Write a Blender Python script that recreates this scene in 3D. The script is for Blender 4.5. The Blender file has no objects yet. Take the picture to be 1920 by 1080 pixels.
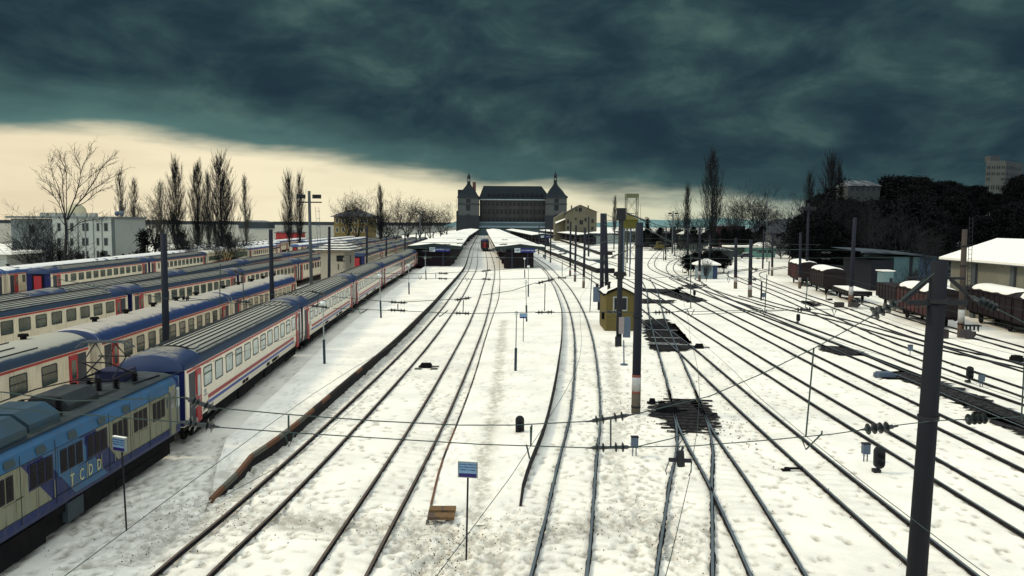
import bpy, math, random
import numpy as np
from mathutils import Vector, Matrix, Euler
R = math.radians
scene = bpy.context.scene
col = scene.collection

# ---------------------------------------------------------------- camera
FPX = 1493.0; CAMH = 9.64
PITCH = math.atan(122.0 / FPX); ROLL = -0.006
cam_data = bpy.data.cameras.new("camera"); cam = bpy.data.objects.new("camera", cam_data); col.objects.link(cam)
cam_data.sensor_width = 36.0; cam_data.lens = FPX / 1920 * 36.0
cam_data.clip_start = 0.1; cam_data.clip_end = 20000
cam.location = (0, 0, CAMH); cam.rotation_euler = (math.pi / 2 - PITCH, ROLL, 0)
scene.camera = cam
CM = Euler((math.pi / 2 - PITCH, ROLL, 0)).to_matrix()
def ray(px, py): return CM @ Vector(((px - 960) / FPX, (540 - py) / FPX, -1))
def P(px, py, z=0.0):                     # where the photo's pixel meets the height z
    d = ray(px, py); t = (z - CAMH) / d.z
    return Vector((d.x * t, d.y * t, z))
def D(px, py, Y):                         # the pixel at the forward distance Y
    d = ray(px, py); t = Y / d.y
    return Vector((d.x * t, Y, CAMH + d.z * t))

# ---------------------------------------------------------------- light
SUN_EL = R(44); SUN_AZ = R(-84)           # azimuth from +Y, negative = left
sun_d = bpy.data.lights.new("sun", 'SUN'); sun_d.energy = 1.45; sun_d.angle = R(9); sun_d.color = (1.0, 0.86, 0.60)
sun = bpy.data.objects.new("sun", sun_d); col.objects.link(sun)
sdir = Vector((math.sin(SUN_AZ) * math.cos(SUN_EL), math.cos(SUN_AZ) * math.cos(SUN_EL), math.sin(SUN_EL)))
sun.rotation_euler = sdir.to_track_quat('Z', 'Y').to_euler()
vs = scene.view_settings
vs.view_transform = 'Standard'; vs.look = 'None'; vs.exposure = 0.06; vs.gamma = 1.0; vs.use_curve_mapping = False

world = bpy.data.worlds.new("World"); scene.world = world; world.use_nodes = True
class NG:
    def __init__(s, nt): s.nt = nt; s.nt.nodes.clear()
    def n(s, t, **k):
        nd = s.nt.nodes.new(t)
        for a, b in k.items(): setattr(nd, a, b)
        return nd
    def put(s, sock, v):
        if v is None: return
        if hasattr(v, 'is_output') or isinstance(v, bpy.types.NodeSocket): s.nt.links.new(v, sock)
        else: sock.default_value = v
    def m(s, op, a, b=None, c=None, clamp=False):
        nd = s.n('ShaderNodeMath', operation=op, use_clamp=clamp)
        for i, v in enumerate((a, b, c)):
            if v is not None: s.put(nd.inputs[i], v)
        return nd.outputs[0]
    def mix(s, f, a, b, mode='MIX'):
        nd = s.n('ShaderNodeMix', data_type='RGBA', blend_type=mode); nd.clamp_factor = True
        s.put(nd.inputs[0], f); s.put(nd.inputs[6], c4(a)); s.put(nd.inputs[7], c4(b))
        return nd.outputs[2]
    def noise(s, vec, scale, detail=4, rough=0.5, dist=0.0):
        nd = s.n('ShaderNodeTexNoise'); s.put(nd.inputs['Vector'], vec)
        nd.inputs['Scale'].default_value = scale; nd.inputs['Detail'].default_value = detail
        nd.inputs['Roughness'].default_value = rough; nd.inputs['Distortion'].default_value = dist
        return nd.outputs['Fac']
    def ramp(s, f, stops, interp='LINEAR'):
        nd = s.n('ShaderNodeValToRGB'); s.put(nd.inputs[0], f); cr = nd.color_ramp; cr.interpolation = interp
        while len(cr.elements) < len(stops): cr.elements.new(0.5)
        for e, (p, c) in zip(cr.elements, stops): e.position = p; e.color = c4(c)
        return nd.outputs[0]
    def comb(s, x, y, z):
        nd = s.n('ShaderNodeCombineXYZ')
        for i, v in enumerate((x, y, z)): s.put(nd.inputs[i], v)
        return nd.outputs[0]
    def sep(s, v):
        nd = s.n('ShaderNodeSeparateXYZ'); s.put(nd.inputs[0], v); return nd.outputs
    def smooth(s, v, a, b):
        nd = s.n('ShaderNodeMapRange', interpolation_type='SMOOTHSTEP'); s.put(nd.inputs[0], v)
        nd.inputs[1].default_value = a; nd.inputs[2].default_value = b
        return nd.outputs[0]
def c4(c):
    if isinstance(c, (tuple, list)) and len(c) == 3: return (c[0], c[1], c[2], 1.0)
    if isinstance(c, (int, float)): return (c, c, c, 1.0)
    return c

# storm sky: a dark cloud sheet whose lower rim leaves a bright band of sky near the horizon
w = NG(world.node_tree)
tc = w.n('ShaderNodeTexCoord').outputs['Generated']
X, Y, Z = w.sep(tc)[0:3]
az = w.m('ARCTAN2', X, Y)
hyp = w.m('SQRT', w.m('ADD', w.m('MULTIPLY', X, X), w.m('MULTIPLY', Y, Y)))
tel = w.m('DIVIDE', Z, hyp)
azn = w.m('MULTIPLY_ADD', az, 1.0 / R(120), 0.5)
def azp(deg): return (deg + 60) / 120
bnd = w.ramp(azn, [(0, .62), (azp(-34), .53), (azp(-28), .545), (azp(-22), .50), (azp(-17), .445), (azp(-10), .37), (azp(-4), .315), (azp(1.5), .27), (azp(9), .215), (azp(15), .175), (azp(22), .12), (azp(30), .06), (1, .0)])
bnd = w.m('MULTIPLY_ADD', bnd, 0.2, -0.011)
den = w.m('ADD', w.m('MAXIMUM', Z, 0.0), 0.10)
pl = w.comb(w.m('DIVIDE', X, den), w.m('DIVIDE', Y, den), 0.0)
n_rim = w.noise(w.comb(w.m('MULTIPLY', az, 6.0), w.m('MULTIPLY', tel, 30.0), 3.0), 1.0, 4, .5)
edge = w.m('ADD', w.m('SUBTRACT', tel, bnd), w.m('MULTIPLY', w.m('SUBTRACT', n_rim, 0.5), 0.052))
cover = w.smooth(edge, -0.012, 0.017)
n_big = w.noise(pl, 0.30, 2, .45, .3)
n_mid = w.noise(w.comb(w.m('MULTIPLY', az, 4.4), w.m('MULTIPLY', tel, 8.6), 0.0), 1.55, 9, .57, .30)
n_fine = w.noise(pl, 1.15, 8, .55, .5)
n_sum = w.m('ADD', w.m('MULTIPLY', n_big, 0.20), w.m('ADD', w.m('MULTIPLY', n_mid, 0.66), w.m('MULTIPLY', n_fine, 0.14)))
cloud = w.ramp(n_sum, [(0.36, (.012, .028, .044)), (0.45, (.017, .039, .053)), (0.53, (.030, .063, .071)), (0.61, (.058, .110, .104)), (0.69, (.09, .16, .14))])
rimglow = w.m('SUBTRACT', 1.0, w.smooth(edge, 0.0, 0.075))
leftness = w.m('SUBTRACT', 1.0, w.smooth(az, R(-36), R(24)))
cloud = w.mix(w.m('MULTIPLY', rimglow, w.m('MULTIPLY_ADD', leftness, 0.55, 0.18)), cloud, (.12, .24, .22))
clear = w.ramp(w.m('MULTIPLY_ADD', az, 1.0 / R(80), 0.5), [(0.0, (.80, .69, .47)), (0.25, (.90, .80, .56)), (0.52, (.86, .80, .56)), (0.64, (.64, .66, .48)), (0.74, (.44, .49, .39)), (0.83, (.13, .19, .18)), (1.0, (.03, .065, .085))])
n_cl = w.noise(w.comb(w.m('MULTIPLY', az, 5.0), w.m('MULTIPLY', tel, 26.0), 9.0), 1.0, 5, .5)
clear = w.mix(w.m('MULTIPLY', w.smooth(n_cl, .42, .75), .35), clear, (.62, .52, .37))
sky_n = w.n('ShaderNodeTexSky', sky_type='NISHITA'); sky_n.sun_disc = False
sky_n.sun_elevation = SUN_EL; sky_n.sun_rotation = SUN_AZ
nish = w.mix(1.0, sky_n.outputs[0], (0.10, 0.10, 0.10), 'MULTIPLY')
sky = w.mix(cover, clear, cloud)
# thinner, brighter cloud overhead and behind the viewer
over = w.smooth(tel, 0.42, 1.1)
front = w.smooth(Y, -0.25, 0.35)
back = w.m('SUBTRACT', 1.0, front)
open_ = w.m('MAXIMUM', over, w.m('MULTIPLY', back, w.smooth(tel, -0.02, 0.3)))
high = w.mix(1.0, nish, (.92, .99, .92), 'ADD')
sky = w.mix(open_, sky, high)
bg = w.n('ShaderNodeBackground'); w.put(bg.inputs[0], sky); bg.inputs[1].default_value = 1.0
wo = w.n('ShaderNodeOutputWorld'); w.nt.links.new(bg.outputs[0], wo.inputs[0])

# ---------------------------------------------------------------- materials
MATS = {}
def mat(name, c, rough=0.7, var=0.0, vscale=3.0, c2=None, bump=0.0, bscale=20.0, metal=0.0, sn=.9, snow=None, snowc=(.82, .82, .78), streak=0.0, spec=0.22, coat=0.0):
    """plain procedural surface: colour c, mottled towards c2, optional lying snow on upward faces, optional vertical dirt streaks"""
    if name in MATS: return MATS[name]
    m = bpy.data.materials.new(name); m.use_nodes = True
    g = NG(m.node_tree)
    b = g.n('ShaderNodeBsdfPrincipled'); o = g.n('ShaderNodeOutputMaterial'); g.nt.links.new(b.outputs[0], o.inputs[0])
    oc = g.n('ShaderNodeTexCoord').outputs['Object']; colr = c4(c)
    geo = g.n('ShaderNodeNewGeometry')
    if var > 0:
        f = g.noise(oc, vscale, 6, .6)
        colr = g.mix(g.m('MULTIPLY', g.smooth(f, .35, .7), var), c, c2 if c2 else tuple(x * .45 for x in c))
    if streak > 0:
        s_ = g.sep(oc)
        f = g.noise(g.comb(g.m('MULTIPLY', s_[0], 5.0), g.m('MULTIPLY', s_[1], 5.0), g.m('MULTIPLY', s_[2], .5)), 1.6, 5, .65)
        colr = g.mix(g.m('MULTIPLY', g.smooth(f, .48, .72), streak), colr, (.09, .075, .055))
    if snow is not None:
        nz = g.sep(geo.outputs['Normal'])[2]
        f = g.noise(oc, 1.7, 6, .6)
        f = g.smooth(g.m('ADD', nz, g.m('MULTIPLY', g.m('SUBTRACT', f, .5), sn)), snow, snow + .16)
        colr = g.mix(f, colr, snowc)
    g.put(b.inputs['Base Color'], colr); b.inputs['Roughness'].default_value = rough; b.inputs['Metallic'].default_value = metal
    b.inputs['Specular IOR Level'].default_value = spec
    if coat: b.inputs['Coat Weight'].default_value = coat; b.inputs['Coat Roughness'].default_value = .2
    if bump > 0:
        bn = g.n('ShaderNodeBump'); bn.inputs['Strength'].default_value = bump; bn.inputs['Distance'].default_value = 0.02
        g.put(bn.inputs['Height'], g.noise(oc, bscale, 5, .6)); g.nt.links.new(bn.outputs[0], b.inputs['Normal'])
    MATS[name] = m; return m
def snow_mat():
    m = bpy.data.materials.new("snow"); m.use_nodes = True; g = NG(m.node_tree)
    b = g.n('ShaderNodeBsdfPrincipled'); o = g.n('ShaderNodeOutputMaterial'); g.nt.links.new(b.outputs[0], o.inputs[0])
    gc = g.n('ShaderNodeNewGeometry').outputs['Position']
    at = g.n('ShaderNodeAttribute', attribute_name='dirt').outputs['Fac']
    n1 = g.noise(gc, .35, 6, .6); n2 = g.noise(gc, 3.1, 6, .65); n3 = g.noise(gc, 11, 8, .68)
    base = g.mix(g.smooth(n1, .36, .64), (.93, .885, .765), (.78, .745, .655))
    d = g.m('MULTIPLY', at, g.m('MULTIPLY_ADD', g.smooth(n2, .34, .62), .75, .25), clamp=True)
    base = g.mix(d, base, (.29, .26, .20))
    spk = g.m('MULTIPLY', g.smooth(n3, .60, .70), g.m('MULTIPLY_ADD', at, 1.2, .30), clamp=True)
    base = g.mix(spk, base, (.17, .14, .10))
    g.put(b.inputs['Base Color'], base); b.inputs['Roughness'].default_value = .62; b.inputs['Specular IOR Level'].default_value = .3
    bn = g.n('ShaderNodeBump'); bn.inputs['Strength'].default_value = .7; bn.inputs['Distance'].default_value = .07
    h = g.m('ADD', g.m('MULTIPLY', g.noise(gc, 1.6, 8, .66), .8), g.m('ADD', g.m('MULTIPLY', g.noise(gc, 9.0, 4, .6), .25), g.m('MULTIPLY', g.noise(gc, 34.0, 3, .6), .10)))
    g.put(bn.inputs['Height'], h); g.nt.links.new(bn.outputs[0], b.inputs['Normal'])
    return m
SNOW = snow_mat()
CLEAN = mat("roof_snow", (.82, .795, .71), .7, .25, .6, (.70, .70, .66), .4, 1.5)
CREAM = mat("cream_paint", (.62, .55, .41), .42, .35, 1.3, (.42, .36, .26), 0, streak=.35, coat=.15)
PINKC = mat("cream_paint_pale", (.82, .72, .56), .40, .25, 1.1, (.62, .53, .41), 0, streak=.22, coat=.2)
RED = mat("red_paint", (.33, .022, .03), .4, .3, 2.0, (.25, .03, .03), streak=.3)
BLUES = mat("blue_stripe", (.04, .075, .30), .4, .3, 2.0, (.03, .05, .18))
NAVY = mat("navy_paint", (.012, .015, .075), .4, .3, 1.5, (.012, .016, .06))
ROOFB = mat("roof_blue_frost", (.022, .04, .10), .45, .35, .9, (.02, .03, .05), .2, 4, sn=.35, snow=.90, snowc=(.27, .25, .19))
ROOFT = mat("roof_frost_ribbed", (.030, .050, .085), .5, .35, .9, (.03, .045, .06), .2, 4, sn=.25, snow=.66, snowc=(.36, .345, .28))
ROOFS = mat("roof_blue_snowy", (.05, .10, .24), .45, .35, .9, (.03, .045, .09), .2, 4, snow=.62, snowc=(.78, .76, .70))
ROOFC = mat("roof_blue_creased", (.024, .048, .135), .38, .3, .8, (.02, .04, .10), .2, 4, sn=.35, snow=.80, snowc=(.46, .42, .35))
RIB = mat("roof_rib", (.018, .022, .026), .6, .3, 2)
DARK = mat("under_dark", (.005, .005, .006), .85, .4, 2, (.018, .014, .013), spec=.1)
BLACK = mat("black_iron", (.012, .013, .016), .6, .2, 3)
GLASS = mat("train_glass", (.022, .040, .040), .12, .5, 1.2, (.10, .13, .12), spec=.8)
GLASSP = mat("train_glass_pale", (.20, .27, .25), .15, .6, 1.6, (.42, .46, .40), spec=.8)
RUBBER = mat("window_rubber", (.015, .025, .028), .6)
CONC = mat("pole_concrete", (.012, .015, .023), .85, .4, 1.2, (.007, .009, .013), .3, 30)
CONCB = mat("pole_base_dirty", (.09, .075, .055), .8, .4, 3)
WHITEP = mat("white_band", (.38, .38, .36), .7, .3, 4)
REDP = mat("red_band", (.20, .06, .045), .7, .3, 4)
STEEL = mat("rail_head", (.13, .16, .175), .35, .4, 2, (.07, .07, .07), metal=.25, spec=.6)
RAILD = mat("rail_web", (.014, .014, .017), .75, .3, 3, (.035, .027, .022))
RUSTR = mat("rail_rust", (.11, .080, .058), .55, .4, 3, (.05, .04, .035))
BED = mat("wet_ballast", (.008, .008, .010), .9, .5, 4, (.085, .080, .075), .8, 25, spec=.05)
SLEEP = mat("sleeper_wood", (.012, .010, .011), .9, .3, 5, (.03, .028, .028), spec=.08)
WIRE = mat("wire_copper_green", (.03, .05, .045), .6)
LAMPG = mat("lamp_globe", (.55, .58, .55), .25, spec=.8)
GALV = mat("galvanised", (.08, .11, .15), .55, .3, 2)

# ---------------------------------------------------------------- building helpers
class MB:
    def __init__(s): s.v = []; s.f = []; s.mi = []
    def add(s, v, f, mi=0):
        o = len(s.v); s.v += [tuple(x) for x in v]; s.f += [tuple(i + o for i in q) for q in f]; s.mi += [mi] * len(f)
        return s
    def box(s, a, b, mi=0, M=None):
        (x0, y0, z0), (x1, y1, z1) = a, b
        v = [Vector(q) for q in ((x0, y0, z0), (x1, y0, z0), (x1, y1, z0), (x0, y1, z0), (x0, y0, z1), (x1, y0, z1), (x1, y1, z1), (x0, y1, z1))]
        if M is not None: v = [M @ q for q in v]
        return s.add(v, [(0, 3, 2, 1), (4, 5, 6, 7), (0, 1, 5, 4), (1, 2, 6, 5), (2, 3, 7, 6), (3, 0, 4, 7)], mi)
    def tube(s, pts, r, n=6, mi=0, caps=True):
        pts = [Vector(p) for p in pts]; k = len(pts)
        rr = r if isinstance(r, (list, tuple)) else [r] * k
        v = []
        for i, p in enumerate(pts):
            t = (pts[min(i + 1, k - 1)] - pts[max(i - 1, 0)])
            t = t.normalized() if t.length > 1e-9 else Vector((0, 0, 1))
            a = Vector((0, 0, 1)) if abs(t.z) < .9 else Vector((0, 1, 0))
            u = t.cross(a).normalized(); w_ = t.cross(u)
            for j in range(n):
                q = 2 * math.pi * j / n
                v.append(p + (u * math.cos(q) + w_ * math.sin(q)) * rr[i])
        f = [(i * n + j, i * n + (j + 1) % n, (i + 1) * n + (j + 1) % n, (i + 1) * n + j) for i in range(k - 1) for j in range(n)]
        if caps: f += [tuple(range(n))[::-1], tuple((k - 1) * n + j for j in range(n))]
        return s.add(v, f, mi)
    def sphere(s, c, r, n=10, m_=6, mi=0, sz=1.0):
        v = []; c = Vector(c)
        for i in range(m_ + 1):
            t = math.pi * i / m_
            for j in range(n):
                q = 2 * math.pi * j / n
                v.append(c + Vector((math.sin(t) * math.cos(q) * r, math.sin(t) * math.sin(q) * r, math.cos(t) * r * sz)))
        return s.add(v, [(i * n + j, (i + 1) * n + j, (i + 1) * n + (j + 1) % n, i * n + (j + 1) % n) for i in range(m_) for j in range(n)], mi)
    def extr(s, sec, x0, x1, mi=0, closed=False, caps=False):
        """profile of (y, z) points swept along x"""
        n = len(sec)
        v = [(x0, y, z) for y, z in sec] + [(x1, y, z) for y, z in sec]
        f = [(j, (j + 1) % n, n + (j + 1) % n, n + j) for j in range(n if closed else n - 1)]
        if caps: f += [tuple(range(n))[::-1], tuple(range(n, 2 * n))]
        return s.add(v, f, mi)
    def build(s, name, mats, parent=None, smooth=False, world=True, me_only=False):
        if not isinstance(mats, (list, tuple)): mats = [mats]
        off = Vector((0, 0, 0))
        if parent is not None and world: off = ORG.get(parent.name, off)
        me = bpy.data.meshes.new(name)
        me.from_pydata([tuple(Vector(p) - off) for p in s.v] if off.length else s.v, [], s.f)
        for m_ in mats: me.materials.append(m_)
        if any(s.mi): me.polygons.foreach_set('material_index', s.mi)
        if smooth: me.polygons.foreach_set('use_smooth', [True] * len(s.f))
        me.update()
        o = bpy.data.objects.new(name, me); col.objects.link(o)
        if parent is not None:
            o.parent = parent; ORG[o.name] = off
        return o
ORG = {}
def tag(o, label=None, cat=None, group=None, kind=None):
    if label: o['label'] = label
    if cat: o['category'] = cat
    if group: o['group'] = group
    if kind: o['kind'] = kind
    return o
def thing(name, label, cat, loc=(0, 0, 0), group=None, rz=0.0):
    o = bpy.data.objects.new(name, None); o.empty_display_size = .3; col.objects.link(o)
    o.location = loc; o.rotation_euler = (0, 0, rz); ORG[o.name] = Vector(loc) if rz == 0 else Vector((0, 0, 0))
    return tag(o, label, cat, group)
def kids(o): return [c for c in bpy.data.objects if c.parent == o]
KID = {}
def freeze(o): KID[o.name] = kids(o); [KID.__setitem__(c.name, kids(c)) for c in KID[o.name]]; return o
def copy_tree(o, parent=None):
    c = o.copy(); col.objects.link(c); c.parent = parent
    for ch in KID.get(o.name, []): copy_tree(ch, c)
    return c
def place(o, loc, rz=0.0, scale=None, label=None, first=False):
    c = o if first else copy_tree(o)
    c.location = loc; c.rotation_euler = (0, 0, rz)
    if scale is not None: c.scale = scale
    if label: c['label'] = label
    return c
def obox(mb, p, u, v_, w_, mi=0):
    """box from the corner p along three edge vectors"""
    p, u, v_, w_ = map(Vector, (p, u, v_, w_))
    q = [p, p + u, p + u + v_, p + v_]; q += [x + w_ for x in q]
    return mb.add(q, [(0, 3, 2, 1), (4, 5, 6, 7), (0, 1, 5, 4), (1, 2, 6, 5), (2, 3, 7, 6), (3, 0, 4, 7)], mi)
def catmull(pts, step):
    pts = [Vector(p) for p in pts]; e = [pts[0] * 2 - pts[1]] + pts + [pts[-1] * 2 - pts[-2]]; out = []
    for i in range(1, len(e) - 2):
        p0, p1, p2, p3 = e[i - 1:i + 3]; n = max(1, int((p2 - p1).length / step))
        for k in range(n):
            t = k / n
            out.append(.5 * ((2 * p1) + (-p0 + p2) * t + (2 * p0 - 5 * p1 + 4 * p2 - p3) * t * t + (-p0 + 3 * p1 - 3 * p2 + p3) * t ** 3))
    out.append(pts[-1]); return out
def text_mesh(txt, size, depth=0.004):
    cu = bpy.data.curves.new("t", 'FONT'); cu.body = txt; cu.size = size; cu.extrude = depth; cu.align_x = 'CENTER'; cu.align_y = 'CENTER'; cu.resolution_u = 2
    o = bpy.data.objects.new("t", cu); col.objects.link(o); bpy.context.view_layer.update()
    me = bpy.data.meshes.new_from_object(o.evaluated_get(bpy.context.evaluated_depsgraph_get()))
    bpy.data.objects.remove(o); bpy.data.curves.remove(cu); return me
def text_part(txt, size, m_, M, parent, name="lettering"):
    me = text_mesh(txt, size); me.transform(M); me.materials.clear(); me.materials.append(m_)
    o = bpy.data.objects.new(name, me); col.objects.link(o); o.parent = parent
    return o

# ---------------------------------------------------------------- snow ground
rs = np.random.RandomState(7)
LAT = rs.rand(256, 256)
def vnoise(x, y):
    xi = np.floor(x).astype(int); yi = np.floor(y).astype(int); fx = x - xi; fy = y - yi
    fx = fx * fx * (3 - 2 * fx); fy = fy * fy * (3 - 2 * fy)
    a = LAT[xi % 256, yi % 256]; b = LAT[(xi + 1) % 256, yi % 256]; c = LAT[xi % 256, (yi + 1) % 256]; d = LAT[(xi + 1) % 256, (yi + 1) % 256]
    return (a * (1 - fx) + b * fx) * (1 - fy) + (c * (1 - fx) + d * fx) * fy
def fbm(x, y, o=4, g=.5):
    t = 0; a = 1; s_ = 0
    for i in range(o): t = t + a * vnoise(x * 2 ** i + 17 * i, y * 2 ** i + 31 * i); s_ += a; a *= g
    return t / s_
def dist_poly(x, y, pts):
    d = np.full(x.shape, 1e9)
    for a, b in zip(pts[:-1], pts[1:]):
        ax, ay, bx, by = a[0], a[1], b[0], b[1]; L = (bx - ax) ** 2 + (by - ay) ** 2 + 1e-9
        t = np.clip(((x - ax) * (bx - ax) + (y - ay) * (by - ay)) / L, 0, 1)
        d = np.minimum(d, np.hypot(x - ax - t * (bx - ax), y - ay - t * (by - ay)))
    return d
def pxl(l, z=0.0): return [tuple(P(x, y, z))[:2] for x, y in l]
PATHS = [(pxl([(830, 560), (780, 610), (740, 650), (690, 690), (640, 735), (575, 785), (500, 840), (450, 900)], .5), .55, .75),
         (pxl([(450, 900), (400, 950), (330, 1000), (250, 1040)]), 1.0, .8),
         (pxl([(945, 600), (935, 700), (925, 780), (905, 860), (895, 950), (925, 1030), (950, 1090)], .2), .35, .75),
         (pxl([(1140, 640), (1155, 740), (1150, 850), (1185, 950), (1245, 1010), (1290, 1060)]), .35, .65),
         (pxl([(330, 960), (420, 962), (640, 978), (830, 992), (950, 1010), (1100, 985), (1240, 975)]), .9, .85),
         (pxl([(840, 1000), (815, 1080)]), .35, .5), (pxl([(170, 1080), (300, 900), (350, 840)]), 1.3, .25)]
TRACK_XY = {}
RCEN = {  # centre lines of the tracks, world metres
 'A': [(-9.6, 6), (-9.3, 13), (-8.9, 21), (-8.45, 27), (-7.9, 39), (-7.3, 58), (-7.05, 78), (-7.1, 98), (-7.6, 135), (-8.6, 180), (-13.4, 300), (-23.5, 590)],
 'B': [(-5.1, 6), (-4.9, 13), (-4.65, 21), (-3.9, 39), (-3.4, 65), (-3.3, 85), (-3.5, 110), (-4.6, 175), (-9.3, 300), (-19.5, 590)],
 'C': [(-1.3, 6), (0.0, 13), (1.35, 21.1), (2.7, 31.5), (3.8, 40), (5.2, 55), (6.4, 72), (7.35, 93), (7.9, 120), (7.8, 145), (7.4, 180), (5.2, 240), (1.0, 350), (-8.5, 590)],
 'D1': [(.9, 6), (2.7, 13), (4.8, 21.2), (6.6, 28.5), (8.3, 35.4), (9.9, 45.5), (12.2, 62), (14.6, 79), (16.9, 93.7), (20.0, 113), (23.5, 140)],
 'D2': [(7.05, 15), (7.15, 19), (7.6, 23.5), (8.1, 29), (8.7, 37), (9.9, 45.5)],
 'E': [(11.9, 6), (12.1, 22.7), (12.4, 35.5), (12.8, 47), (13.4, 62), (13.6, 78), (14.2, 100), (14.3, 128), (13.3, 180), (10.5, 240), (2, 420), (-5, 590)],
 'F': [(16.6, 6), (16.8, 30), (17.0, 45), (17.6, 66), (18.4, 95), (19.0, 125), (19.0, 180), (16.5, 240), (9, 420), (2, 590)],
 'G': [(20.8, 12), (21.0, 32), (21.2, 45), (21.6, 56), (23.2, 96), (24.0, 130), (24.5, 180), (22.5, 240), (15, 420)],
 'H': [(25.0, 20), (25.2, 38), (25.5, 50), (25.8, 69), (26.6, 89), (27.6, 104), (28.9, 118), (30.5, 130), (31.5, 140), (35, 148), (43, 158)],
}
def cx(name, y):
    p = RCEN[name]
    return float(np.interp(y, [q[1] for q in p], [q[0] for q in p]))
RPX = {  # tracks further right, photo pixels on the ground
 'I': [(1262, 522), (1300, 540), (1400, 578), (1440, 592), (1500, 614), (1570, 640), (1640, 667), (1733, 704), (1830, 738), (1960, 785)],
 'J': [(1420, 504), (1385, 508), (1371, 512), (1380, 522), (1440, 545), (1510, 575), (1575, 606), (1650, 640), (1733, 672), (1840, 710), (1960, 752)],
 'K': [(1480, 500), (1432, 508), (1416, 514), (1428, 524), (1500, 552), (1580, 580), (1680, 618), (1780, 650), (1880, 680), (1960, 705)],
 'L': [(1500, 524), (1560, 548), (1640, 575), (1733, 604), (1830, 632), (1960, 668)],
 'M': [(1395, 555), (1470, 577), (1560, 597), (1650, 622), (1760, 652), (1850, 672), (1960, 697)],
 'N': [(1238, 470), (1226, 484), (1221, 498), (1236, 510), (1290, 530), (1350, 552), (1400, 568), (1440, 580)],
 'O': [(1295, 480), (1268, 488), (1256, 500), (1262, 514), (1290, 530)],
}
for k, l in RPX.items(): RCEN[k] = [tuple(P(x, y))[:2] for x, y in l]
for k, l in RCEN.items(): TRACK_XY[k] = [tuple(q)[:2] for q in catmull([(a, b, 0) for a, b in l], 1.5)]

def snow_fields(x, y, near=True, plat=False):
    """height detail and dirt of the snow at world positions"""
    h = (fbm(x * .25, y * .25, 4) - .5) * .10 + (fbm(x * 2.2 + 5, y * 2.2, 4, .6) - .5) * .034
    dirt = np.clip(fbm(x * .12 + 9, y * .12, 5) - .55, 0, 1) * 1.0
    for pts, wd, st in PATHS:
        d = dist_poly(x, y, pts) + (fbm(x * 1.3, y * 1.3, 3) - .5) * .8
        k = np.exp(-(d / wd) ** 2); dirt = np.maximum(dirt, k * st); h = h - k * .05
    if not plat:
        for nme, pts in TRACK_XY.items():
            sel = np.ones(x.shape, bool)
            d = dist_poly(x, y, pts[::2] + [pts[-1]])
            k = np.clip(1 - d / 1.6, 0, 1)
            h = h * (1 - .55 * k) + np.clip(1 - np.abs(d - .75) / .16, 0, 1) * -.05
            if nme in ('A', 'B', 'C', 'D1', 'D2', 'E'):
                yy = y + .15 * np.sin(x * 3)
                h = h + .022 * np.clip(1 - d / 1.35, 0, 1) * np.sin(yy * 2 * math.pi / .62)
                dirt = np.maximum(dirt, .26 * np.clip(1.6 - d, 0, 1) * fbm(x * 1.7, y * 1.7, 4))
    return h, dirt
FEET = []
def add_feet(n, fn):
    for _ in range(n): FEET.append(fn())
rf = random.Random(5)
def along(pts, wd):
    i = rf.randrange(len(pts) - 1); t = rf.random(); a, b = pts[i], pts[i + 1]
    return (a[0] + (b[0] - a[0]) * t + rf.gauss(0, wd), a[1] + (b[1] - a[1]) * t + rf.gauss(0, wd), math.atan2(b[0] - a[0], b[1] - a[1]) + rf.gauss(0, .25))
for pts, wd, st in PATHS: add_feet(360, lambda: along(pts, wd * 1.6 + .25))
add_feet(1300, lambda: (rf.uniform(-13, 22), 17 + 45 * rf.random() ** 1.6, rf.uniform(-.6, .6)))
for s0 in range(34):                                   # single trails crossing the yard
    x0 = rf.uniform(-10, 26); y0 = rf.uniform(19, 36); a0 = rf.uniform(-.5, .5)
    for k in range(45):
        a0 += rf.gauss(0, .05); x0 += math.sin(a0) * .72; y0 += math.cos(a0) * .72
        FEET.append((x0 + (.12 if k % 2 else -.12), y0, a0))
def stamp(xs, ys, h, dirt):
    for fx, fy, fa in FEET:
        if not (xs[0] < fx < xs[-1] and ys[0] < fy < ys[-1]): continue
        i0, i1 = np.searchsorted(xs, (fx - .3, fx + .3)); j0, j1 = np.searchsorted(ys, (fy - .3, fy + .3))
        if i1 - i0 < 2 or j1 - j0 < 2: continue
        gx, gy = np.meshgrid(xs[i0:i1] - fx, ys[j0:j1] - fy)
        u = gx * math.cos(fa) - gy * math.sin(fa); v = gx * math.sin(fa) + gy * math.cos(fa)
        r = (u / .085) ** 2 + (v / .18) ** 2
        k = np.exp(-r * r * .5)
        h[j0:j1, i0:i1] += -.062 * k + .003 * np.exp(-((r - 2.2) / .9) ** 2)
        dirt[j0:j1, i0:i1] = np.maximum(dirt[j0:j1, i0:i1], .85 * k)  # trodden dirt, deepened to stand in for shade inside the dents
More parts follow.
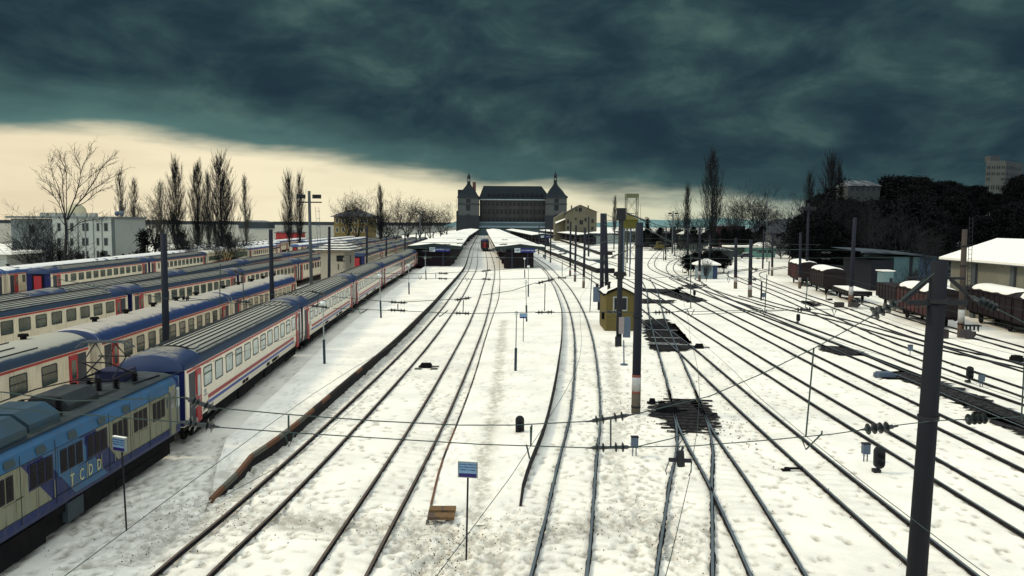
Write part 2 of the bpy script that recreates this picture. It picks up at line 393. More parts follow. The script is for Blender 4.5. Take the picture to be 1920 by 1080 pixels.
def grid_mesh(name, X_, Y_, Zv, dirt, m_, mask=None):
    ny, nx = X_.shape
    me = bpy.data.meshes.new(name)
    co = np.stack([X_, Y_, Zv], -1).reshape(-1, 3)
    idx = np.arange(nx * ny).reshape(ny, nx)
    q = np.stack([idx[:-1, :-1], idx[:-1, 1:], idx[1:, 1:], idx[1:, :-1]], -1).reshape(-1, 4)
    if mask is not None: q = q[mask[:-1, :-1].reshape(-1)]
    me.vertices.add(len(co)); me.vertices.foreach_set('co', co.reshape(-1))
    me.loops.add(len(q) * 4); me.loops.foreach_set('vertex_index', q.reshape(-1))
    me.polygons.add(len(q)); me.polygons.foreach_set('loop_start', np.arange(len(q)) * 4)
    me.polygons.foreach_set('use_smooth', np.ones(len(q), bool))
    me.update(calc_edges=True)
    if dirt is not None:
        a = me.attributes.new('dirt', 'FLOAT', 'POINT'); a.data.foreach_set('value', dirt.reshape(-1).astype('f'))
    me.materials.append(m_)
    o = bpy.data.objects.new(name, me); col.objects.link(o); return o
def axis(segs):
    out = []
    for a, b, n, e in segs:
        t = np.linspace(0, 1, n, endpoint=False) ** e; out.append(a + (b - a) * t)
    return np.concatenate(out + [[segs[-1][1]]])
gx = axis([(-6000, -300, 6, 1), (-300, -40, 30, 1), (-40, -16, 24, 1), (-16, 26, 390, 1), (26, 60, 90, 1), (60, 300, 30, 1), (300, 6000, 6, 1)])
gy = axis([(-200, 8, 8, 1), (8, 18, 14, 1), (18, 46, 300, 1), (46, 80, 130, 1), (80, 220, 90, 1), (220, 700, 24, 1), (700, 9000, 8, 1)])
GX, GY = np.meshgrid(gx, gy)
h, dirt = snow_fields(GX, GY)
stamp(gx, gy, h, dirt)
fade = np.clip((140 - GY) / 60, 0.15, 1)
BEDS = [[(1228, 758), (1262, 750), (1300, 752), (1322, 758), (1338, 785), (1342, 797), (1318, 802), (1300, 806), (1262, 802), (1240, 790), (1228, 773)],
        [(1203, 600), (1246, 598), (1262, 612), (1276, 628), (1296, 648), (1300, 656), (1234, 660), (1222, 645), (1210, 622)],
        [(1203, 560), (1240, 563), (1262, 563), (1262, 568), (1203, 569)],
        [(1203, 541), (1270, 543), (1276, 541), (1262, 546), (1300, 556), (1326, 565), (1290, 567), (1262, 558), (1235, 550), (1203, 546)],
        [(1278, 534), (1300, 533), (1318, 540), (1290, 542)],
        [(1530, 646), (1552, 649), (1575, 650), (1600, 655), (1622, 664), (1600, 667), (1572, 666), (1552, 660)],
        [(1650, 703), (1690, 697), (1735, 708), (1770, 716), (1800, 727), (1850, 748), (1920, 782), (1990, 815), (1990, 860), (1920, 822), (1868, 795), (1820, 768), (1780, 748), (1735, 728), (1690, 711), (1655, 709)],
        [(1505, 564), (1518, 565), (1540, 572), (1530, 575), (1510, 570)]]
def inside(x, y, poly):
    r = np.zeros(x.shape, bool); n = len(poly)
    for i in range(n):
        ax, ay = poly[i]; bx, by = poly[(i + 1) % n]
        c = ((ay > y) != (by > y)); r ^= c & (x < (bx - ax) * (y - ay) / (by - ay + 1e-12) + ax)
    return r
bm_ = np.zeros(GX.shape, bool)
for q_ in BEDS: bm_ |= inside(GX, GY, pxl(q_))
h = np.where(bm_, -.07 / fade, h)
h = h * fade - .01
grid_mesh("snow_ground", GX, GY, h, dirt, SNOW)['kind'] = 'structure'

# the sea beyond the yard on the left
g_sea = bpy.data.materials.new("sea_water"); g_sea.use_nodes = True; g = NG(g_sea.node_tree)
b = g.n('ShaderNodeBsdfPrincipled'); o_ = g.n('ShaderNodeOutputMaterial'); g.nt.links.new(b.outputs[0], o_.inputs[0])
b.inputs['Base Color'].default_value = (.20, .22, .20, 1); b.inputs['Roughness'].default_value = .22; b.inputs['IOR'].default_value = 1.6
bn = g.n('ShaderNodeBump'); bn.inputs['Strength'].default_value = .25; bn.inputs['Distance'].default_value = .3
g.put(bn.inputs['Height'], g.noise(g.n('ShaderNodeNewGeometry').outputs['Position'], .12, 4, .6)); g.nt.links.new(bn.outputs[0], b.inputs['Normal'])
sea = MB().add([(-95, 330, .25), (-150, 330, .25), (-6000, 200, .25), (-6000, 9000, .25), (-60, 9000, .25), (-75, 700, .25)], [(0, 5, 4, 3, 2, 1)]).build("sea", g_sea); sea['kind'] = 'structure'

# ---------------------------------------------------------------- platforms
def platform(name, left, right, mats, kerbL=None, kerbR=None, n=14, label=None):
    """left / right: lists of (x, y, z) edge points with equal y stations"""
    ys_ = [p[1] for p in left]
    yy = [ys_[0]]
    while yy[-1] < ys_[-1]: yy.append(min(ys_[-1], yy[-1] + (.16 if yy[-1] < 46 else .4 if yy[-1] < 80 else 4)))
    yy = np.array(yy)
    L = [np.interp(yy, ys_, [p[i] for p in left]) for i in (0, 2)]
    Rr = [np.interp(yy, [p[1] for p in right], [p[i] for p in right]) for i in (0, 2)]
    t = np.linspace(0, 1, n)
    X_ = L[0][:, None] * (1 - t) + Rr[0][:, None] * t; Z_ = L[1][:, None] * (1 - t) + Rr[1][:, None] * t
    Y_ = np.repeat(yy[:, None], n, 1)
    hh, dd = snow_fields(X_, Y_, plat=True)
    edge_ = np.minimum(t, 1 - t) * n / 2; ef = np.clip(edge_, 0, 1)[None, :]
    for fx, fy, fa in FEET:
        j = np.searchsorted(yy, fy)
        if j < 2 or j > len(yy) - 3: continue
        r = ((X_[j - 2:j + 3] - fx) / .12) ** 2 + ((Y_[j - 2:j + 3] - fy) / .2) ** 2
        k = np.exp(-r * r); hh[j - 2:j + 3] -= .05 * k; dd[j - 2:j + 3] = np.maximum(dd[j - 2:j + 3], .35 * k)  # platform footprints are dented and get the same painted darkening
    o = grid_mesh(name, X_, Y_, Z_ + (hh * .7 + .02) * ef, dd, SNOW); o['kind'] = 'structure'
    return yy, L, Rr
def kerb(name, label, line, dz, wid, segs, mats, pick, outward):
    """stone edge blocks standing along a platform rim"""
    root = thing(name, label, "platform edge", (line[0][0], line[0][1], 0))
    mbs = MB(); pts = catmull(line, 1.15)
    for i in range(len(pts) - 1):
        a, b_ = pts[i], pts[i + 1]; d = (b_ - a); nrm = Vector((d.y, -d.x, 0)).normalized() * outward
        j = .02 * math.sin(i * 12.9)
        g_ = d * .012
        zt = Vector((0, 0, .035)); p0 = a + g_ + nrm * (.0 + j); p1 = b_ - g_ + nrm * (.0 + j)
        q = [p0 - nrm * wid, p1 - nrm * wid, p1 + nrm * .03, p0 + nrm * .03]
        top = [x + zt for x in q]; bot = [Vector((x.x, x.y, x.z - dz)) for x in q]
        mbs.add(top + bot, [(0, 1, 2, 3)[::-1], (0, 4, 5, 1)[::-1], (1, 5, 6, 2)[::-1], (2, 6, 7, 3)[::-1], (3, 7, 4, 0)[::-1]], pick(i))
    mbs.build("edge_blocks", mats, root)
    wl = MB()
    for i in range(len(pts) - 1):
        a, b_ = pts[i], pts[i + 1]; d = (b_ - a); nrm = Vector((d.y, -d.x, 0)).normalized() * outward
        wl.add([a - Vector((0, 0, dz)), b_ - Vector((0, 0, dz)), Vector((b_.x, b_.y, -.15)), Vector((a.x, a.y, -.15))], [(0, 1, 2, 3)])
    wl.build("retaining_wall", mats[-1], root)
    return root
K_OR = mat("kerb_orange", (.125, .058, .030), .8, .5, 4, (.12, .06, .04), .4, 18)
K_GR = mat("kerb_grey", (.10, .095, .075), .8, .5, 4, (.10, .09, .07), .4, 18)
K_BR = mat("kerb_brown", (.022, .016, .014), .85, .5, 4, (.03, .022, .02), .4, 18)
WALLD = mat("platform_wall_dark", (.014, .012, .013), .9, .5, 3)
# left platform: beside the striped train
rimpx = [(397, 936), (420, 912), (445, 888), (473, 853), (500, 835), (560, 790), (627, 732), (668, 697), (727, 650), (793, 600), (810, 570), (842, 536), (865, 510)]
rz = [.02, .16, .30, .44, .5] + [.5] * 20
rim = [P(x, y, z) for (x, y), z in zip(rimpx, rz)]
rim = [Vector((p.x, p.y, z)) for p, z in zip(rim, rz)][:6] + [Vector((-9.4, 48, .5)), Vector((-9.1, 58.7, .5)), Vector((-8.95, 75, .5)), Vector((-8.98, 92, .5)), Vector((-9.15, 115, .5)), Vector((-9.5, 150, .5)), Vector((-10.5, 185, .5)), Vector((-15.2, 300, .5)), Vector((-25.2, 590, .5))]
rim = catmull(rim, 1.5)
st = [rim[0].y - 1.2, 27.5, 30, 33, 36, 45, 57, 84, 110, 136, 165, 300, 590]
xl = [-10.2, -10.6, -11.3, -12.0, -12.2, -12.8, -13.75, -15.05, -16.4, -17.1, -18.2, -23, -35]
left = [(x, y, (-.12 if y < 27 else .02 if y < 28 else min(.5, (y - 27) / 12 + .02))) for x, y in zip(xl, st)]
platform("left_platform_snow", left, [(rim[0].x - .5, rim[0].y - 1.2, -.14)] + [tuple(p) for p in rim], None, n=70)
kerb("platform_edge", "worn stone edge of the left platform painted orange and grey at its near ramp", rim, .14, .11, 0, [K_OR, K_GR, K_BR, WALLD],
     lambda i: (0, 1)[i % 2] if i < 9 else (0 if i % 5 == 0 and i < 16 else 2), 1)
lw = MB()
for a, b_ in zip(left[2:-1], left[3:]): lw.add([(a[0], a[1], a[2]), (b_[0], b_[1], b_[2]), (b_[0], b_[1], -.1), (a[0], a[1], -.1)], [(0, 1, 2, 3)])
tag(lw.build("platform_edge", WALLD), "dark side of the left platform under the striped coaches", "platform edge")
# middle platform
Lp = [(800, 971), (815, 915), (831, 862), (862, 782), (893, 692), (920, 603), (935, 557), (937, 515), (934, 480)]
Rp = [(976, 955), (982, 907), (996, 862), (1027, 778), (1047, 685), (1054, 612), (1051, 573), (1034, 530), (1008, 497)]
zr = [-.06, .10, .26, .36, .4, .4, .4, .4, .4]
Lw = [Vector((*P(x, y, .1).xy, (.10 if i > 1 else .03) if i else -.10)) for i, (x, y) in enumerate(Lp)]; Rw = [Vector((*P(x, y, z).xy, z)) for (x, y), z in zip(Rp, zr)]
Lw += [Vector((-7.4, 300, .3)), Vector((-17.6, 590, .3))]; Rw += [Vector((.8, 300, .4)), Vector((-10, 590, .4))]
Lw = catmull(Lw, 1.5); Rw = catmull(Rw, 1.5)
y0_ = Lw[0].y
platform("middle_platform_snow", [tuple(p) for p in Lw], [(Rw[0].x, y0_, -.10)] + [tuple(p) for p in Rw if p.y > y0_ + .1], None, n=60)
kerb("platform_edge", "low brick-coloured edge of the middle platform beside the left tracks", Lw, .10, .05, 0, [K_OR, K_GR, K_BR], lambda i: 0 if i in (1, 2, 3, 5, 6) else (1 if i % 3 == 0 else 2), -1)
kerb("platform_edge", "curved dark stone edge of the middle platform ending in a point", Rw, .16, .06, 0, [K_GR, K_BR, WALLD], lambda i: 2, 1)
tiles = MB()
for i in range(3):
    for j in range(2):
        a = P(801 + i * 13.5 + j * 3.2, 970 - j * 13, .14); tiles.box((a.x, a.y, .05), (a.x + .40, a.y + .42, .145 + .004 * ((i + j) % 2)), (i + j) % 2 if i < 2 else 1)
tag(tiles.build("paving_tile", [mat("tile_brown", (.09, .062, .045), .85, .4, 6), mat("tile_orange", (.15, .088, .04), .8, .4, 6)]), "bare orange and brown tactile tiles at the near corner of the middle platform", "paving")

# ---------------------------------------------------------------- tracks
TL = {'A': "railway track beside the left platform, straight at its near end", 'B': "second railway track, between the left track and the middle platform",
      'C': "curving railway track right of the middle platform", 'D1': "railway track running through both black switch beds near the yellow hut",
      'D2': "diverging track branching right at the nearest black switch bed", 'E': "straight track just right of the nearest switch",
      'F': "straight track, second to the right of the nearest switch", 'G': "straight track, third to the right of the nearest switch",
      'H': "track passing over the dark ballast behind the big right pole", 'I': "track joining the dark ballast strip from the upper left",
      'J': "thin half buried track curving round towards the white hut", 'K': "thin half buried track curving behind the tall concrete poles",
      'L': "half buried track nearest the red wagons", 'M': "half buried track crossing the yard at a shallow angle", 'N': "track bending round in the far middle of the yard",
      'O': "short curved track near the white hut"}
rj = random.Random(3)
for k, pts in TRACK_XY.items():
    ln = catmull([(x, y, 0) for x, y in pts], 2.0) if k in RPX else [Vector((x, y, 0)) for x, y in pts]
    ln = catmull([(a, b_, 0) for a, b_ in RCEN[k]], 1.2)
    root = thing("railway_track", TL[k], "railway track", (ln[0].x, ln[0].y, 0), "tracks across the snowy yard")
    main = k in 'ABCD1D2EFG'
    for side in (-1, 1):
        hd = []
        for i, p in enumerate(ln):
            t = (ln[min(i + 1, len(ln) - 1)] - ln[max(i - 1, 0)]).normalized(); hd.append(p + Vector((t.y, -t.x, 0)) * .7525 * side)
        mb = MB()
        sec = [(-.036, .0), (-.012, .03), (-.012, .10), (-.036, .115), (-.036, .148), (.036, .148), (.036, .115), (.012, .10), (.012, .03), (.036, .0)]
        sec = [(a * 1.15, z - .045) for a, z in sec]
        v = []
        for i, p in enumerate(hd):
            t = (hd[min(i + 1, len(hd) - 1)] - hd[max(i - 1, 0)]).normalized(); nn = Vector((t.y, -t.x, 0))
            v += [p + nn * a + Vector((0, 0, z)) for a, z in sec]
        n = len(sec); f = []; mi = []
        for i in range(len(hd) - 1):
            for j in range(n - 1):
                f.append((i * n + j, i * n + j + 1, (i + 1) * n + j + 1, (i + 1) * n + j)); mi.append(1 if j == 4 else 0)
        mb.v = [tuple(q) for q in v]; mb.f = f; mb.mi = mi
        mb.build("rail", [RAILD, RUSTR if k in ('A', 'B') else STEEL], root)
        # melted dark groove along the rail
        gv = []; gf = []; fine = catmull([tuple(q) for q in hd], .22 if k in ('A', 'B', 'C', 'D1', 'D2', 'E', 'F', 'G', 'H') else .6); fine = [q for q in fine if q.y < 230]
        for i, p in enumerate(fine):
            t = (fine[min(i + 1, len(fine) - 1)] - fine[max(i - 1, 0)]).normalized(); nn = Vector((t.y, -t.x, 0))
            t_ = i * (.22 if k in ('A', 'B', 'C', 'D1', 'D2', 'E', 'F', 'G', 'H') else .6); wb_ = .022 if k in 'AB' else .042 if k in ('D1', 'D2') else .034
            wv = wb_ * max(.1, 1.0 + 1.4 * (LAT[int(t_ * .9) % 256, (side + 5) * 3] * (1 - t_ * .9 % 1) + LAT[(int(t_ * .9) + 1) % 256, (side + 5) * 3] * (t_ * .9 % 1) - .5) + rj.uniform(-.5, .5))
            wv2 = wb_ * max(.1, 1.0 + .9 * (LAT[int(t_ * .7) % 256, 40 + side] - .5) + rj.uniform(-.6, .6))
            gv += [p - nn * (.03 + wv) + Vector((0, 0, .022)), p + Vector((0, 0, .03)), p + nn * (.03 + wv2) + Vector((0, 0, .022))]
            if i:
                a = 3 * i; gf += [(a - 3, a - 2, a + 1, a), (a - 2, a - 1, a + 2, a + 1)]
        MB().add(gv, gf).build("ballast_groove", BED, root)
# cleared switch beds: dark wet ballast with sleepers
def bed(poly, label, z=.035, name="switch_bed", sl=None):
    w_ = [P(x, y) for x, y in poly]; out = []
    n = len(w_)
    for i in range(n):
        a, b_ = w_[i], w_[(i + 1) % n]; k = max(1, int((b_ - a).length / .22))
        for j in range(k):
            p = a + (b_ - a) * (j / k); amp = .42 if (b_ - a).length > .6 else .08
            out.append((p.x + rj.uniform(-amp, amp) * 1.3, p.y + rj.uniform(-amp, amp), z))
    o = MB().add(out, [tuple(range(len(out)))]).build(name, BED)
    o['kind'] = 'structure'
    if sl:
        for (trk, y0, y1) in sl:
            y = y0; mb = MB(); 
            while y < y1:
                x = cx(trk, y); sk = (cx(trk, y + 1) - x)
                M = Matrix.Translation((x + rj.uniform(-.05, .05), y, 0)) @ Matrix.Rotation(-math.atan(sk), 4, 'Z')
                mb.box((-1.0 - rj.uniform(0, .55), -.10, .03), (1.0 + rj.uniform(0, .75), .10, .055 + rj.uniform(0, .01)), 0 if rj.random() < .9 else 1, M); y += .62
            tag(mb.build("timber_sleepers", [SLEEP, mat("sleeper_snowy", (.35, .36, .34), .8, .6, 8, (.05, .05, .05))]), label, "sleepers", kind=None)
bed(BEDS[0], "dark timber sleepers in the nearest cleared switch", sl=[('D1', 36.2, 43.5)])
bed(BEDS[1], "dark timber sleepers in the switch bed beside the yellow hut", sl=[('D1', 60, 76)])
bed(BEDS[2], "", z=.04)
bed(BEDS[3], "", z=.045)
bed(BEDS[4], "")
bed(BEDS[5], "dark sleepers in the cleared bed left of the big pole", sl=None)
bed(BEDS[6], "")
bed(BEDS[7], "")
# dark ballast chips and clods poking through the snow
ch = MB()
def chip(x, y, s_):
    a = rj.uniform(0, 6.28); h_ = s_ * rj.uniform(.35, .9); z = .0
    q = [(x + math.cos(a + k * 1.57) * s_ * rj.uniform(.6, 1.2), y + math.sin(a + k * 1.57) * s_ * rj.uniform(.6, 1.2), z - .02) for k in range(4)] + [(x + rj.uniform(-.3, .3) * s_, y + rj.uniform(-.3, .3) * s_, z + h_)]
    ch.add(q, [(0, 1, 4), (1, 2, 4), (2, 3, 4), (3, 0, 4)], rj.randrange(2))
for _ in range(1500):
    k = rj.choice(['A', 'B', 'C', 'D1', 'D1', 'D2', 'E', 'F', 'G']); y = 18 + 60 * rj.random() ** 1.5; chip(cx(k, y) + rj.choice((-.75, .75)) + rj.gauss(0, .13), y, rj.uniform(.012, .035))
for _ in range(800):
    pts, wd, st_0 = PATHS[rj.choice((1, 3, 4, 4, 4, 5))]; p = along(pts, wd * .9 + .2)
    if p[1] > 17: chip(p[0], p[1], rj.uniform(.01, .032))
for _ in range(350): chip(cx('D1', 40) + rj.gauss(0, 1.5), rj.gauss(40, 3), rj.uniform(.02, .06))
for _ in range(70): p = P(rj.uniform(60, 420), rj.uniform(900, 1070)); chip(p.x, p.y, rj.uniform(.01, .03))
tag(ch.build("ballast_chips", [DARK, mat("chip_brown", (.09, .07, .05), .9)]), "small dark ballast chips and clods scattered through the trodden snow", "ballast", kind='stuff')
# point machines and their covers
def lump(px, py, w_, d_, h_, label, name="point_machine", cat="point machine", m_=None):
    p = P(px, py); mb = MB()
    mb.box((p.x - w_ / 2, p.y - d_ / 2, 0), (p.x + w_ / 2, p.y + d_ / 2, h_ * .7)); mb.box((p.x - w_ * .42, p.y - d_ * .4, h_ * .7), (p.x + w_ * .42, p.y + d_ * .4, h_))
    mb.box((p.x + w_ / 2, p.y - .05, .05), (p.x + w_ / 2 + .5, p.y + .05, .12)); mb.box((p.x - w_ / 2 - .12, p.y - .12, 0), (p.x - w_ / 2, p.y + .12, h_ * .4))
    return tag(mb.build(name, m_ or DARK), label, cat)
lump(1252, 772, 1.0, .8, .32, "dark rusty point machine beside the nearest switch")
lump(1223, 757, .30, .30, .28, "small dark box in the snow at the foot of the banded pole", "junction_box", "box")
lump(1311, 653, .6, .5, .35, "dark point machine at the corner of the switch by the yellow hut")
lump(799, 689, .75, .5, .3, "dark box between two flat plates lying between the left tracks", "junction_box", "box")
for sx in (-1, 1):
    p = P(799 + sx * 15, 692); tag(MB().box((p.x - .22, p.y - .2, 0), (p.x + .22, p.y + .2, .06)).build("cover_plate", mat("plate_green", (.10, .11, .085), .7, .4, 5)), ("left" if sx < 0 else "right") + " flat plate beside the dark box between the left tracks", "cover plate")
lump(1276, 542, .8, .5, .3, "far point machine at the end of the long dark switch rods")
lump(1658, 706, 1.1, .7, .3, "point machine at the left end of the dark ballast strip", m_=GALV)
lump(1906, 678, .7, .6, .45, "small dark trackside box at the right edge of the yard")
lump(1476, 882, .2, .2, .12, "small black stone lying in the snow between right tracks", "stone", "stone")
lump(903, 762, .16, .16, .12, "tiny dark stone on the middle platform snow", "stone", "stone")

# ---------------------------------------------------------------- railway coaches (x runs along the train, the visible side is -y)
HW = 1.41
def roof_sec(ins=0.0, hw=HW, z0=3.4, top=.74, n=14):
    return [((hw - ins) * math.cos(math.pi * i / n), z0 + (top - ins * .6) * math.sin(math.pi * i / n) ** .82) for i in range(n + 1)]
def rrect(mb, x0, x1, z0, z1, r, y, mi=0, hole=None):
    """rounded upright panel facing -y; hole = inset makes it a frame ring"""
    def loop(d):
        o = []
        for cx_, cz_, a0 in ((x1 - r, z1 - r, 0), (x0 + r, z1 - r, 90), (x0 + r, z0 + r, 180), (x1 - r, z0 + r, 270)):
            for k in range(4):
                a = R(a0 + 30 * k); o.append((cx_ + (r - d) * math.cos(a), y, cz_ + (r - d) * math.sin(a)))
        return o
    A = loop(0)
    if hole is None: return mb.add(A, [tuple(range(16))], mi)
    B = loop(hole)
    mb.add(A + B, [(i, (i + 1) % 16, 16 + (i + 1) % 16, 16 + i) for i in range(16)], mi)
    A2 = [(x, y + .03, z) for x, _, z in A]
    return mb.add(A + A2, [(i, 16 + i, 16 + (i + 1) % 16, (i + 1) % 16) for i in range(16)], mi)
def window(root, x0, x1, z0, z1, glass, sill=False, name="window", y=-1.415, split=None):
    mb = MB(); rrect(mb, x0, x1, z0, z1, .09, y - .022, 0, hole=.045)
    if split: mb.box((x0, y - .03, split - .02), (x1, y - .004, split + .02))
    fr = mb.build(name, RUBBER, root)
    g_ = MB(); rrect(g_, x0 + .03, x1 - .03, z0 + .03, z1 - .03, .07, y - .008)
    g_.build("pane", glass, fr)
def bogie(root, xc):
    mb = MB(); mb.box((xc - 1.5, -1.15, .42), (xc + 1.5, 1.15, .72)); mb.box((xc - 1.7, -1.22, .35), (xc + 1.7, -1.08, .6))
    for dx in (-1.25, 1.25):
        for s_ in (-1, 1):
            mb.tube([(xc + dx, s_ * .80, .54), (xc + dx, s_ * .68, .54)], .46, 14)
    mb.build("bogie", DARK, root)
def coach(label, group, kind, L=26.1, proto=False):
    root = thing("passenger_coach", label, "coach", (0, 0, 0), group)
    cream = PINKC if kind == 'stripe' else CREAM
    b = MB(); e = .0
    side = [(-1.30, 1.0), (-1.41, 1.35), (-1.42, 2.2), (-1.41, 3.40)]
    prof = side + [(-y, z) for y, z in side[::-1]]
    b.extr(prof, .15, L - .15, closed=True, caps=True)
    b.build("body", cream, root)
    # roof: tapers and drops at the ends
    rm = {'stripe': ROOFT, 'plain': ROOFT, 'blue': ROOFC, 'tan': ROOFT, 'snow': ROOFS, 'ochre': mat("roof_ochre_snow", (.42, .33, .17), .6, .6, .5, (.62, .56, .42), snow=.6, snowc=(.62, .58, .48))}[kind]
    rb = MB(); xs = [0, .12, .35, .8, 1.4, 2.4, 2.42, L - 2.42, L - 2.4, L - 1.4, L - .8, L - .35, L - .12, L]
    ins = [.13, .07, .035, .015, .0, 0, 0, 0, 0, 0, .015, .035, .07, .13]
    rings = [[(x, y, z) for y, z in roof_sec(i_)] for x, i_ in zip(xs, ins)]; n = len(rings[0])
    v = [q for r_ in rings for q in r_]; f = []; mi = []
    for i in range(len(rings) - 1):
        for j in range(n - 1):
            f.append((i * n + j, i * n + j + 1, (i + 1) * n + j + 1, (i + 1) * n + j)); mi.append(1 if (i < 5 or i > 7) and kind in ('stripe', 'plain', 'snow') else 0)
    f += [tuple(range(n))[::-1], tuple(len(v) - n + j for j in range(n))]; mi += [1, 1]
    rb.v, rb.f, rb.mi = v, f, mi
    rb.build("roof", [rm, ROOFB if kind != 'snow' else ROOFS], root, smooth=True)
    if kind in ('stripe', 'plain', 'tan'):
        r2 = MB()
        for j, a in enumerate([24, 36, 48, 60, 72, 84, 96, 108, 120, 132, 144, 156] if kind != 'tan' else [40, 62, 80, 98, 116, 134]):
            a = R(a); y = -1.415 * math.cos(a); z = 3.4 + .745 * math.sin(a) ** .82
            r2.box((2.5 if kind != 'tan' else 4 + (j % 2), y - .022, z - .02), (L - 2.5 if kind != 'tan' else L - 4 - (j % 3), y + .022, z + .035))
        r2.build("roof_ribs", RIB, root)
    if kind == 'blue':
        r2 = MB(); k = .6
        while k < L - .4:
            sec = roof_sec(-.012); v = [(k, y, z) for y, z in sec] + [(k + .05, y, z) for y, z in sec]; m_ = len(sec)
            r2.add(v, [(j, j + 1, m_ + j + 1, m_ + j) for j in range(m_ - 1)]); k += .75
        r2.build("roof_seams", ROOFC, root)
    # rain hoods and hatches near the ends
    if kind in ('stripe', 'plain', 'snow'):
        for x in (2.4, L - 2.4):
            hb = MB(); sec = roof_sec(-.05); sec = [q for q in sec if abs(q[0]) < 1.05]
            v = [(x - .10, y, z) for y, z in sec] + [(x + .10, y, z) for y, z in sec]; m_ = len(sec)
            hb.add(v, [(j, j + 1, m_ + j + 1, m_ + j) for j in range(m_ - 1)]); hb.build("roof_band", DARK, root)
            vb = MB(); vb.box((x - .9 if x > 5 else x + .1, -1.02, 3.78), (x - .1 if x > 5 else x + .95, -.62, 4.02)); vb.build("roof_hatch", ROOFB, root)
    if kind in ('blue', 'tan', 'snow'):
        for k in range(5):
            x = 3.2 + k * (L - 6) / 4; vb = MB(); vb.tube([(x, .25, 4.08), (x, .25, 4.3)], [.14, .14], 8); vb.tube([(x, .25, 4.26), (x, .25, 4.38)], [.24, .22], 10); vb.build("roof_vent", DARK, root)
    # stripes
    sb = MB(); y = -1.418
    if kind != 'ochre':
        sb.box((.3, y - .012, 3.27), (L - .3, y + .02, 3.375)); sb.build("red_stripe", RED, root)
    if kind == 'stripe':
        sb = MB(); sb.add([(3.2, -1.424, 1.62), (L - 3, -1.424, 1.62), (L - 3, -1.424, 1.80), (3.2, -1.424, 1.80)], [(0, 1, 2, 3)]); sb.build("red_stripe", RED, root)
        sb = MB(); sb.add([(3.0, -1.424, 1.38), (L - 2.8, -1.424, 1.38), (L - 2.8, -1.424, 1.52), (3.0, -1.424, 1.52)], [(0, 1, 2, 3)]); sb.build("blue_stripe", BLUES, root)
        sb = MB()
        for x, w_ in ((9.5, .5), (10.2, .45), (15.2, .6), (16.6, .25), (16.95, .25), (17.3, .25), (17.65, .25), (18.2, .12)): sb.box((x, -1.40, 1.10), (x + w_, -1.36, 1.27))
        sb.build("vent_grille", DARK, root)
        sb = MB(); sb.box((2.6, -1.428, 1.98), (2.95, -1.41, 2.14)); sb.box((2.62, -1.43, 1.84), (3.05, -1.41, 1.93)); sb.build("destination_plate", WHITEP, root)
    if kind in ('plain', 'snow'):
        sb = MB(); sb.box((.3, -1.36, 1.10), (L - .3, -1.30, 1.17)); sb.build("red_stripe", RED, root)
    if kind == 'ochre':
        oc = [mat("ochre_green_paint", (.075, .095, .06), .6, .5, 1), mat("ochre_orange_paint", (.42, .13, .05), .6, .5, 1), mat("ochre_yellow_paint", (.44, .34, .14), .6, .5, 1)]
        sb = MB(); y = -1.43
        sb.add([(.4, y, 2.3), (8.5, y, 2.3), (8.5, y, 3.1), (.4, y, 3.1)], [(0, 1, 2, 3)], 0); sb.add([(16, y, 2.1), (L - .4, y, 2.1), (L - .4, y, 3.2), (16, y, 3.2)], [(0, 1, 2, 3)], 0)
        sb.add([(.4, y, 1.2), (16, y, 1.2), (16, y, 2.15), (9, y, 2.25), (.4, y, 1.9)], [(0, 1, 2, 3, 4)], 1); sb.add([(8.6, y, 2.26), (15.9, y, 2.26), (15.9, y, 3.35), (8.6, y, 3.35)], [(0, 1, 2, 3)], 2)
        sb.build("painted_panel", oc, root)
    # windows
    gl = GLASSP if kind == 'stripe' else GLASS
    if kind in ('stripe', 'plain', 'snow'):
        for k in range(12):
            if kind != 'stripe' and k == 0: window(root, 3.1, 3.7, 2.25, 3.12, gl); continue
            window(root, 2.6 + k * 1.81, 3.85 + k * 1.81, 2.24, 3.13, gl, split=2.82 if k in (0, 3, 6, 10) else None)
    if kind == 'blue':
        for k in range(11): window(root, 2.9 + k * 1.66, 3.95 + k * 1.66, 2.2, 3.12, GLASS, split=2.65)
    if kind == 'tan':
        for k in range(8): window(root, L - 4.35 - k * 2.32, L - 3.1 - k * 2.32, 2.2, 3.1, GLASS, split=2.72)
    # doors at both ends: a dark doorway with the red leaf folded open beside it
    if kind != 'ochre':
        for s_ in (0, 1):
            def fx(a, b_): return (a, b_) if s_ == 0 else (L - b_, L - a)
            a, b_ = fx(.55, 1.35); MB().box((a, -1.432, 1.05), (b_, -1.38, 3.2)).build("doorway", mat("doorway_dark", (.03, .035, .045), .5), root)
            a, b_ = fx(1.42, 2.1)
            d_ = MB().box((a, -1.47, .92), (b_, -1.40, 3.22)).build("door", RED, root)
            g_ = MB(); rrect(g_, a + .14, b_ - .14, 2.05, 2.98, .08, -1.476); g_.build("pane", GLASSP if kind == 'stripe' else GLASS, d_)
    # end walls, gangways
    for s_ in (0, 1):
        x = .15 if s_ == 0 else L - .15; q = -1 if s_ == 0 else 1
        sec = [(1.38 * math.cos(math.pi * i / 12), 3.38 + .70 * math.sin(math.pi * i / 12) ** .82) for i in range(13)] + [(-1.36, 1.05), (1.36, 1.05)]
        ew = MB(); n = len(sec); ew.add([(x + q * .025, yy, zz) for yy, zz in sec], [tuple(range(n)) if s_ else tuple(range(n))[::-1]])
        ew.build("end_wall", NAVY if kind in ('stripe', 'plain') else CREAM, root)
        gw = MB(); gw.box((min(x + q * .03, x + q * .2), -.62, 1.15), (max(x + q * .03, x + q * .2), .62, 3.3)); gw.build("gangway", DARK, root)
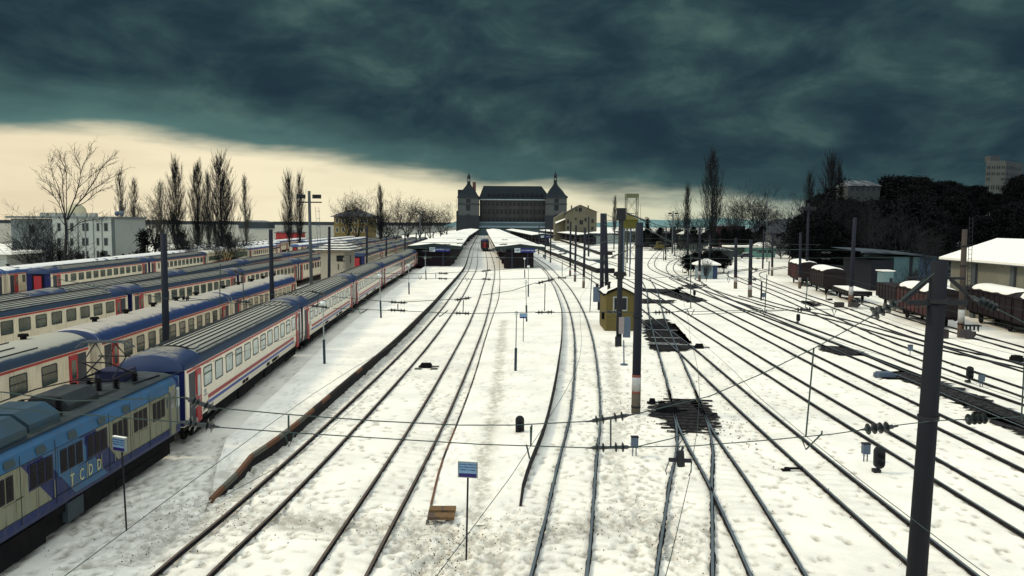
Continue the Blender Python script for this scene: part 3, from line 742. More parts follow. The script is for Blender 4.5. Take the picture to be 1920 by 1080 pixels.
        dd = MB(); dd.box((min(x + q * .2, x + q * .23), -.42, 1.2), (max(x + q * .2, x + q * .23), .42, 3.15)); dd.build("end_door", RED, root)
    ub = MB(); ub.box((4.8, -1.2, .42), (L - 4.8, 1.2, 1.0)); ub.box((9, -1.28, .4), (12.5, -1.1, .95)); ub.box((15, -1.28, .45), (17, -1.1, .95)); ub.box((.2, -1.25, .8), (L - .2, 1.25, 1.02)); ub.build("underframe", DARK, root)
    for x in (3.1, L - 3.1): bogie(root, x)
    return freeze(root)
def run(proto, first, fn, ends, zb=.08, labels=None, L0=26.1, gap=.55):
    """set copies of a coach between the listed distances along the track centre fn(y) -> x"""
    out = []
    for i, (a, b_) in enumerate(ends):
        p = Vector((fn(a), a, zb)); q = Vector((fn(b_), b_, zb)); d = q - p
        o = place(proto, p + d.normalized() * gap / 2, math.atan2(d.y, d.x), ((d.length - gap) / L0, 1, 1), labels[i] if labels else None, first and i == 0)
        out.append(o)
    return out
def lin(pts): return lambda y: float(np.interp(y, [p[1] for p in pts], [p[0] for p in pts]))
def seq(a, n, L=26.4): return [(a + i * L, a + (i + 1) * L) for i in range(n)]
ordn = ["first", "second", "third", "fourth", "fifth", "sixth", "seventh", "eighth", "ninth", "tenth", "eleventh", "twelfth"]
# train 1: red and blue stripes, behind the blue locomotive
t1 = lin([(-14.95, 20), (-14.95, 32.2), (-16.5, 56.9), (-17.85, 82.7), (-19.1, 109.2), (-19.85, 135), (-21, 163), (-24, 240), (-38, 590)])
A_ = coach("", "striped coaches of the train beside the left platform", 'stripe')
e1 = [(32.3, 57.0), (57.0, 82.8), (82.8, 109.1), (109.1, 135.0), (135.0, 161.2), (161.2, 187.5), (187.5, 214)]
run(A_, True, t1, e1, zb=.0, labels=["striped cream coach coupled right behind the blue locomotive, red door open"] + ["striped cream coach beside the left platform, " + o + " behind the locomotive" for o in ordn[1:5]] + ["striped coach of the platform train just where it passes the canopy front", "striped coach of the platform train farthest in beside the left canopy"])
# train 2: tan roofed coach then blue creased roofs
t2 = lin([(-22.1, 10), (-22.4, 40), (-23.3, 61.5), (-24.0, 84)])
B_ = coach("plain cream coach with frosted tan and navy roof at the left edge beside the locomotive", None, 'tan', L=22.2)
B_.location = (t2(17.2), 17.2, 0); B_.rotation_euler = (0, 0, math.atan2(22.2, t2(39.4) - t2(17.2)))
C_ = coach("", "coaches with creased bright blue roofs", 'blue', L=22.2)
run(C_, True, t2, [(39.9, 61.9), (61.9, 83.6)], zb=0, labels=["cream coach with creased blue roof just beyond the tan roofed one", "cream coach with creased blue roof standing last before the signal box"], L0=22.2, gap=.5)
# plain express coaches
G_ = coach("", "cream coaches standing in the sidings", 'plain')
t3 = lin([(-34.2, 30), (-33.3, 66), (-32.6, 90), (-32.7, 130), (-34, 200), (-38, 330)])
run(G_, True, t3, [(40, 66.3), (66.3, 90.6), (90.6, 116.5)] + seq(116.5, 7), labels=["big windowed cream coach of the third row at the left edge of the picture"] + ["cream coach of the third row, " + o + " from the left edge" for o in ordn[1:10]])
t2b = lin([(-27.7, 142), (-29.3, 175), (-30, 202), (-34, 330)])
run(G_, False, t2b, seq(142.4, 6), labels=["cream coach showing its navy and red end just right of the signal box"] + ["cream coach in the row right of the signal box, " + o + " from its near end" for o in ordn[1:6]])
t4 = lin([(-35.6, 35), (-37.0, 62), (-37.6, 83), (-39.1, 110), (-40.5, 140), (-42, 200), (-46, 330)])
run(G_, False, t4, [(36, 61.5), (61.5, 87), (87, 112.5), (112.5, 139)] + seq(139, 7), labels=["frosted roof of the fourth row of coaches, nearest the left edge"] + ["frosted coach roof of the fourth row, " + o + " from the left edge" for o in ordn[1:11]])
t5 = lin([(-54.4, 90), (-55.5, 120), (-57, 147), (-59.5, 199)])
run(G_, False, t5, [(91, 118.5), (118.5, 145)], labels=["cream coach ending in a navy arch and red door at far left", "cream coach between the arched end coach and the ochre one"])
Oc = coach("ochre and orange painted coach with green panels in the far left row", None, 'ochre')
run(Oc, True, t5, [(145, 171.5)])
S_ = coach("", "snow covered coaches in the far left sidings", 'snow')
run(S_, True, t5, [(171.5, 198)], labels=["snow roofed coach directly behind the ochre one"])
t6 = lin([(-56.5, 40), (-59.0, 90), (-62, 147), (-66, 230)])
run(S_, False, t6, [(64, 90.4)] + seq(90.4, 5), labels=["snow roofed cream coach at the left edge in the farthest row", "snow roofed coach behind the navy arched end", "snow roofed coach, third in the farthest left row", "snow roofed coach, fourth in the farthest left row", "snow roofed coach, fifth in the farthest left row", "snow roofed coach, last in the farthest left row"])
t45 = lin([(-46.5, 180), (-49, 330)]); t46 = lin([(-53.2, 186), (-56, 330)])
run(G_, False, t45, seq(186, 5), labels=["coach with a navy arched end facing the camera in the middle sidings"] + ["coach of the middle sidings behind the navy arch, " + o + " in its row" for o in ordn[1:5]])
run(S_, False, t46, seq(196, 4), labels=["snowy coach behind the middle navy arch"] + ["snowy coach behind the middle navy arch, " + o + " in its row" for o in ordn[1:4]])
t7 = lin([(-68, 130), (-72, 300)])
run(S_, False, t7, seq(168, 4), labels=["snow covered coach by the poplars"] + ["snow covered coach in the row by the poplars, " + o + " one" for o in ordn[1:4]])
t8 = lin([(-62, 220), (-63, 330)])
run(S_, False, t8, seq(236, 3), labels=["distant snowy coach in front of the yellow house"] + ["distant snowy coach in front of the yellow house, " + o + " in its row" for o in ordn[1:3]])
t9 = lin([(-9.0, 265), (-20, 600)])
rc = coach("dark red coach standing in the gap between the two canopies", None, 'plain')
for c in KID[rc.name]:
    if c.name.startswith(("end_wall", "body")):
        c.data.materials[0] = mat("dark_red_end", (.05, .016, .018), .6, .4, 1)
run(rc, True, t9, [(268, 294)])

# ---------------------------------------------------------------- the blue and cream locomotive
LBL = mat("loco_light_blue", (.036, .115, .225), .5, .5, .9, (.024, .065, .12), streak=.5, coat=.1)
LDB = mat("loco_dark_blue", (.012, .022, .095), .5, .35, .9, (.01, .015, .05), streak=.35, coat=.05)
LCR = mat("loco_cream", (.20, .20, .135), .5, .45, .9, (.20, .18, .12), streak=.8)
LRF = mat("loco_roof", (.028, .034, .034), .55, .6, 1.2, (.07, .08, .075), .3, 9)
LGR = mat("loco_louvre", (.022, .018, .022), .5, .3, 8)
LLT = mat("loco_letter", (.50, .48, .26), .6, .4, 6)
YL = 21.4                                                     # local x=0 at world y = 12.9, x = world y - 12.9
lo = thing("locomotive", "blue and cream electric locomotive with raised pantograph pulling the striped coaches", "locomotive", (-14.95, 12.9, 0), rz=math.pi / 2)
LL = 19.2
b = MB(); side = [(-1.38, 1.05), (-1.44, 1.2), (-1.45, 2.9), (-1.36, 3.22), (-1.18, 3.40)]
b.extr(side + [(-y, z) for y, z in side[::-1]], 0.25, LL - .1, closed=True, caps=True)
b.build("body", LDB, lo)
def lpoly(name, pts, m_, y=-1.455, cut=None):
    """painted panel on the visible side: points (world y, z)"""
    mb = MB(); n = len(pts)
    mb.add([(a - 12.9, y, z) for a, z in pts] + [(a - 12.9, y + .02, z) for a, z in pts], [tuple(range(n)), *[(i, n + i, n + (i + 1) % n, (i + 1) % n) for i in range(n)]]); return mb.build(name, m_, lo)
def bd(z, o): return o + (2.88 - z)
lpoly("blue_panel", [(bd(1.42, 22.45), 1.42), (bd(1.22, 22.45), 1.22), (bd(1.22, 24.42), 1.22), (bd(1.42, 24.42), 1.42), (bd(2.88, 24.42), 2.88), (bd(2.88, 22.45), 2.88)], LBL)
lpoly("cream_panel", [(13.4, 1.42), (bd(1.42, 21.45), 1.42), (bd(2.88, 21.45), 2.88), (13.4, 2.88)], LCR)
lpoly("cream_panel", [(bd(1.42, 25.4), 1.42), (31.9, 1.42), (31.9, 2.88), (bd(2.88, 25.4), 2.88)], LCR)
ub_ = MB(); ub_.add([(.3, -1.462, 2.90), (LL - .35, -1.462, 2.90), (LL - .35, -1.372, 3.225), (.3, -1.372, 3.225)], [(0, 1, 2, 3)]); ub_.add([(.3, -1.372, 3.227), (LL - .35, -1.372, 3.227), (LL - .35, -1.19, 3.41), (.3, -1.19, 3.41)], [(0, 1, 2, 3)])
ub_.build("blue_band", LBL, lo)
for a in [14.2, 15.9, 17.6, 19.3, 21.0, 22.45, 24.1, 25.85, 27.5]:
    mb = MB(); x = a - 12.9
    n = 12; pts = []
    for k in range(n):
        q = 2 * math.pi * k / n; cx_ = max(-1, min(1, 1.35 * math.cos(q))); cz_ = max(-1, min(1, 1.35 * math.sin(q)))
        u = .11 * cz_; pts.append((x + .24 * cx_, -1.430 + u * .27 - .012, 3.06 + u))
    mb.add(pts, [tuple(range(n))]); mb.build("porthole", mat("porthole_grey", (.045, .065, .07), .4), lo)
grp = [(15.0, 16.1), (16.6, 17.8), (18.3, 19.5), (20.0, 21.1), (21.8, 22.95), (23.3, 24.6), (24.85, 26.1), (26.45, 27.55), (27.95, 29.05), (29.45, 30.55)]
for a, b_ in grp:
    fr = MB(); x0, x1 = a - 12.9, b_ - 12.9
    m__ = LDB if a in (21.8, 24.85) else LCR if (a < 21 or a > 26.2) else LBL; g_ = .02 if m__ == LDB else .07; fr.box((x0 - g_, -1.474, 2.06 - g_), (x1 + g_, -1.44, 2.75 + g_)); f0 = fr.build("louvre_panel", m__, lo)
    for k in range(3):
        w_ = (x1 - x0) / 3; mb = MB(); xa = x0 + k * w_ + .025; xb = xa + w_ - .05
        mb.box((xa, -1.478, 2.06), (xb, -1.45, 2.75))
        for z in np.arange(2.08, 2.74, .06): mb.add([(xa, -1.479, z), (xb, -1.479, z), (xb, -1.500, z + .035), (xa, -1.500, z + .035)], [(0, 1, 2, 3)])
        mb.build("louvre", LGR, f0)
rb_ = MB(); 
for a in np.arange(14, 31, .9): rb_.box((a - 12.9, -1.472, 1.45), (a - 12.87, -1.452, 1.98))
rb_.build("side_ribs", LCR, lo)
# lettering on the light blue panel: four block letters
for i, ch in enumerate("TCDD"):
    M = Matrix.Translation((23.95 + i * .53 - 12.9, -1.470, 1.66)) @ Matrix.Rotation(R(90), 4, 'X') @ Matrix.Diagonal((.75, 1.05, 1, 1))
    text_part(ch, .50, LLT, M, lo)
sm = MB()
for z in (2.885, 1.43): sm.box((.4, -1.468, z), (LL - .3, -1.450, z + .018))
for a in (15.0, 16.35, 18.05, 19.75, 21.42, 23.12, 26.27, 27.75, 29.25): sm.box((a - 12.91, -1.466, 1.22), (a - 12.895, -1.452, 3.18))
sm.box((.4, -1.27, 3.425), (LL - .3, -1.20, 3.46)); sm.build("panel_seams", mat("seam_dark", (.02, .03, .04), .8), lo)
for a in (16.9, 20.6, 24.3, 28.1): MB().box((a - 12.9, -1.476, 2.0), (a - 12.9 + .9, -1.45, 2.014)).build("handrail", DARK, lo)
# cab at the coupled end
cb = MB(); cb.box((18.05, -1.475, 1.15), (18.6, -1.44, 3.1)); cdo = cb.build("cab_door", LCR, lo)
rr = MB(); rrect(rr, 18.15, 18.5, 2.2, 2.9, .07, -1.482); rr.build("pane", GLASS, cdo)
mb = MB(); rrect(mb, 18.68, 19.0, 2.15, 2.95, .07, -1.474); mb.build("cab_window", GLASSP, lo)
mb = MB(); rrect(mb, 17.72, 17.92, 2.3, 2.7, .07, -1.474); mb.build("small_window", GLASS, lo)
hr = MB()
for x in (17.98, 18.64): hr.tube([(x, -1.53, 1.2), (x, -1.53, 2.9)], .018, 6)
hr.build("handrail", GALV, lo)
mb = MB(); mb.box((LL - .12, -1.40, 1.1), (LL - .02, 1.40, 3.35)); mb.build("end_wall", LBL, lo)
bf = MB(); bf.tube([(LL, -.95, 1.05), (LL + .35, -.95, 1.05)], .09, 8); bf.tube([(LL + .3, -.95, 1.05), (LL + .36, -.95, 1.05)], .24, 12); bf.build("buffer", DARK, lo)
# roof deck, boxes, insulators
sec = [(-1.18, 3.405), (-.9, 3.50), (0, 3.56), (.9, 3.50), (1.18, 3.405)]
MB().extr(sec, .3, LL - .2).build("roof_deck", LRF, lo)
hb = mat("hood_blue_grey", (.028, .050, .062), .5, .5, .8, (.015, .07, .13), .2, 6)
def hood(x0, x1, w_, h_, m_, ch=.3, y=0.0, name="roof_housing"):
    sec = [(-w_, 3.45), (-w_, 3.45 + h_ * .45), (-w_ + ch, 3.45 + h_), (w_ - ch, 3.45 + h_), (w_, 3.45 + h_ * .45), (w_, 3.45)]
    sec = [(a + y, z) for a, z in sec]
    return MB().extr(sec, x0, x1, closed=True, caps=True).build(name, m_, lo)
hood(3.2, 6.9, 1.15, .62, hb, .45); hood(7.2, 9.4, 1.15, .62, hb, .45); hood(9.75, 11.35, 1.0, .60, hb, .45)
hood(12.3, 14.2, .72, .55, mat("hood_dark", (.020, .024, .026), .6, .4, 2, (.05, .06, .06)), .28)
hood(16.85, 17.9, .55, .50, mat("box_navy", (.016, .018, .05), .5, .3, 3), .02, .25)
hood(14.4, 15.5, .35, .14, LRF, .03, -.35)
def rinsul(x, y, h_, r=.09, z=3.5):
    mb = MB(); mb.tube([(x, y, z), (x, y, z + h_)], r * .6, 8)
    k = .06
    while k < h_ - .03: mb.tube([(x, y, z + k), (x, y, z + k + .03)], [r * 1.5, r], 10); k += .075
    mb.tube([(x, y, z + h_ - .03), (x, y, z + h_ + .03)], r * 1.1, 8)
    mb.build("roof_insulator", DARK, lo)
for x, y, h_ in ((11.75, -.72, .55), (14.6, .35, .45), (15.1, -.25, .5), (15.75, -.55, .35), (15.95, .55, .35), (17.2, -.55, .3), (12.0, .6, .4), (18.2, .4, .3)): rinsul(x, y, h_)
mb = MB(); mb.tube([(9.9, .2, 4.25), (12, .1, 4.3), (14.6, .35, 4.05), (15.1, -.25, 4.05), (16, .2, 3.95)], .022, 6); mb.tube([(11.75, -.72, 4.1), (12.0, .6, 3.95)], .02, 6); mb.tube([(16.5, -.8, 3.56), (18.4, -.95, 3.52)], .03, 6); mb.tube([(15.9, .9, 3.54), (18.4, .7, 3.54)], .03, 6)
mb.build("roof_cable", BLACK, lo)
# pantograph
pg = MB(); bx = 14.9
for s_ in (-1, 1):
    pg.tube([(bx + 1.9, s_ * .55, 3.95), (bx + .5, s_ * .45, 4.55), (bx + 1.25, s_ * .35, 5.15)], .028, 6)
    pg.tube([(bx + .6, s_ * .55, 3.95), (bx + 1.9, s_ * .45, 4.55), (bx + 1.25, s_ * .35, 5.15)], .028, 6)
    pg.tube([(bx + .4, s_ * .62, 3.93), (bx + 2.2, s_ * .62, 3.93)], .04, 6)
for x, z in ((bx + .5, 4.55), (bx + 1.9, 4.55), (bx + .4, 3.93), (bx + 2.2, 3.93)): pg.tube([(x, -.6, z), (x, .6, z)], .028, 6)
pg.tube([(bx + .5, -.45, 4.55), (bx + 1.9, .45, 4.55)], .018, 5)
pgo = pg.build("pantograph", BLACK, lo)
hp = MB()
for dx in (-.18, .18): hp.tube([(bx + 1.25 + dx, -1.0, 4.98), (bx + 1.25 + dx, -.72, 5.2), (bx + 1.25 + dx, .72, 5.2), (bx + 1.25 + dx, 1.0, 4.98)], .03, 6)
hp.tube([(bx + 1.07, 0, 5.17), (bx + 1.43, 0, 5.17)], .03, 6); hp.build("collector_head", mat("collector_grey", (.06, .07, .08), .5), pgo)
ug = MB(); ug.box((.6, -1.3, .75), (LL - .4, 1.3, 1.08)); ug.box((.8, -1.2, .28), (LL - .6, 1.2, .76)); ug.box((7.5, -1.33, .22), (9.8, -1.0, .95)); ug.box((11.6, -1.36, .35), (12.9, -1.05, 1.0), 0); ug.build("underframe", DARK, lo)  # long low box added to darken the space under the body
MB().box((10.9, -1.37, .38), (11.8, -1.0, .98)).build("equipment_box", mat("box_greyblue", (.035, .05, .06), .6, .4, 3), lo)
for x in (3.2, 15.9): bogie(lo, x)
pl_ = MB(); pl_.box((11.0, -1.39, 1.02), (11.5, -1.36, 1.30)); pl_.build("battery_hatch", DARK, lo)

# ---------------------------------------------------------------- goods wagons on the right
WR = mat("wagon_red_wood", (.040, .009, .010), .75, .55, 1.6, (.045, .016, .016), streak=.5)
WD = mat("wagon_dark_brown", (.014, .009, .010), .8, .5, 1.6, (.015, .01, .012))
def wagon(label, p, head, L, W=2.8, h0=1.1, h1=3.1, snow=True, mside=None, mend=None, roof=True, group="goods wagons on the right sidings", cat="goods wagon", name="covered_wagon", panels=8, deck=.0):
    """x = along, near end at x=0, -y... +y is the side that faces the middle of the yard"""
    root = thing(name, label, cat, (p[0], p[1], 0.0), group, rz=head)
    mside = mside or WR; mend = mend or WD  # darker end colour carries the shade of faces turned from the sun
    b = MB(); b.box((0, -W / 2, h0), (L, W / 2, h1)); b.build("body", mend, root)
    for s_ in (1, -1):
        for k in range(panels):
            x0 = .06 + k * (L - .12) / panels; x1 = x0 + (L - .12) / panels - .10
            pb = MB(); pb.box((x0, min(s_ * (W / 2), s_ * (W / 2 + .03)), h0 + .1), (x1, max(s_ * W / 2, s_ * (W / 2 + .03)), h1 - .12))
            for z in np.arange(h0 + .3, h1 - .2, .22): pb.box((x0, min(s_ * (W / 2 + .03), s_ * (W / 2 + .034)), z), (x1, max(s_ * (W / 2 + .03), s_ * (W / 2 + .036)), z + .02), 1)
            pb.build("side_panel", [mside if k not in (3, 4) else mat("wagon_door_red", (.066, .011, .012), .7, .5, 2, (.10, .02, .02), streak=.3) if mside == WR else mside, WD], root)
        rb = MB()
        for k in range(panels + 1):
            x0 = max(0, k * L / panels - .04); rb.box((x0, min(s_ * W / 2, s_ * (W / 2 + .08)), h0), (x0 + .08, max(s_ * W / 2, s_ * (W / 2 + .08)), h1))
        rb.build("frame_posts", WD, root)
    if roof:
        sec = [((W / 2 + .08) * math.cos(math.pi * i / 12), h1 + .02 + .55 * math.sin(math.pi * i / 12)) for i in range(13)]
        MB().extr(sec, -.12, L + .12, closed=True, caps=True).build("roof", WD, root, smooth=False)
        if snow:
            v = []; nx, n = 24, 12
            for i in range(nx + 1):
                t = i / nx; x = -.06 + (L + .12) * t; w_ = (.84 + .04 * math.sin(3.1 * t * 5) + .03 * math.sin(31 * t + 1)) * min(1, (t * 9 + .15), ((1 - t) * 9 + .15))
                for j in range(n + 1):
                    q = math.pi * (.5 + (j / n - .5) * w_); e_ = .10 * math.sin(math.pi * j / n) ** .4 * min(1, t * 12 + .1, (1 - t) * 12 + .1)
                    v.append((x, (W / 2 + .08 + e_) * math.cos(q), h1 + .03 + (.56 + e_) * math.sin(q)))
            MB().add(v, [(i * (n + 1) + j, (i + 1) * (n + 1) + j, (i + 1) * (n + 1) + j + 1, i * (n + 1) + j + 1) for i in range(nx) for j in range(n)]).build("roof_snow", CLEAN, root, smooth=True)
    ub = MB(); ub.box((.1, -1.1, .85), (L - .1, 1.1, h0)); ub.build("underframe", DARK, root)
    for x in ((1.6, L - 1.6) if L < 13 else (1.6, 3.2, L - 3.2, L - 1.6)):
        ax = MB(); ax.tube([(x, -.72, .5), (x, .72, .5)], .06, 6)
        for s_ in (-1, 1): ax.tube([(x, s_ * .80, .5), (x, s_ * .68, .5)], .5, 14)
        ax.build("wheelset", DARK, root)
    bu = MB()
    for x, q in ((0, -1), (L, 1)):
        for s_ in (-.87, .87): bu.tube([(x, s_, 1.03), (x + q * .5, s_, 1.03)], .08, 6); bu.tube([(x + q * .48, s_, 1.03), (x + q * .54, s_, 1.03)], .22, 10)
    bu.build("buffers", DARK, root)
    return root
def wplace(label, near, far, **k):
    a, b_ = P(*near), P(*far); d = b_ - a
    return a, math.atan2(d.y, d.x)
def wg(label, x, y, deg, L, **k): return wagon(label, (x, y), R(90 - deg), L, **k)
wg("red covered goods wagon with snow on its roof, farthest left of the wagons", 46.2, 123.5, 10, 10.5, h1=3.3)
wg("dark covered goods wagon with a thick snow cap, second wagon from the left", 43.9, 108, 10, 9.5, mside=WD, h1=3.15)
wagon("low flat wagon carrying snow, in front of the dark covered wagon", (43.0, 98.0), R(90 - 10), 8.6, h0=.95, h1=1.45, roof=False, mside=WD, name="flat_wagon", cat="flat wagon", panels=6)
fs = MB(); 
for i in range(1): fs.box((.3, -1.25, 1.45), (8.6, 1.25, 1.53))
wf = fs.build("deck_snow", CLEAN); wf.parent = [o for o in col.objects if o.name.startswith("flat_wagon")][0]
wg("dark open sided wagon coupled before the red wagon by the big pole", 43.4, 85.0, 12, 11.5, mside=WD, roof=False, h1=2.75, name="open_wagon")
wg("weathered red covered wagon with snowy roof behind the big right pole", 40.4, 74, 10, 9.8, h1=3.2)
wg("long dark service coach with snowy roof beside the warehouse, the farther one", 46.1, 70.6, 9, 9.5, mside=WD, h1=3.25, name="service_coach", cat="service coach", group="dark service coaches beside the warehouse")
wg("long dark service coach with snowy roof at the right edge of the picture", 43.6, 55.8, 9, 14.3, mside=WD, h1=3.25, name="service_coach", cat="service coach", group="dark service coaches beside the warehouse")

# ---------------------------------------------------------------- buildings
WG = mat("dark_window", (.006, .009, .012), .3, spec=.3)
def wall_windows(root, o, u, n, cells, m_=WG, fr=None, name="window", out=.05, arch=False):
    """windows on a wall: o = lower corner, u = unit along the wall, n = outward unit, cells = (s, z, w, h)"""
    o, u, n = Vector(o), Vector(u).normalized(), Vector(n).normalized(); up = Vector((0, 0, 1))
    for s_, z, w_, h_ in cells:
        p = o + u * s_ + up * z; mb = MB()
        obox(mb, p - n * .1, u * w_, up * h_, n * (.1 + out * .5), 0)
        t = .12 * min(w_, 1.2)
        for a, b_, c_, d_ in ((-t, -t, w_ + 2 * t, t), (-t, h_, w_ + 2 * t, t), (-t, 0, t, h_), (w_, 0, t, h_)):
            obox(mb, p + u * a + up * b_ - n * .05, u * c_, up * d_, n * (.05 + out), 1)
        obox(mb, p + u * (w_ / 2 - t * .2) - n * .02, u * t * .4, up * h_, n * (.02 + out * .8), 1)
        if arch:
            q = [p + up * h_ + u * (w_ / 2) + (u * math.cos(math.pi * k / 8) + up * math.sin(math.pi * k / 8)) * w_ / 2 + n * out * .6 for k in range(9)]
            mb.add(q, [tuple(range(9))], 0)
        mb.build(name, [m_, fr or m_], root)
def block(root, x0, x1, y0, y1, z0, z1, m_, name="wall"):
    return MB().box((x0, y0, z0), (x1, y1, z1)).build(name, m_, root)
def hip(root, x0, x1, y0, y1, z0, z1, rx0, rx1, m_, ov=.6, name="roof", ry=None, th=.15):
    x0 -= ov; x1 += ov; y0 -= ov; y1 += ov; yc = (y0 + y1) / 2 if ry is None else ry
    v = [(x0, y0, z0), (x1, y0, z0), (x1, y1, z0), (x0, y1, z0), (rx0, yc, z1), (rx1, yc, z1)] + [(x0, y0, z0 - th), (x1, y0, z0 - th), (x1, y1, z0 - th), (x0, y1, z0 - th)]
    return MB().add(v, [(0, 1, 5, 4), (1, 2, 5), (2, 3, 4, 5), (3, 0, 4), (6, 7, 1, 0), (7, 8, 2, 1), (8, 9, 3, 2), (9, 6, 0, 3), (9, 8, 7, 6)]).build(name, m_, root)
# grand terminus at the end of the platforms
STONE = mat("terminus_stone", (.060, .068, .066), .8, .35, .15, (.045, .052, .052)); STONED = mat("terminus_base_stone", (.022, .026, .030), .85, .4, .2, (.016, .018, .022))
COURT = mat("terminus_court_stone", (.050, .046, .045), .85, .3, .12, (.024, .024, .028)); SLATE = mat("terminus_slate", (.010, .015, .020), .7, .4, .2, (.015, .02, .025), snow=.90, snowc=(.07, .09, .10), spec=.1)
YS = 600.0; S = lambda px, py, Y=YS: D(px, py, Y)
st_ = thing("station_building", "large stone terminus with two spired corner towers behind the platform canopies", "station", (-20, YS, 0))
a, b_ = S(903, 373), S(1024, 373); ev = a.z
block(st_, a.x - 2, b_.x + 2, YS + 14, YS + 30, 0, ev, COURT)
rl, rr_ = S(905, 347), S(1017, 347)
MB().add([(a.x - 3, YS + 13, ev), (b_.x + 5, YS + 13, ev), (b_.x + 5, YS + 31, ev), (a.x - 3, YS + 31, ev), (rl.x, YS + 19, rl.z + .3), (rr_.x, YS + 19, rl.z + .3), (rr_.x, YS + 25, rl.z + .3), (rl.x, YS + 25, rl.z + .3)],
         [(0, 1, 5, 4), (1, 2, 6, 5), (2, 3, 7, 6), (3, 0, 4, 7), (4, 5, 6, 7), (0, 3, 2, 1)]).build("roof", SLATE, st_)
MB().box((a.x - 2.5, YS + 12.6, ev - .5), (b_.x + 4.5, YS + 13.4, ev + .35)).build("snowy_cornice", mat("cornice_snow", (.26, .30, .31), .8), st_)
nw = 15; wd_ = (b_.x - a.x) / nw
for k in range(nw + 1):
    if k % 3 == 0: block(st_, a.x + k * wd_ - .3, a.x + k * wd_ + .3, YS + 13.2, YS + 14.1, 0, ev - .6, COURT, "pilaster")
wall_windows(st_, (a.x, YS + 14, 0), (1, 0, 0), (0, -1, 0), [(k * wd_ + .9, z, 2.2, h_) for k in range(nw) for z, h_ in ((ev - 4.8, 2.8), (ev - 11, 3.6))], fr=COURT)
wall_windows(st_, (a.x, YS + 14, 0), (1, 0, 0), (0, -1, 0), [(k * wd_ + .9, ev - 18.5, 2.4, 3.8) for k in range(nw)], fr=COURT, arch=True)
for k in range(12):
    x = a.x + 5 + k * (b_.x - a.x - 8) / 11; mb = MB(); mb.box((x - .7, YS + 13.9, ev + 2.2), (x + .7, YS + 16, ev + 3.8)); mb.add([(x - .9, YS + 13.8, ev + 3.8), (x + .9, YS + 13.8, ev + 3.8), (x, YS + 13.8, ev + 4.9), (x - .9, YS + 17, ev + 3.8), (x + .9, YS + 17, ev + 3.8), (x, YS + 17, ev + 4.9)], [(0, 1, 2), (0, 2, 5, 3), (1, 4, 5, 2)])
    mb.build("dormer", SLATE, st_)
MB().box((a.x - 2, YS + 2, 0), (b_.x + 4, YS + 13.5, S(960, 418).z)).build("concourse_wall", mat("concourse_teal", (.05, .075, .085), .6, .3, .3), st_)
MB().add([(a.x - 3, YS, S(960, 427).z), (b_.x + 5, YS, S(960, 427).z), (b_.x + 4, YS + 6, S(960, 416).z), (a.x - 2, YS + 6, S(960, 416).z)], [(0, 1, 2, 3)]).build("concourse_roof", mat("concourse_roof", (.10, .14, .155), .5), st_)
def tower(x0, x1, ytop, spx, sy, chim):
    p0, p1 = S(x0, 371), S(x1, 371); e = p0.z; zb = S(x0, 404).z
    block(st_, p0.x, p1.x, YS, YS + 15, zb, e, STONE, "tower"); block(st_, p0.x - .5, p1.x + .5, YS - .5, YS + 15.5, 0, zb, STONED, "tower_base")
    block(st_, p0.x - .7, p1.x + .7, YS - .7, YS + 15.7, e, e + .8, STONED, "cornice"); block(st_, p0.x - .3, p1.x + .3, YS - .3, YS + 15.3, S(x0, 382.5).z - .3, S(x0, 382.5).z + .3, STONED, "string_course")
    w_ = p1.x - p0.x; cx_ = S(spx, 370).x; cy_ = YS + 7.5; tops = S(spx, sy)
    lev = [(e + .8, w_ / 2 + .8, 8.2), (e + 2.6, w_ / 2 - 1.0, 6.6), (e + 5.5, w_ * .33, 4.6), (e + 8.0, w_ * .20, 2.9), (e + 9.8, w_ * .115, 1.7), (e + 11.2, w_ * .075, 1.15), (tops.z - 7, w_ * .075, 1.15)]
    mb = MB(); v = []
    mc = (p0.x + p1.x) / 2
    for i, (z, hx, hy) in enumerate(lev):
        t = min(1, i / 3); c_ = mc * (1 - t) + cx_ * t
        v += [(c_ - hx, cy_ - hy, z), (c_ + hx, cy_ - hy, z), (c_ + hx, cy_ + hy, z), (c_ - hx, cy_ + hy, z)]
    mb.add(v, [(i * 4 + j, i * 4 + (j + 1) % 4, i * 4 + 4 + (j + 1) % 4, i * 4 + 4 + j) for i in range(len(lev) - 1) for j in range(4)]); mb.build("spire_roof", SLATE, st_)
    zt = tops.z - 6.9; lm = MB()
    for sx in (-1, 1):
        for sy_ in (-1, 1): lm.box((cx_ + sx * .85 - .25, cy_ + sy_ * .85 - .25, zt), (cx_ + sx * .85 + .25, cy_ + sy_ * .85 + .25, zt + 3.2))
    lm.box((cx_ - 1.25, cy_ - 1.25, zt + 3.2), (cx_ + 1.25, cy_ + 1.25, zt + 3.7)); lm.sphere((cx_, cy_, zt + 3.7), 1.15, 10, 6, sz=1.6); lm.box((cx_ - 1.2, cy_ - 1.2, zt - .5), (cx_ + 1.2, cy_ + 1.2, zt + .3)); lm.tube([(cx_, cy_, zt + 4.6), (cx_, cy_, zt + 7)], [.45, .15], 6)
    lm.build("lantern", STONED, st_)
    wall_windows(st_, (mc - 1.5, YS, 0), (1, 0, 0), (0, -1, 0), [(0, S(x0, 379).z - .4, 3, 2.8), (0, S(x0, 394.5).z, 3, 4)], fr=STONED); wall_windows(st_, (mc - 1.5, YS - .5, 0), (1, 0, 0), (0, -1, 0), [(0, S(x0, 414).z, 3, 3.5)], fr=STONED, arch=True)
tower(859, 897, 370, 878, 322, 1); tower(1024, 1063, 371, 1042, 320, 0)
cp = S(888, 352); MB().box((cp.x - 1.2, YS + 9, S(888, 362).z - 4), (cp.x + 1.2, YS + 12, S(888, 340).z)).build("chimney", mat("chimney_red", (.12, .05, .045), .8, .4, 1), st_)
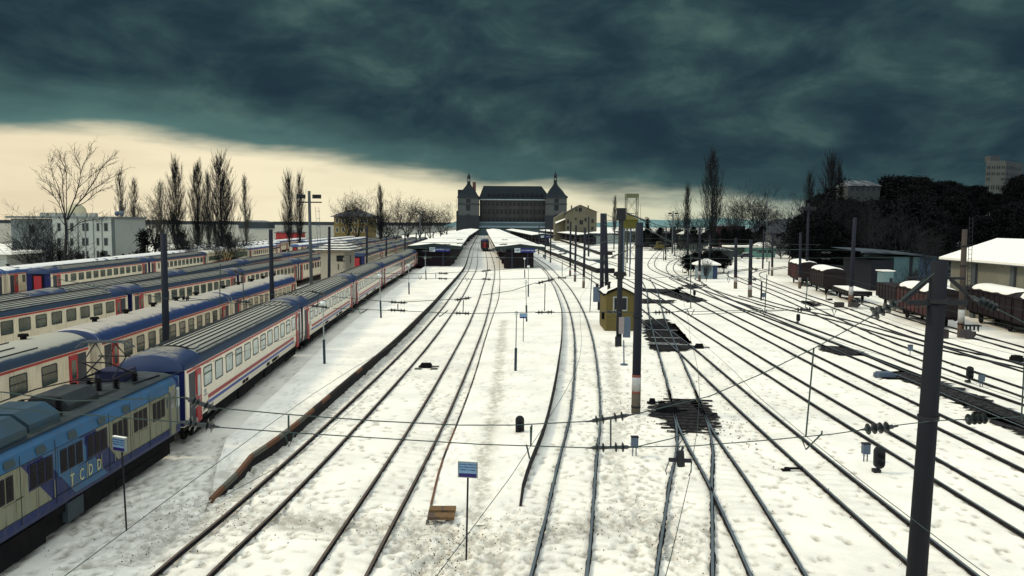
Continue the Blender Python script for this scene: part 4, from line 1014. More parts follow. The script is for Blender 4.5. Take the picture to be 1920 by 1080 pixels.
block(st_, S(857, 372).x - .5, S(866, 372).x, YS + 15, YS + 26, 0, S(860, 354).z, STONED, "side_wing"); block(st_, S(1055, 372).x, S(1060, 372).x, YS + 15.2, YS + 22, 0, S(1055, 360).z, STONED, "side_wing")
block(st_, S(855, 400).x, S(859, 400).x, YS + 3, YS + 14, 0, S(857, 395).z, STONED, "side_wing")

# pale gabled building right of it
BEIGE = mat("beige_render", (.105, .097, .062), .8, .35, .3, (.18, .17, .12)); RTILE = mat("roof_tiles_snowed", (.06, .06, .065), .8, .4, .4, (.10, .08, .08), snow=.985, snowc=(.5, .5, .47))
YB = 430.0; T = lambda px, py: D(px, py, YB)
bb = thing("gabled_building", "beige three storey gabled building right of the big station", "building", (30, YB, 0))
x0, x1, xm = T(1061, 400).x, T(1119, 400).x, T(1088, 385).x
e1_, e2_, pk = T(1061, 400).z, T(1119, 397).z, T(1088, 385).z
v = [(x0, YB, 0), (x1, YB, 0), (x1, YB, e2_), (xm, YB, pk), (x0, YB, e1_)]; v += [(a, YB + 22, c) for a, _, c in v]
MB().add(v, [(0, 1, 2, 3, 4), (5, 9, 8, 7, 6), (0, 4, 9, 5), (1, 6, 7, 2)]).build("wall", BEIGE, bb)
MB().add([(x0 - .8, YB - .6, e1_ - .2), (xm, YB - .6, pk + .3), (x1 + .8, YB - .6, e2_ - .2), (x0 - .8, YB + 22.5, e1_ - .2), (xm, YB + 22.5, pk + .3), (x1 + .8, YB + 22.5, e2_ - .2)], [(0, 1, 4, 3), (1, 2, 5, 4)]).build("roof", RTILE, bb)
wall_windows(bb, (x0, YB, 0), (1, 0, 0), (0, -1, 0), [(T(a, 400).x - x0, T(a, b_).z, w_, h_) for a, b_, w_, h_ in ((1079, 396, .9, 1.4), (1085, 397, 1.7, 2.2), (1063, 419, 1.2, 2.2), (1078, 413, .9, 1.4), (1087, 421, 1.8, 2.4), (1096, 415, 1.2, 1.8), (1109, 418, 1.2, 2.2), (1063, 431, 1.2, 2), (1109, 432, 1.2, 2))], fr=BEIGE)
y2 = D(1043, 404, YB + 4); 
v = [(T(1042, 410).x, YB + 6, 0), (x0 - .1, YB + 6, 0), (x0 - .1, YB + 6, T(1060, 396).z), (T(1042, 408).x, YB + 6, T(1042, 408).z)]; v += [(a, YB + 24, c) for a, _, c in v]
MB().add(v, [(0, 1, 2, 3), (7, 6, 5, 4), (0, 3, 7, 4), (3, 2, 6, 7)]).build("side_wing", BEIGE, bb)
MB().add([(T(1042, 420).x, YB + 1, T(1042, 419).z), (x0 - .12, YB + 1, T(1056, 411).z), (x0 - .12, YB + 6, T(1056, 409).z), (T(1042, 420).x, YB + 6, T(1042, 416).z)], [(0, 1, 2, 3)]).build("porch_roof", CLEAN, bb)
for px in (1074, 1106): p = T(px, 390); block(bb, p.x - .35, p.x + .35, YB + 9, YB + 9.8, p.z - 2, p.z + 1.6, BEIGE, "chimney")

# white three storey block, far left
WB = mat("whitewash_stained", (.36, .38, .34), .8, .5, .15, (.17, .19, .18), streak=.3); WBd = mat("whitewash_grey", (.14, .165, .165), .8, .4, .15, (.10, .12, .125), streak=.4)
YW = 150.0; U = lambda px, py, Y=YW: D(px, py, Y)
wb = thing("office_block", "white three storey flat roofed block behind the bare tree at far left", "building", (-85, YW, 0))
zt = U(100, 409).z
p0, p1, p2 = U(15, 412), U(98, 409), U(208, 407)
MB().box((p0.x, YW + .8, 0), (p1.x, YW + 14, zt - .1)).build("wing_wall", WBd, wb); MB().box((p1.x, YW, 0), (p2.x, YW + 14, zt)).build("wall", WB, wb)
v = D(258, 407, YW + 11); MB().add([(p2.x + .02, YW + .02, 0), (v.x, v.y, 0), (v.x, v.y, zt - .15), (p2.x + .02, YW + .02, zt - .15), (p2.x - 4, YW + 14, 0), (p2.x - 4, YW + 14, zt - .15)], [(0, 1, 2, 3), (1, 4, 5, 2), (3, 2, 5)]).build("side_wing", WBd, wb)  # grey whitewash here also puts the right wall's shade into its colour
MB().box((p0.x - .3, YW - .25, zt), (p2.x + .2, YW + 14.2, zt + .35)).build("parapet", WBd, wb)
cells = []
for px, ws in ((111, 5), (135, 5), (157, 4), (164, 4), (184, 4), (199, 6)):
    for py, hh_ in ((433, 15), (460, 14), (484, 14)):
        q = U(px - ws / 2, py); cells.append((q.x - p1.x, q.z, ws * .1, hh_ * .095))
wall_windows(wb, (p1.x, YW, 0), (1, 0, 0), (0, -1, 0), cells, fr=WBd); q = U(50, 438); wall_windows(wb, (p0.x, YW + .8, 0), (1, 0, 0), (0, -1, 0), [(q.x - p0.x, q.z, 1.0, 1.5), (2.2, 1.0, 1.0, 1.5)], fr=WBd)
for px in (128, 147, 161, 176, 192): q = U(px, 450); MB().box((q.x - .06, YW - .12, .2), (q.x + .06, YW - .02, zt)).build("downpipe", WBd, wb)
for px in (63, 81, 95, 114, 139, 157): q = U(px, 407); MB().box((q.x - .6, YW + 3, zt + .3), (q.x + .6, YW + 4, zt + 1.05)).build("air_unit", mat("air_unit", (.40, .40, .34), .6, .3, 2), wb)
for px in (200, 209): q = U(px, 401); mb = MB(); mb.tube([(q.x, YW + 4, zt), (q.x, YW + 4, q.z)], .05, 6); mb.sphere((q.x, YW + 3.9, q.z + .1), .45, 10, 6, sz=1.1); mb.build("dish_aerial", GALV, wb)
for px, py in ((91, 386), (194, 381), (206, 372)): q = U(px, py); MB().tube([(q.x, YW + 6, zt), (q.x, YW + 6, q.z)], .05, 5).build("aerial", GALV, wb)
dm = thing("domed_hall", "pale golden dome rising behind the white block", "dome", D(143, 400, 260).xy.to_3d())
q = D(143, 399, 260); r_ = 17 / 1493 * 268
mb = MB()
for i in range(9):
    pass
mb.sphere((q.x, 260, q.z), r_, 24, 12); mb.build("dome", mat("dome_gold", (.40, .37, .24), .5, .3, .4), dm, smooth=True)
MB().tube([(q.x, 260, 0), (q.x, 260, q.z)], r_ * 1.02, 24).build("drum", WB, dm)
ls = thing("low_house", "small pale low building cut by the left edge", "building", (-80, 120, 0))
a, b_ = D(-40, 470, 116), D(12, 470, 116); block(ls, a.x, b_.x, 116, 124, 0, D(10, 477, 116).z, WB); block(ls, a.x - .3, b_.x + 1.2, 115.3, 124.6, D(10, 477, 116).z, D(10, 472, 116).z, CLEAN, "roof")
wall_windows(ls, (a.x, 116, 0), (1, 0, 0), (0, -1, 0), [(b_.x - a.x - 1.6, 1.2, .9, 1.3)], fr=WB)
# yellow house
YEL = mat("yellow_render", (.16, .12, .045), .8, .4, .3, (.16, .115, .045)); YELD = mat("yellow_render_pale", (.34, .26, .11), .8, .4, .3, (.24, .18, .08))  # second tone is a paler yellow render, used on the chimneys
yh = thing("yellow_house", "yellow two storey house with a hipped roof behind the distant coaches", "house", (-65, 320, 0))
Yh = 320.0; a, m_, b_ = D(626, 405, Yh), D(648, 405, Yh), D(694, 405, Yh); ze = D(660, 406, Yh).z
block(yh, a.x, b_.x, Yh, Yh + 14, 0, ze, YEL); hip(yh, a.x, b_.x, Yh, Yh + 14, ze, D(660, 391, Yh).z, (a.x + b_.x) / 2 - 1, (a.x + b_.x) / 2 + 1, RTILE, ov=1.2)
wall_windows(yh, (a.x, Yh, 0), (1, 0, 0), (0, -1, 0), [(D(px, 410, Yh).x - a.x, D(px, py, Yh).z, 1.0, 1.9) for px in (630, 641, 656, 665, 676, 684) for py in (418, 435)], fr=mat("window_white", (.55, .53, .42), .6), out=.08)
for px in (643, 657): q = D(px, 391, Yh); block(yh, q.x - .4, q.x + .4, Yh + 5, Yh + 5.8, ze, q.z + .8, YELD, "chimney")
# tile roofed signal box between the trains
sb_ = thing("signal_box", "cream signal box with snow striped hipped roof between the trains", "signal box", (-24, 104, 0))
PL = mat("signal_box_plaster", (.36, .32, .25), .8, .4, .5, (.36, .32, .25), streak=.3)
a, b_ = D(601, 480, 104), D(648, 480, 104); c_ = D(663, 480, 110); ze = D(648, 473, 104).z
block(sb_, a.x, b_.x, 104, 110, 0, ze, PL)
qn = MB()
for k in range(11): qn.box((b_.x - (.34 if k % 2 else .22), 103.95, .1 + k * .5), (b_.x + .05, 104.35 + (.1 if k % 2 else 0), .5 + k * .5))
qn.build("quoins", mat("quoin_stone", (.24, .22, .18), .8), sb_)
TILES = bpy.data.materials.new("tiles_snow_rows"); TILES.use_nodes = True; g = NG(TILES.node_tree)
bs = g.n('ShaderNodeBsdfPrincipled'); oo = g.n('ShaderNodeOutputMaterial'); g.nt.links.new(bs.outputs[0], oo.inputs[0])
oc_ = g.n('ShaderNodeTexCoord').outputs['Object']; ss = g.sep(oc_)
row = g.m('SINE', g.m('MULTIPLY', ss[2], 21.0)); row = g.m('ADD', row, g.m('MULTIPLY', g.m('SUBTRACT', g.noise(oc_, 2.2, 4, .6), .5), 3.2))
g.put(bs.inputs['Base Color'], g.mix(g.smooth(row, -.1, .5), (.035, .03, .03), (.62, .60, .52)))
bs.inputs['Roughness'].default_value = .8
hip(sb_, a.x, b_.x, 104, 110, ze + .35, ze + 1.75, a.x + 1.9, b_.x - 1.5, TILES, ov=.85)
block(sb_, a.x - .6, b_.x + .6, 103.4, 110.6, ze + .05, ze + .2, PL, "eaves")
wall_windows(sb_, (a.x, 104, 0), (1, 0, 0), (0, -1, 0), [(2.2, ze - 1.1, .9, .55)], fr=DARK); wall_windows(sb_, (b_.x, 104, 0), (0, 1, 0), (1, 0, 0), [(2.4, ze - 1.5, 1.0, .9)], fr=PL)
q = D(634, 480, 103.9); MB().tube([(q.x, 103.9, ze - 1.5), (q.x, 103.9, ze - 2.3)], .05, 6).build("wall_bracket", DARK, sb_)
# yellow crossing hut
yk = thing("trackside_hut", "yellow gabled hut with snowy roof behind the banded pole", "hut", (9, 71.2, 0))
OLV = mat("hut_yellow", (.105, .082, .024), .75, .4, 1.2, (.11, .08, .02), streak=.35); OLT = mat("hut_yellow_trim", (.14, .11, .035), .7)
Yk = 71.2; a, b_ = D(1134.5, 600, Yk), D(1190, 600, Yk); e_ = D(1134, 552, Yk).z; pkz = D(1167, 539.5, Yk).z; xm = (a.x + b_.x) / 2; dpt = 4.2
v = [(a.x, Yk, 0), (b_.x, Yk, 0), (b_.x, Yk, e_), (xm, Yk, pkz), (a.x, Yk, e_)]; v += [(x, Yk + dpt, z) for x, _, z in v]
MB().add(v, [(0, 1, 2, 3, 4), (5, 9, 8, 7, 6), (0, 4, 9, 5), (1, 6, 7, 2)]).build("wall", OLV, yk)
MB().add([(a.x - .25, Yk - .2, e_ - .06), (xm, Yk - .2, pkz + .06), (b_.x + .25, Yk - .2, e_ - .06), (a.x - .25, Yk + dpt + .2, e_ - .06), (xm, Yk + dpt + .2, pkz + .06), (b_.x + .25, Yk + dpt + .2, e_ - .06)]
         + [(a.x - .25, Yk - .2, e_ - .14), (xm, Yk - .2, pkz - .03), (b_.x + .25, Yk - .2, e_ - .14)], [(0, 1, 4, 3), (1, 2, 5, 4), (6, 7, 1, 0), (7, 8, 2, 1)]).build("roof", DARK, yk)
v = []; nn = 20
for i in range(nn + 1):
    y = Yk - .08 + (dpt + .2) * i / nn
    for j in range(9):
        t = j / 8; x = a.x - .18 + (b_.x - a.x + .36) * t; z = (e_ + (pkz - e_) * (1 - abs(t - .5) * 2)) + .07 + .10 * math.sin(math.pi * t) ** .5 + .02 * math.sin(i * 2.1 + j)
        ins_ = (.12 * math.sin(i * 1.7 + 1) + .1) if j in (0,) else 0
        v.append((x + max(0, ins_), y + (.10 * math.sin(j * 2.3) if i == 0 else 0), z))
MB().add(v, [(i * 9 + j, i * 9 + j + 1, i * 9 + 10 + j, i * 9 + 9 + j) for i in range(nn) for j in range(8)]).build("roof_snow", CLEAN, yk, smooth=True)
px0, px1 = D(1149, 580, Yk).x, D(1176, 580, Yk).x; z0, z1 = D(1160, 583, Yk).z, D(1160, 556, Yk).z
mb = MB(); mb.box((px0, Yk - .07, z0), (px1, Yk + .02, z1)); wn = mb.build("window", mat("hut_window_white", (.32, .33, .30), .6, .2, 3), yk)
mb = MB(); n_ = 3
for k in range(2): xx = px0 + .12 + k * (px1 - px0 - .1) / 2; mb.box((xx, Yk - .085, z0 + .12), (xx + (px1 - px0) / 2 - .14, Yk - .05, z1 - .12))
mb.build("pane", WG, wn)
mb = MB(); mb.box((a.x - .02, Yk - .03, 1.05), (b_.x + .02, Yk + .0, 1.12)); mb.box((a.x - .03, Yk - .04, e_ - .28), (b_.x + .03, Yk, e_ - .2)); mb.box((a.x - .05, Yk - .05, 0), (a.x + .12, Yk, e_)); mb.box((b_.x - .12, Yk - .05, 0), (b_.x + .05, Yk, e_)); mb.build("trim", OLT, yk)
q = D(1142, 545, Yk + 1); MB().tube([(q.x, Yk + 1.2, e_), (q.x, Yk + 1.2, e_ + .95)], .14, 8).tube([(q.x, Yk + 1.2, e_ + .95), (q.x, Yk + 1.2, e_ + 1.05)], .2, 8).build("chimney_pipe", BLACK, yk)
mb = MB(); mb.box((a.x - .22, Yk + .5, 1.0), (a.x - .01, Yk + 1.1, 1.6)); mb.build("meter_box", DARK, yk)
# transformer cabinet on a post left of the hut
rc_ = thing("relay_cabinet", "tall grey equipment cabinet on a post left of the yellow hut", "cabinet", P(1120, 580)); q = P(1118, 581)
MB().box((q.x - .35, q.y - .2, .9), (q.x + .35, q.y + .35, 2.55)).build("cabinet", GALV, rc_); MB().box((q.x + .15, q.y - .1, 0), (q.x + .45, q.y + .2, 1.2)).build("post", BLACK, rc_); MB().tube([(q.x + .05, q.y, 2.55), (q.x + .05, q.y, 2.95)], .16, 8).build("cap", BLACK, rc_)
# white hut in the middle
wh = thing("trackside_hut", "small whitewashed hut with snowy pyramid roof in the middle of the yard", "hut", (34, 134, 0))
HW_ = mat("hut_pale_blue", (.20, .26, .28), .8, .4, 1, (.13, .17, .19), streak=.4); a, b_ = P(1310, 523), P(1341, 524.5); Yq = a.y
ze = D(1325, 496, Yq).z; block(wh, a.x, b_.x, Yq, Yq + 3.0, 0, ze, HW_); block(wh, b_.x + .01, b_.x + .9, Yq + .3, Yq + 2.9, 0, ze - .2, mat("hut_dark_blue", (.03, .05, .11), .7, .4, 2), "right_face");  # dark blue right face of the hut, built as its own block
hip(wh, a.x, b_.x + .8, Yq, Yq + 3, ze + .1, ze + 1.0, (a.x + b_.x) / 2 + .2, (a.x + b_.x) / 2 + .6, CLEAN, ov=.5, th=.22)
wall_windows(wh, (a.x, Yq, 0), (1, 0, 0), (0, -1, 0), [(.9, .5, .5, 1.5)], fr=HW_)
# turquoise hut
TQ = mat("turquoise_render", (.13, .27, .225), .75, .4, .6, (.10, .21, .18)); tq = thing("turquoise_hut", "low turquoise building with snow on its flat roof, in front of the far trees", "hut", (66, 218, 0))
a, b_ = P(1399, 482.5), P(1447, 482); Yq = a.y; ze = D(1420, 464, Yq).z
block(tq, a.x, b_.x, Yq, Yq + 8, 0, ze, TQ); block(tq, a.x - 5, b_.x + .3, Yq - .3, Yq + 8.3, ze, ze + .4, CLEAN, "roof")
v = D(1430, 457, Yq + 4); mb = MB(); mb.sphere((v.x, Yq + 4, ze + .3), 2.9, 14, 8, sz=.42); mb.build("snow_heap", CLEAN, tq, smooth=True)
wall_windows(tq, (a.x, Yq, 0), (1, 0, 0), (0, -1, 0), [(D(px, 470, Yq).x - a.x, 1.3, .9, .9) for px in (1423, 1431, 1440)], fr=TQ)
block(tq, a.x - 4.6, a.x - .05, Yq + 2, Yq + 8, 0, ze - .2, mat("wall_dark_green", (.04, .06, .055), .8, .3, 1), "side_wing")
# warehouse on the right
WHW = mat("warehouse_wall", (.17, .165, .13), .8, .4, .3, (.17, .165, .13), streak=.35); PILR = mat("warehouse_pillar", (.07, .08, .085), .7, .3, 2)
wr = thing("warehouse", "large cream warehouse under a smooth snow covered roof at the right", "warehouse", (46, 60, 0))
X0 = 48.6; Y1, Y0_ = 88.0, 30.0; ze = D(1758, 482, Y1).z
rp = D(1858, 448, 90); rx = rp.x; rzp = rp.z
v = [(X0, Y0_, 0), (X0, Y1, 0), (X0, Y1, ze), (X0, Y0_, ze), (X0 + 15, Y0_, 0), (X0 + 15, Y1, 0), (X0 + 15, Y1, ze), (X0 + 15, Y0_, ze), (rx, Y1, rzp - .1), (rx, Y0_, rzp - .1)]
MB().add(v, [(0, 3, 2, 1), (1, 2, 8, 6, 5), (4, 5, 6, 7), (0, 4, 7, 9, 3)]).build("wall", WHW, wr)
v = []; ov = .9; 
for i in range(2):
    y = (Y0_ - .9, Y1 + .9)[i]
    v += [(X0 - ov, y, ze - .25), (X0 - ov, y, ze - .02), (rx, y, rzp + .12), (X0 + 16, y, ze - .02), (X0 + 16, y, ze - .25), (rx, y, rzp - .1)]
MB().add(v, [(0, 1, 7, 6), (1, 2, 8, 7), (2, 3, 9, 8), (3, 4, 10, 9), (4, 5, 11, 10), (5, 0, 6, 11), (0, 5, 2, 1), (2, 5, 4, 3), (6, 7, 8, 11), (11, 8, 9, 10)]).build("roof", CLEAN, wr)
MB().box((X0 - ov - .05, Y0_ - .9, ze - .34), (X0 - ov + .1, Y1 + .9, ze - .251)).build("gutter", PILR, wr)
for y in np.arange(Y0_ + 2, Y1, 6.4):
    MB().box((X0 - .28, y - .3, 0), (X0 - .001, y + .3, ze - .3)).build("pillar", PILR, wr)
wall_windows(wr, (X0, Y0_, 0), (0, 1, 0), (-1, 0, 0), [(y - Y0_ + dy, 2.3, 1.3, .9) for y in np.arange(Y0_ + 2, Y1 - 8, 6.4) for dy in (1.4, 3.6)], fr=PILR)
wall_windows(wr, (X0, Y0_, 0), (0, 1, 0), (-1, 0, 0), [(Y1 - Y0_ - 4 - k * 3, .9, 1.3, 2.3) for k in range(2)], fr=PILR, name="doorway")
# blue and teal shed
tl = thing("teal_shed", "blue and teal panelled shed with curved snowy roof edge behind the wagons", "shed", (60, 118, 0))
TE = mat("teal_panel", (.045, .095, .105), .6, .4, .6, (.07, .13, .16)); BLP = mat("blue_panel_wall", (.025, .055, .10), .6, .4, .6, (.03, .06, .12)); DKW = mat("wall_deep_grey", (.009, .011, .016), .8)
Yt = 117.0; xs_ = [D(px, 500, Yt).x for px in (1634, 1676, 1705, 1712, 1724, 1757, 1770)]; zt = D(1700, 478, Yt).z
for k, m_ in enumerate((DKW, TE, DKW, TE, BLP, DKW)): block(tl, xs_[k] + .01, xs_[k + 1], Yt + .05 * k, Yt + 10, 0, zt - (.3 if k != 0 else .8), m_, "wall_panel")
mb = MB(); v = []
for i in range(9):
    t = i / 8; x = xs_[0] - 2 + (xs_[-1] - xs_[0] + 3) * t; z = zt + .5 - 1.0 * t * t; v += [(x, Yt - .8, z), (x, Yt + 10.5, z + .3), (x, Yt - .8, z - .22)]
mb.add(v, [(i * 3, i * 3 + 1, i * 3 + 4, i * 3 + 3) for i in range(8)] + [(i * 3 + 2, i * 3, i * 3 + 3, i * 3 + 5) for i in range(8)]); mb.build("roof", mat("shed_roof", (.020, .030, .042), .7, .6, .5, (.10, .12, .125)), tl)
wall_windows(tl, (xs_[3], Yt + .15, 0), (1, 0, 0), (0, -1, 0), [(.3, .8, .5, 2.2)], fr=TE)
kb = thing("kiosk", "pale teal kiosk with a snowy top in front of the blue shed", "kiosk", (55, 112, 0)); a, b_ = D(1657, 520, 112), D(1675, 520, 112); block(kb, a.x, b_.x, 112, 114, 0, D(1660, 509, 112).z, mat("kiosk_teal", (.13, .20, .21), .7)); block(kb, a.x - .2, b_.x + .2, 111.8, 114.2, D(1660, 509, 112).z, D(1660, 507, 112).z, CLEAN, "roof"); block(kb, b_.x - .5, b_.x - .1, 111.95, 111.999, .3, 2.2, WG, "door")
# parked cars with snow, tiny behind the wagons
def small_car(px, py, m_, label):
    p = P(px, py); r0 = thing("parked_car", label, "car", p, "snowy cars parked behind the wagons")
    sec = [(-2.0, .35), (-2.05, .8), (-1.2, .95), (-.75, 1.42), (.7, 1.42), (1.25, .95), (2.0, .85), (2.05, .35)]
    mb = MB(); v = [(p.x + a, p.y - .8, z) for a, z in sec] + [(p.x + a, p.y + .8, z) for a, z in sec]; n = len(sec)
    mb.add(v, [tuple(range(n)), tuple(range(2 * n - 1, n - 1, -1))] + [(j, n + j, n + (j + 1) % n, (j + 1) % n) for j in range(n)]); mb.build("body", m_, r0)
    mb = MB(); mb.box((p.x - .7, p.y - .7, 1.43), (p.x + .65, p.y + .7, 1.54)); mb.box((p.x + 1.2, p.y - .7, .93), (p.x + 1.9, p.y + .7, 1.0)); mb.build("snow_cover", CLEAN, r0)
    mb = MB(); mb.box((p.x - .7, p.y - .82, 1.0), (p.x + .75, p.y - .79, 1.34)); mb.build("window", WG, r0)
    for dx in (-1.25, 1.3): MB().tube([(p.x + dx, p.y - .84, .33), (p.x + dx, p.y - .64, .33)], .33, 12).build("wheel", BLACK, r0)
small_car(1611, 526, mat("car_dark", (.03, .035, .05), .35), "dark car with snow on its roof, left of the pair behind the wagons")
small_car(1640, 530, mat("car_grey", (.14, .15, .16), .35), "grey car with snow on its roof, right of the pair behind the wagons")
small_car(1398, 484, mat("car_dark2", (.03, .035, .05), .35), "dark snowy car left of the turquoise building")
# scatter of low sheds and walls in the far middle
def simple_house(label, x0p, x1p, ytop, ybase_Y, yridge, wm, rm, name="shed", cat="shed", win=(), depth=9, gable=False):
    Yq = ybase_Y; a, b_ = D(x0p, ytop, Yq), D(x1p, ytop, Yq); r0 = thing(name, label, cat, (a.x, Yq, 0)); block(r0, a.x, b_.x, Yq, Yq + depth, 0, a.z, wm)
    zr_ = D(x0p, yridge, Yq).z; hip(r0, a.x, b_.x, Yq, Yq + depth, a.z + .05, zr_, a.x + (.2 if gable else depth * .35), b_.x - (.2 if gable else depth * .35), rm, ov=.6)
    if win: wall_windows(r0, (a.x, Yq, 0), (1, 0, 0), (0, -1, 0), [(D(px, 400, Yq).x - a.x, D(px, py, Yq).z, w_, h_) for px, py, w_, h_ in win], fr=wm)
    return r0
SH = mat("shed_grey", (.05, .06, .065), .8, .4, .5); MAR = mat("maroon_wall", (.038, .010, .014), .8, .4, .4, (.02, .008, .012)); NIGHT = mat("roof_dark_snow", (.03, .033, .038), .8, .5, .4, snow=.97, snowc=(.45, .47, .46))
simple_house("grey building with a snowy hipped roof between the far poles", 1278, 1320, 439, 300, 431, mat("grey_green_wall", (.13, .15, .13), .8, .4, .4), CLEAN, win=[(1284, 455, 1.4, 1.8), (1294, 455, 1.4, 1.8), (1303, 455, 1.4, 1.8), (1312, 455, 1.4, 1.8)])
simple_house("long dark red building behind the bare trees", 1346, 1398, 424, 330, 421, MAR, NIGHT, name="red_building", cat="building", depth=14)
simple_house("steep gabled house among the trees left of the dark wood", 1447, 1514, 438, 262, 421, mat("grey_house_wall", (.12, .13, .13), .8, .4, .5), NIGHT, name="gabled_house", cat="house", win=[(1456, 446, 1, 1.2), (1470, 446, 1, 1.2), (1485, 446, 1, 1.2)])
simple_house("low dark shed with snow on the ridge at the far end of the yard", 1205, 1262, 442, 330, 436, DKW, NIGHT, depth=12)
simple_house("dark low shed behind the white hut", 1335, 1375, 470, 215, 464, SH, NIGHT, depth=8)
simple_house("low grey building under the steel tower", 1158, 1215, 433, 400, 428, SH, CLEAN, depth=14)
simple_house("distant red roofed kiosk by the shore at left", 517, 565, 436, 330, 432, mat("kiosk_red", (.28, .03, .03), .7, .3, .4), NIGHT, name="kiosk", cat="kiosk", depth=6)
simple_house("distant flat building on the breakwater", 447, 503, 416.5, 1100, 413, SH, NIGHT, name="harbour_building", cat="building", depth=30)
simple_house("pale low building right of the beige gabled one", 1118, 1160, 437, 380, 432, mat("pale_grey_wall", (.20, .23, .22), .8), CLEAN, depth=10)
# orange maintenance vehicle
q = P(1240, 470.5); ov_ = thing("track_vehicle", "orange track maintenance vehicle on the far bend", "rail vehicle", (q.x, q.y, 0))
OR = mat("vehicle_orange", (.09, .07, .015), .6, .3, 1); MB().box((q.x - 1.5, q.y, .9), (q.x + 1.5, q.y + 7, 2.3)).build("body", OR, ov_); MB().box((q.x - 1.35, q.y + .1, 2.3), (q.x + 1.35, q.y + 3, 3.3)).build("cab", OR, ov_); MB().box((q.x - 1.2, q.y - .03, 2.45), (q.x + 1.2, q.y + .05, 3.1)).build("windscreen", WG, ov_); MB().box((q.x - 1.2, q.y + .2, .3), (q.x + 1.2, q.y + 6.8, .9)).build("underframe", DARK, ov_)
# breakwater and hills
bw = MB(); a, b_ = D(-500, 425, 2300), D(890, 422, 2300); bw.box((a.x, 2300, 0), (b_.x, 2330, D(300, 414.0, 2300).z)); bw.box((D(60, 425, 2290).x, 2280, 0), (D(330, 425, 2290).x, 2299, D(300, 412.5, 2290).z)); tag(bw.build("breakwater", mat("breakwater_stone", (.05, .055, .055), .9, .4, .05)), "long dark breakwater line across the sea at far left", "breakwater")
HILLM = mat("far_hill_haze_teal", (.10, .20, .20), .9, .5, .004, (.20, .30, .29))  # teal tint puts the distance haze into the hill colour
def ridge(name, pxl_, Y, depth, m_, kind='structure', base=-2):
    v = []; 
    for px, py in pxl_: p = D(px, py, Y); v += [(p.x, Y - depth, base), (p.x, Y, p.z), (p.x, Y + depth, base)]
    n = len(pxl_); o = MB().add(v, [(i * 3, i * 3 + 3, i * 3 + 4, i * 3 + 1) for i in range(n - 1)] + [(i * 3 + 1, i * 3 + 4, i * 3 + 5, i * 3 + 2) for i in range(n - 1)]).build(name, m_, smooth=True)
    o['kind'] = kind; return o
rr2 = random.Random(9)
ridge("far_hills", [(px, 413 + 3 * math.sin(px * .013) + 2 * math.sin(px * .04 + 1) + (0 if 1080 < px < 1400 else 5 if px < 1080 else 0)) for px in range(860, 2700, 20)], 2600, 700, HILLM)
# flood light tower of steel lattice and the yellow water tank structure
tw = thing("lattice_tower", "steel lattice tower with a flat head rising beyond the concrete poles", "tower", D(1185, 430, 150).xy.to_3d()); ST = mat("tower_steel", (.08, .09, .06), .6)
Yt = 150.0; a, b_ = D(1174.5, 430, Yt).x, D(1195.5, 430, Yt).x; zt = D(1185, 363, Yt).z; mb = MB()
for x in (a, b_):
    for y in (Yt, Yt + 2.1): mb.box((x - .07, y - .07, 0), (x + .07, y + .07, zt))
k = 3.0; st_k = (zt - .8 - 3.0) / 4
while k < zt - 1.5:
    for y in (Yt, Yt + 2.1): mb.tube([(a, y, k), ((a + b_) / 2, y, k + st_k / 2), (b_, y, k)], .035, 4); mb.tube([(a, y, k + st_k), ((a + b_) / 2, y, k + st_k / 2), (b_, y, k + st_k)], .035, 4); mb.tube([(a, y, k), (b_, y, k)], .045, 4)
    k += st_k
mb.build("lattice", ST, tw); MB().box((a - .1, Yt - .2, zt - .75), (b_ + .1, Yt + 2.3, zt)).build("head_frame", mat("tower_head", (.10, .11, .06), .6), tw)
mb = MB(); mb.tube([(b_ + .5, Yt, 5), (b_ + .5, Yt, zt - 2)], .03, 4)
mb.build("ladder", ST, tw)
yt = thing("yellow_gantry", "olive yellow signal gantry cabin high up behind the concrete poles", "gantry", D(1185, 460, 145).xy.to_3d()); OY = mat("gantry_olive", (.085, .078, .012), .7, .4, .6)
a, b_ = D(1168, 420, 145).x, D(1197, 420, 145).x; z0, z1 = D(1180, 428, 145).z, D(1180, 412, 145).z; block(yt, a, b_, 145, 148, z0, z1, OY, "cabin")
MB().add([(a - .1, 144.8, z1), (b_ + .1, 144.8, z1), ((a + b_) / 2 - .3, 146.5, z1 + 1.1), (a - .1, 148.2, z1), (b_ + .1, 148.2, z1)], [(0, 1, 2), (0, 2, 3), (1, 4, 2), (3, 2, 4)]).build("roof", OY, yt)
mb = MB(); [mb.box((x - .1, 145, 0), (x + .1, 145.2, z0)) for x in (a + .2, b_ - .2, (a + b_) / 2)]; mb.build("legs", GALV, yt)

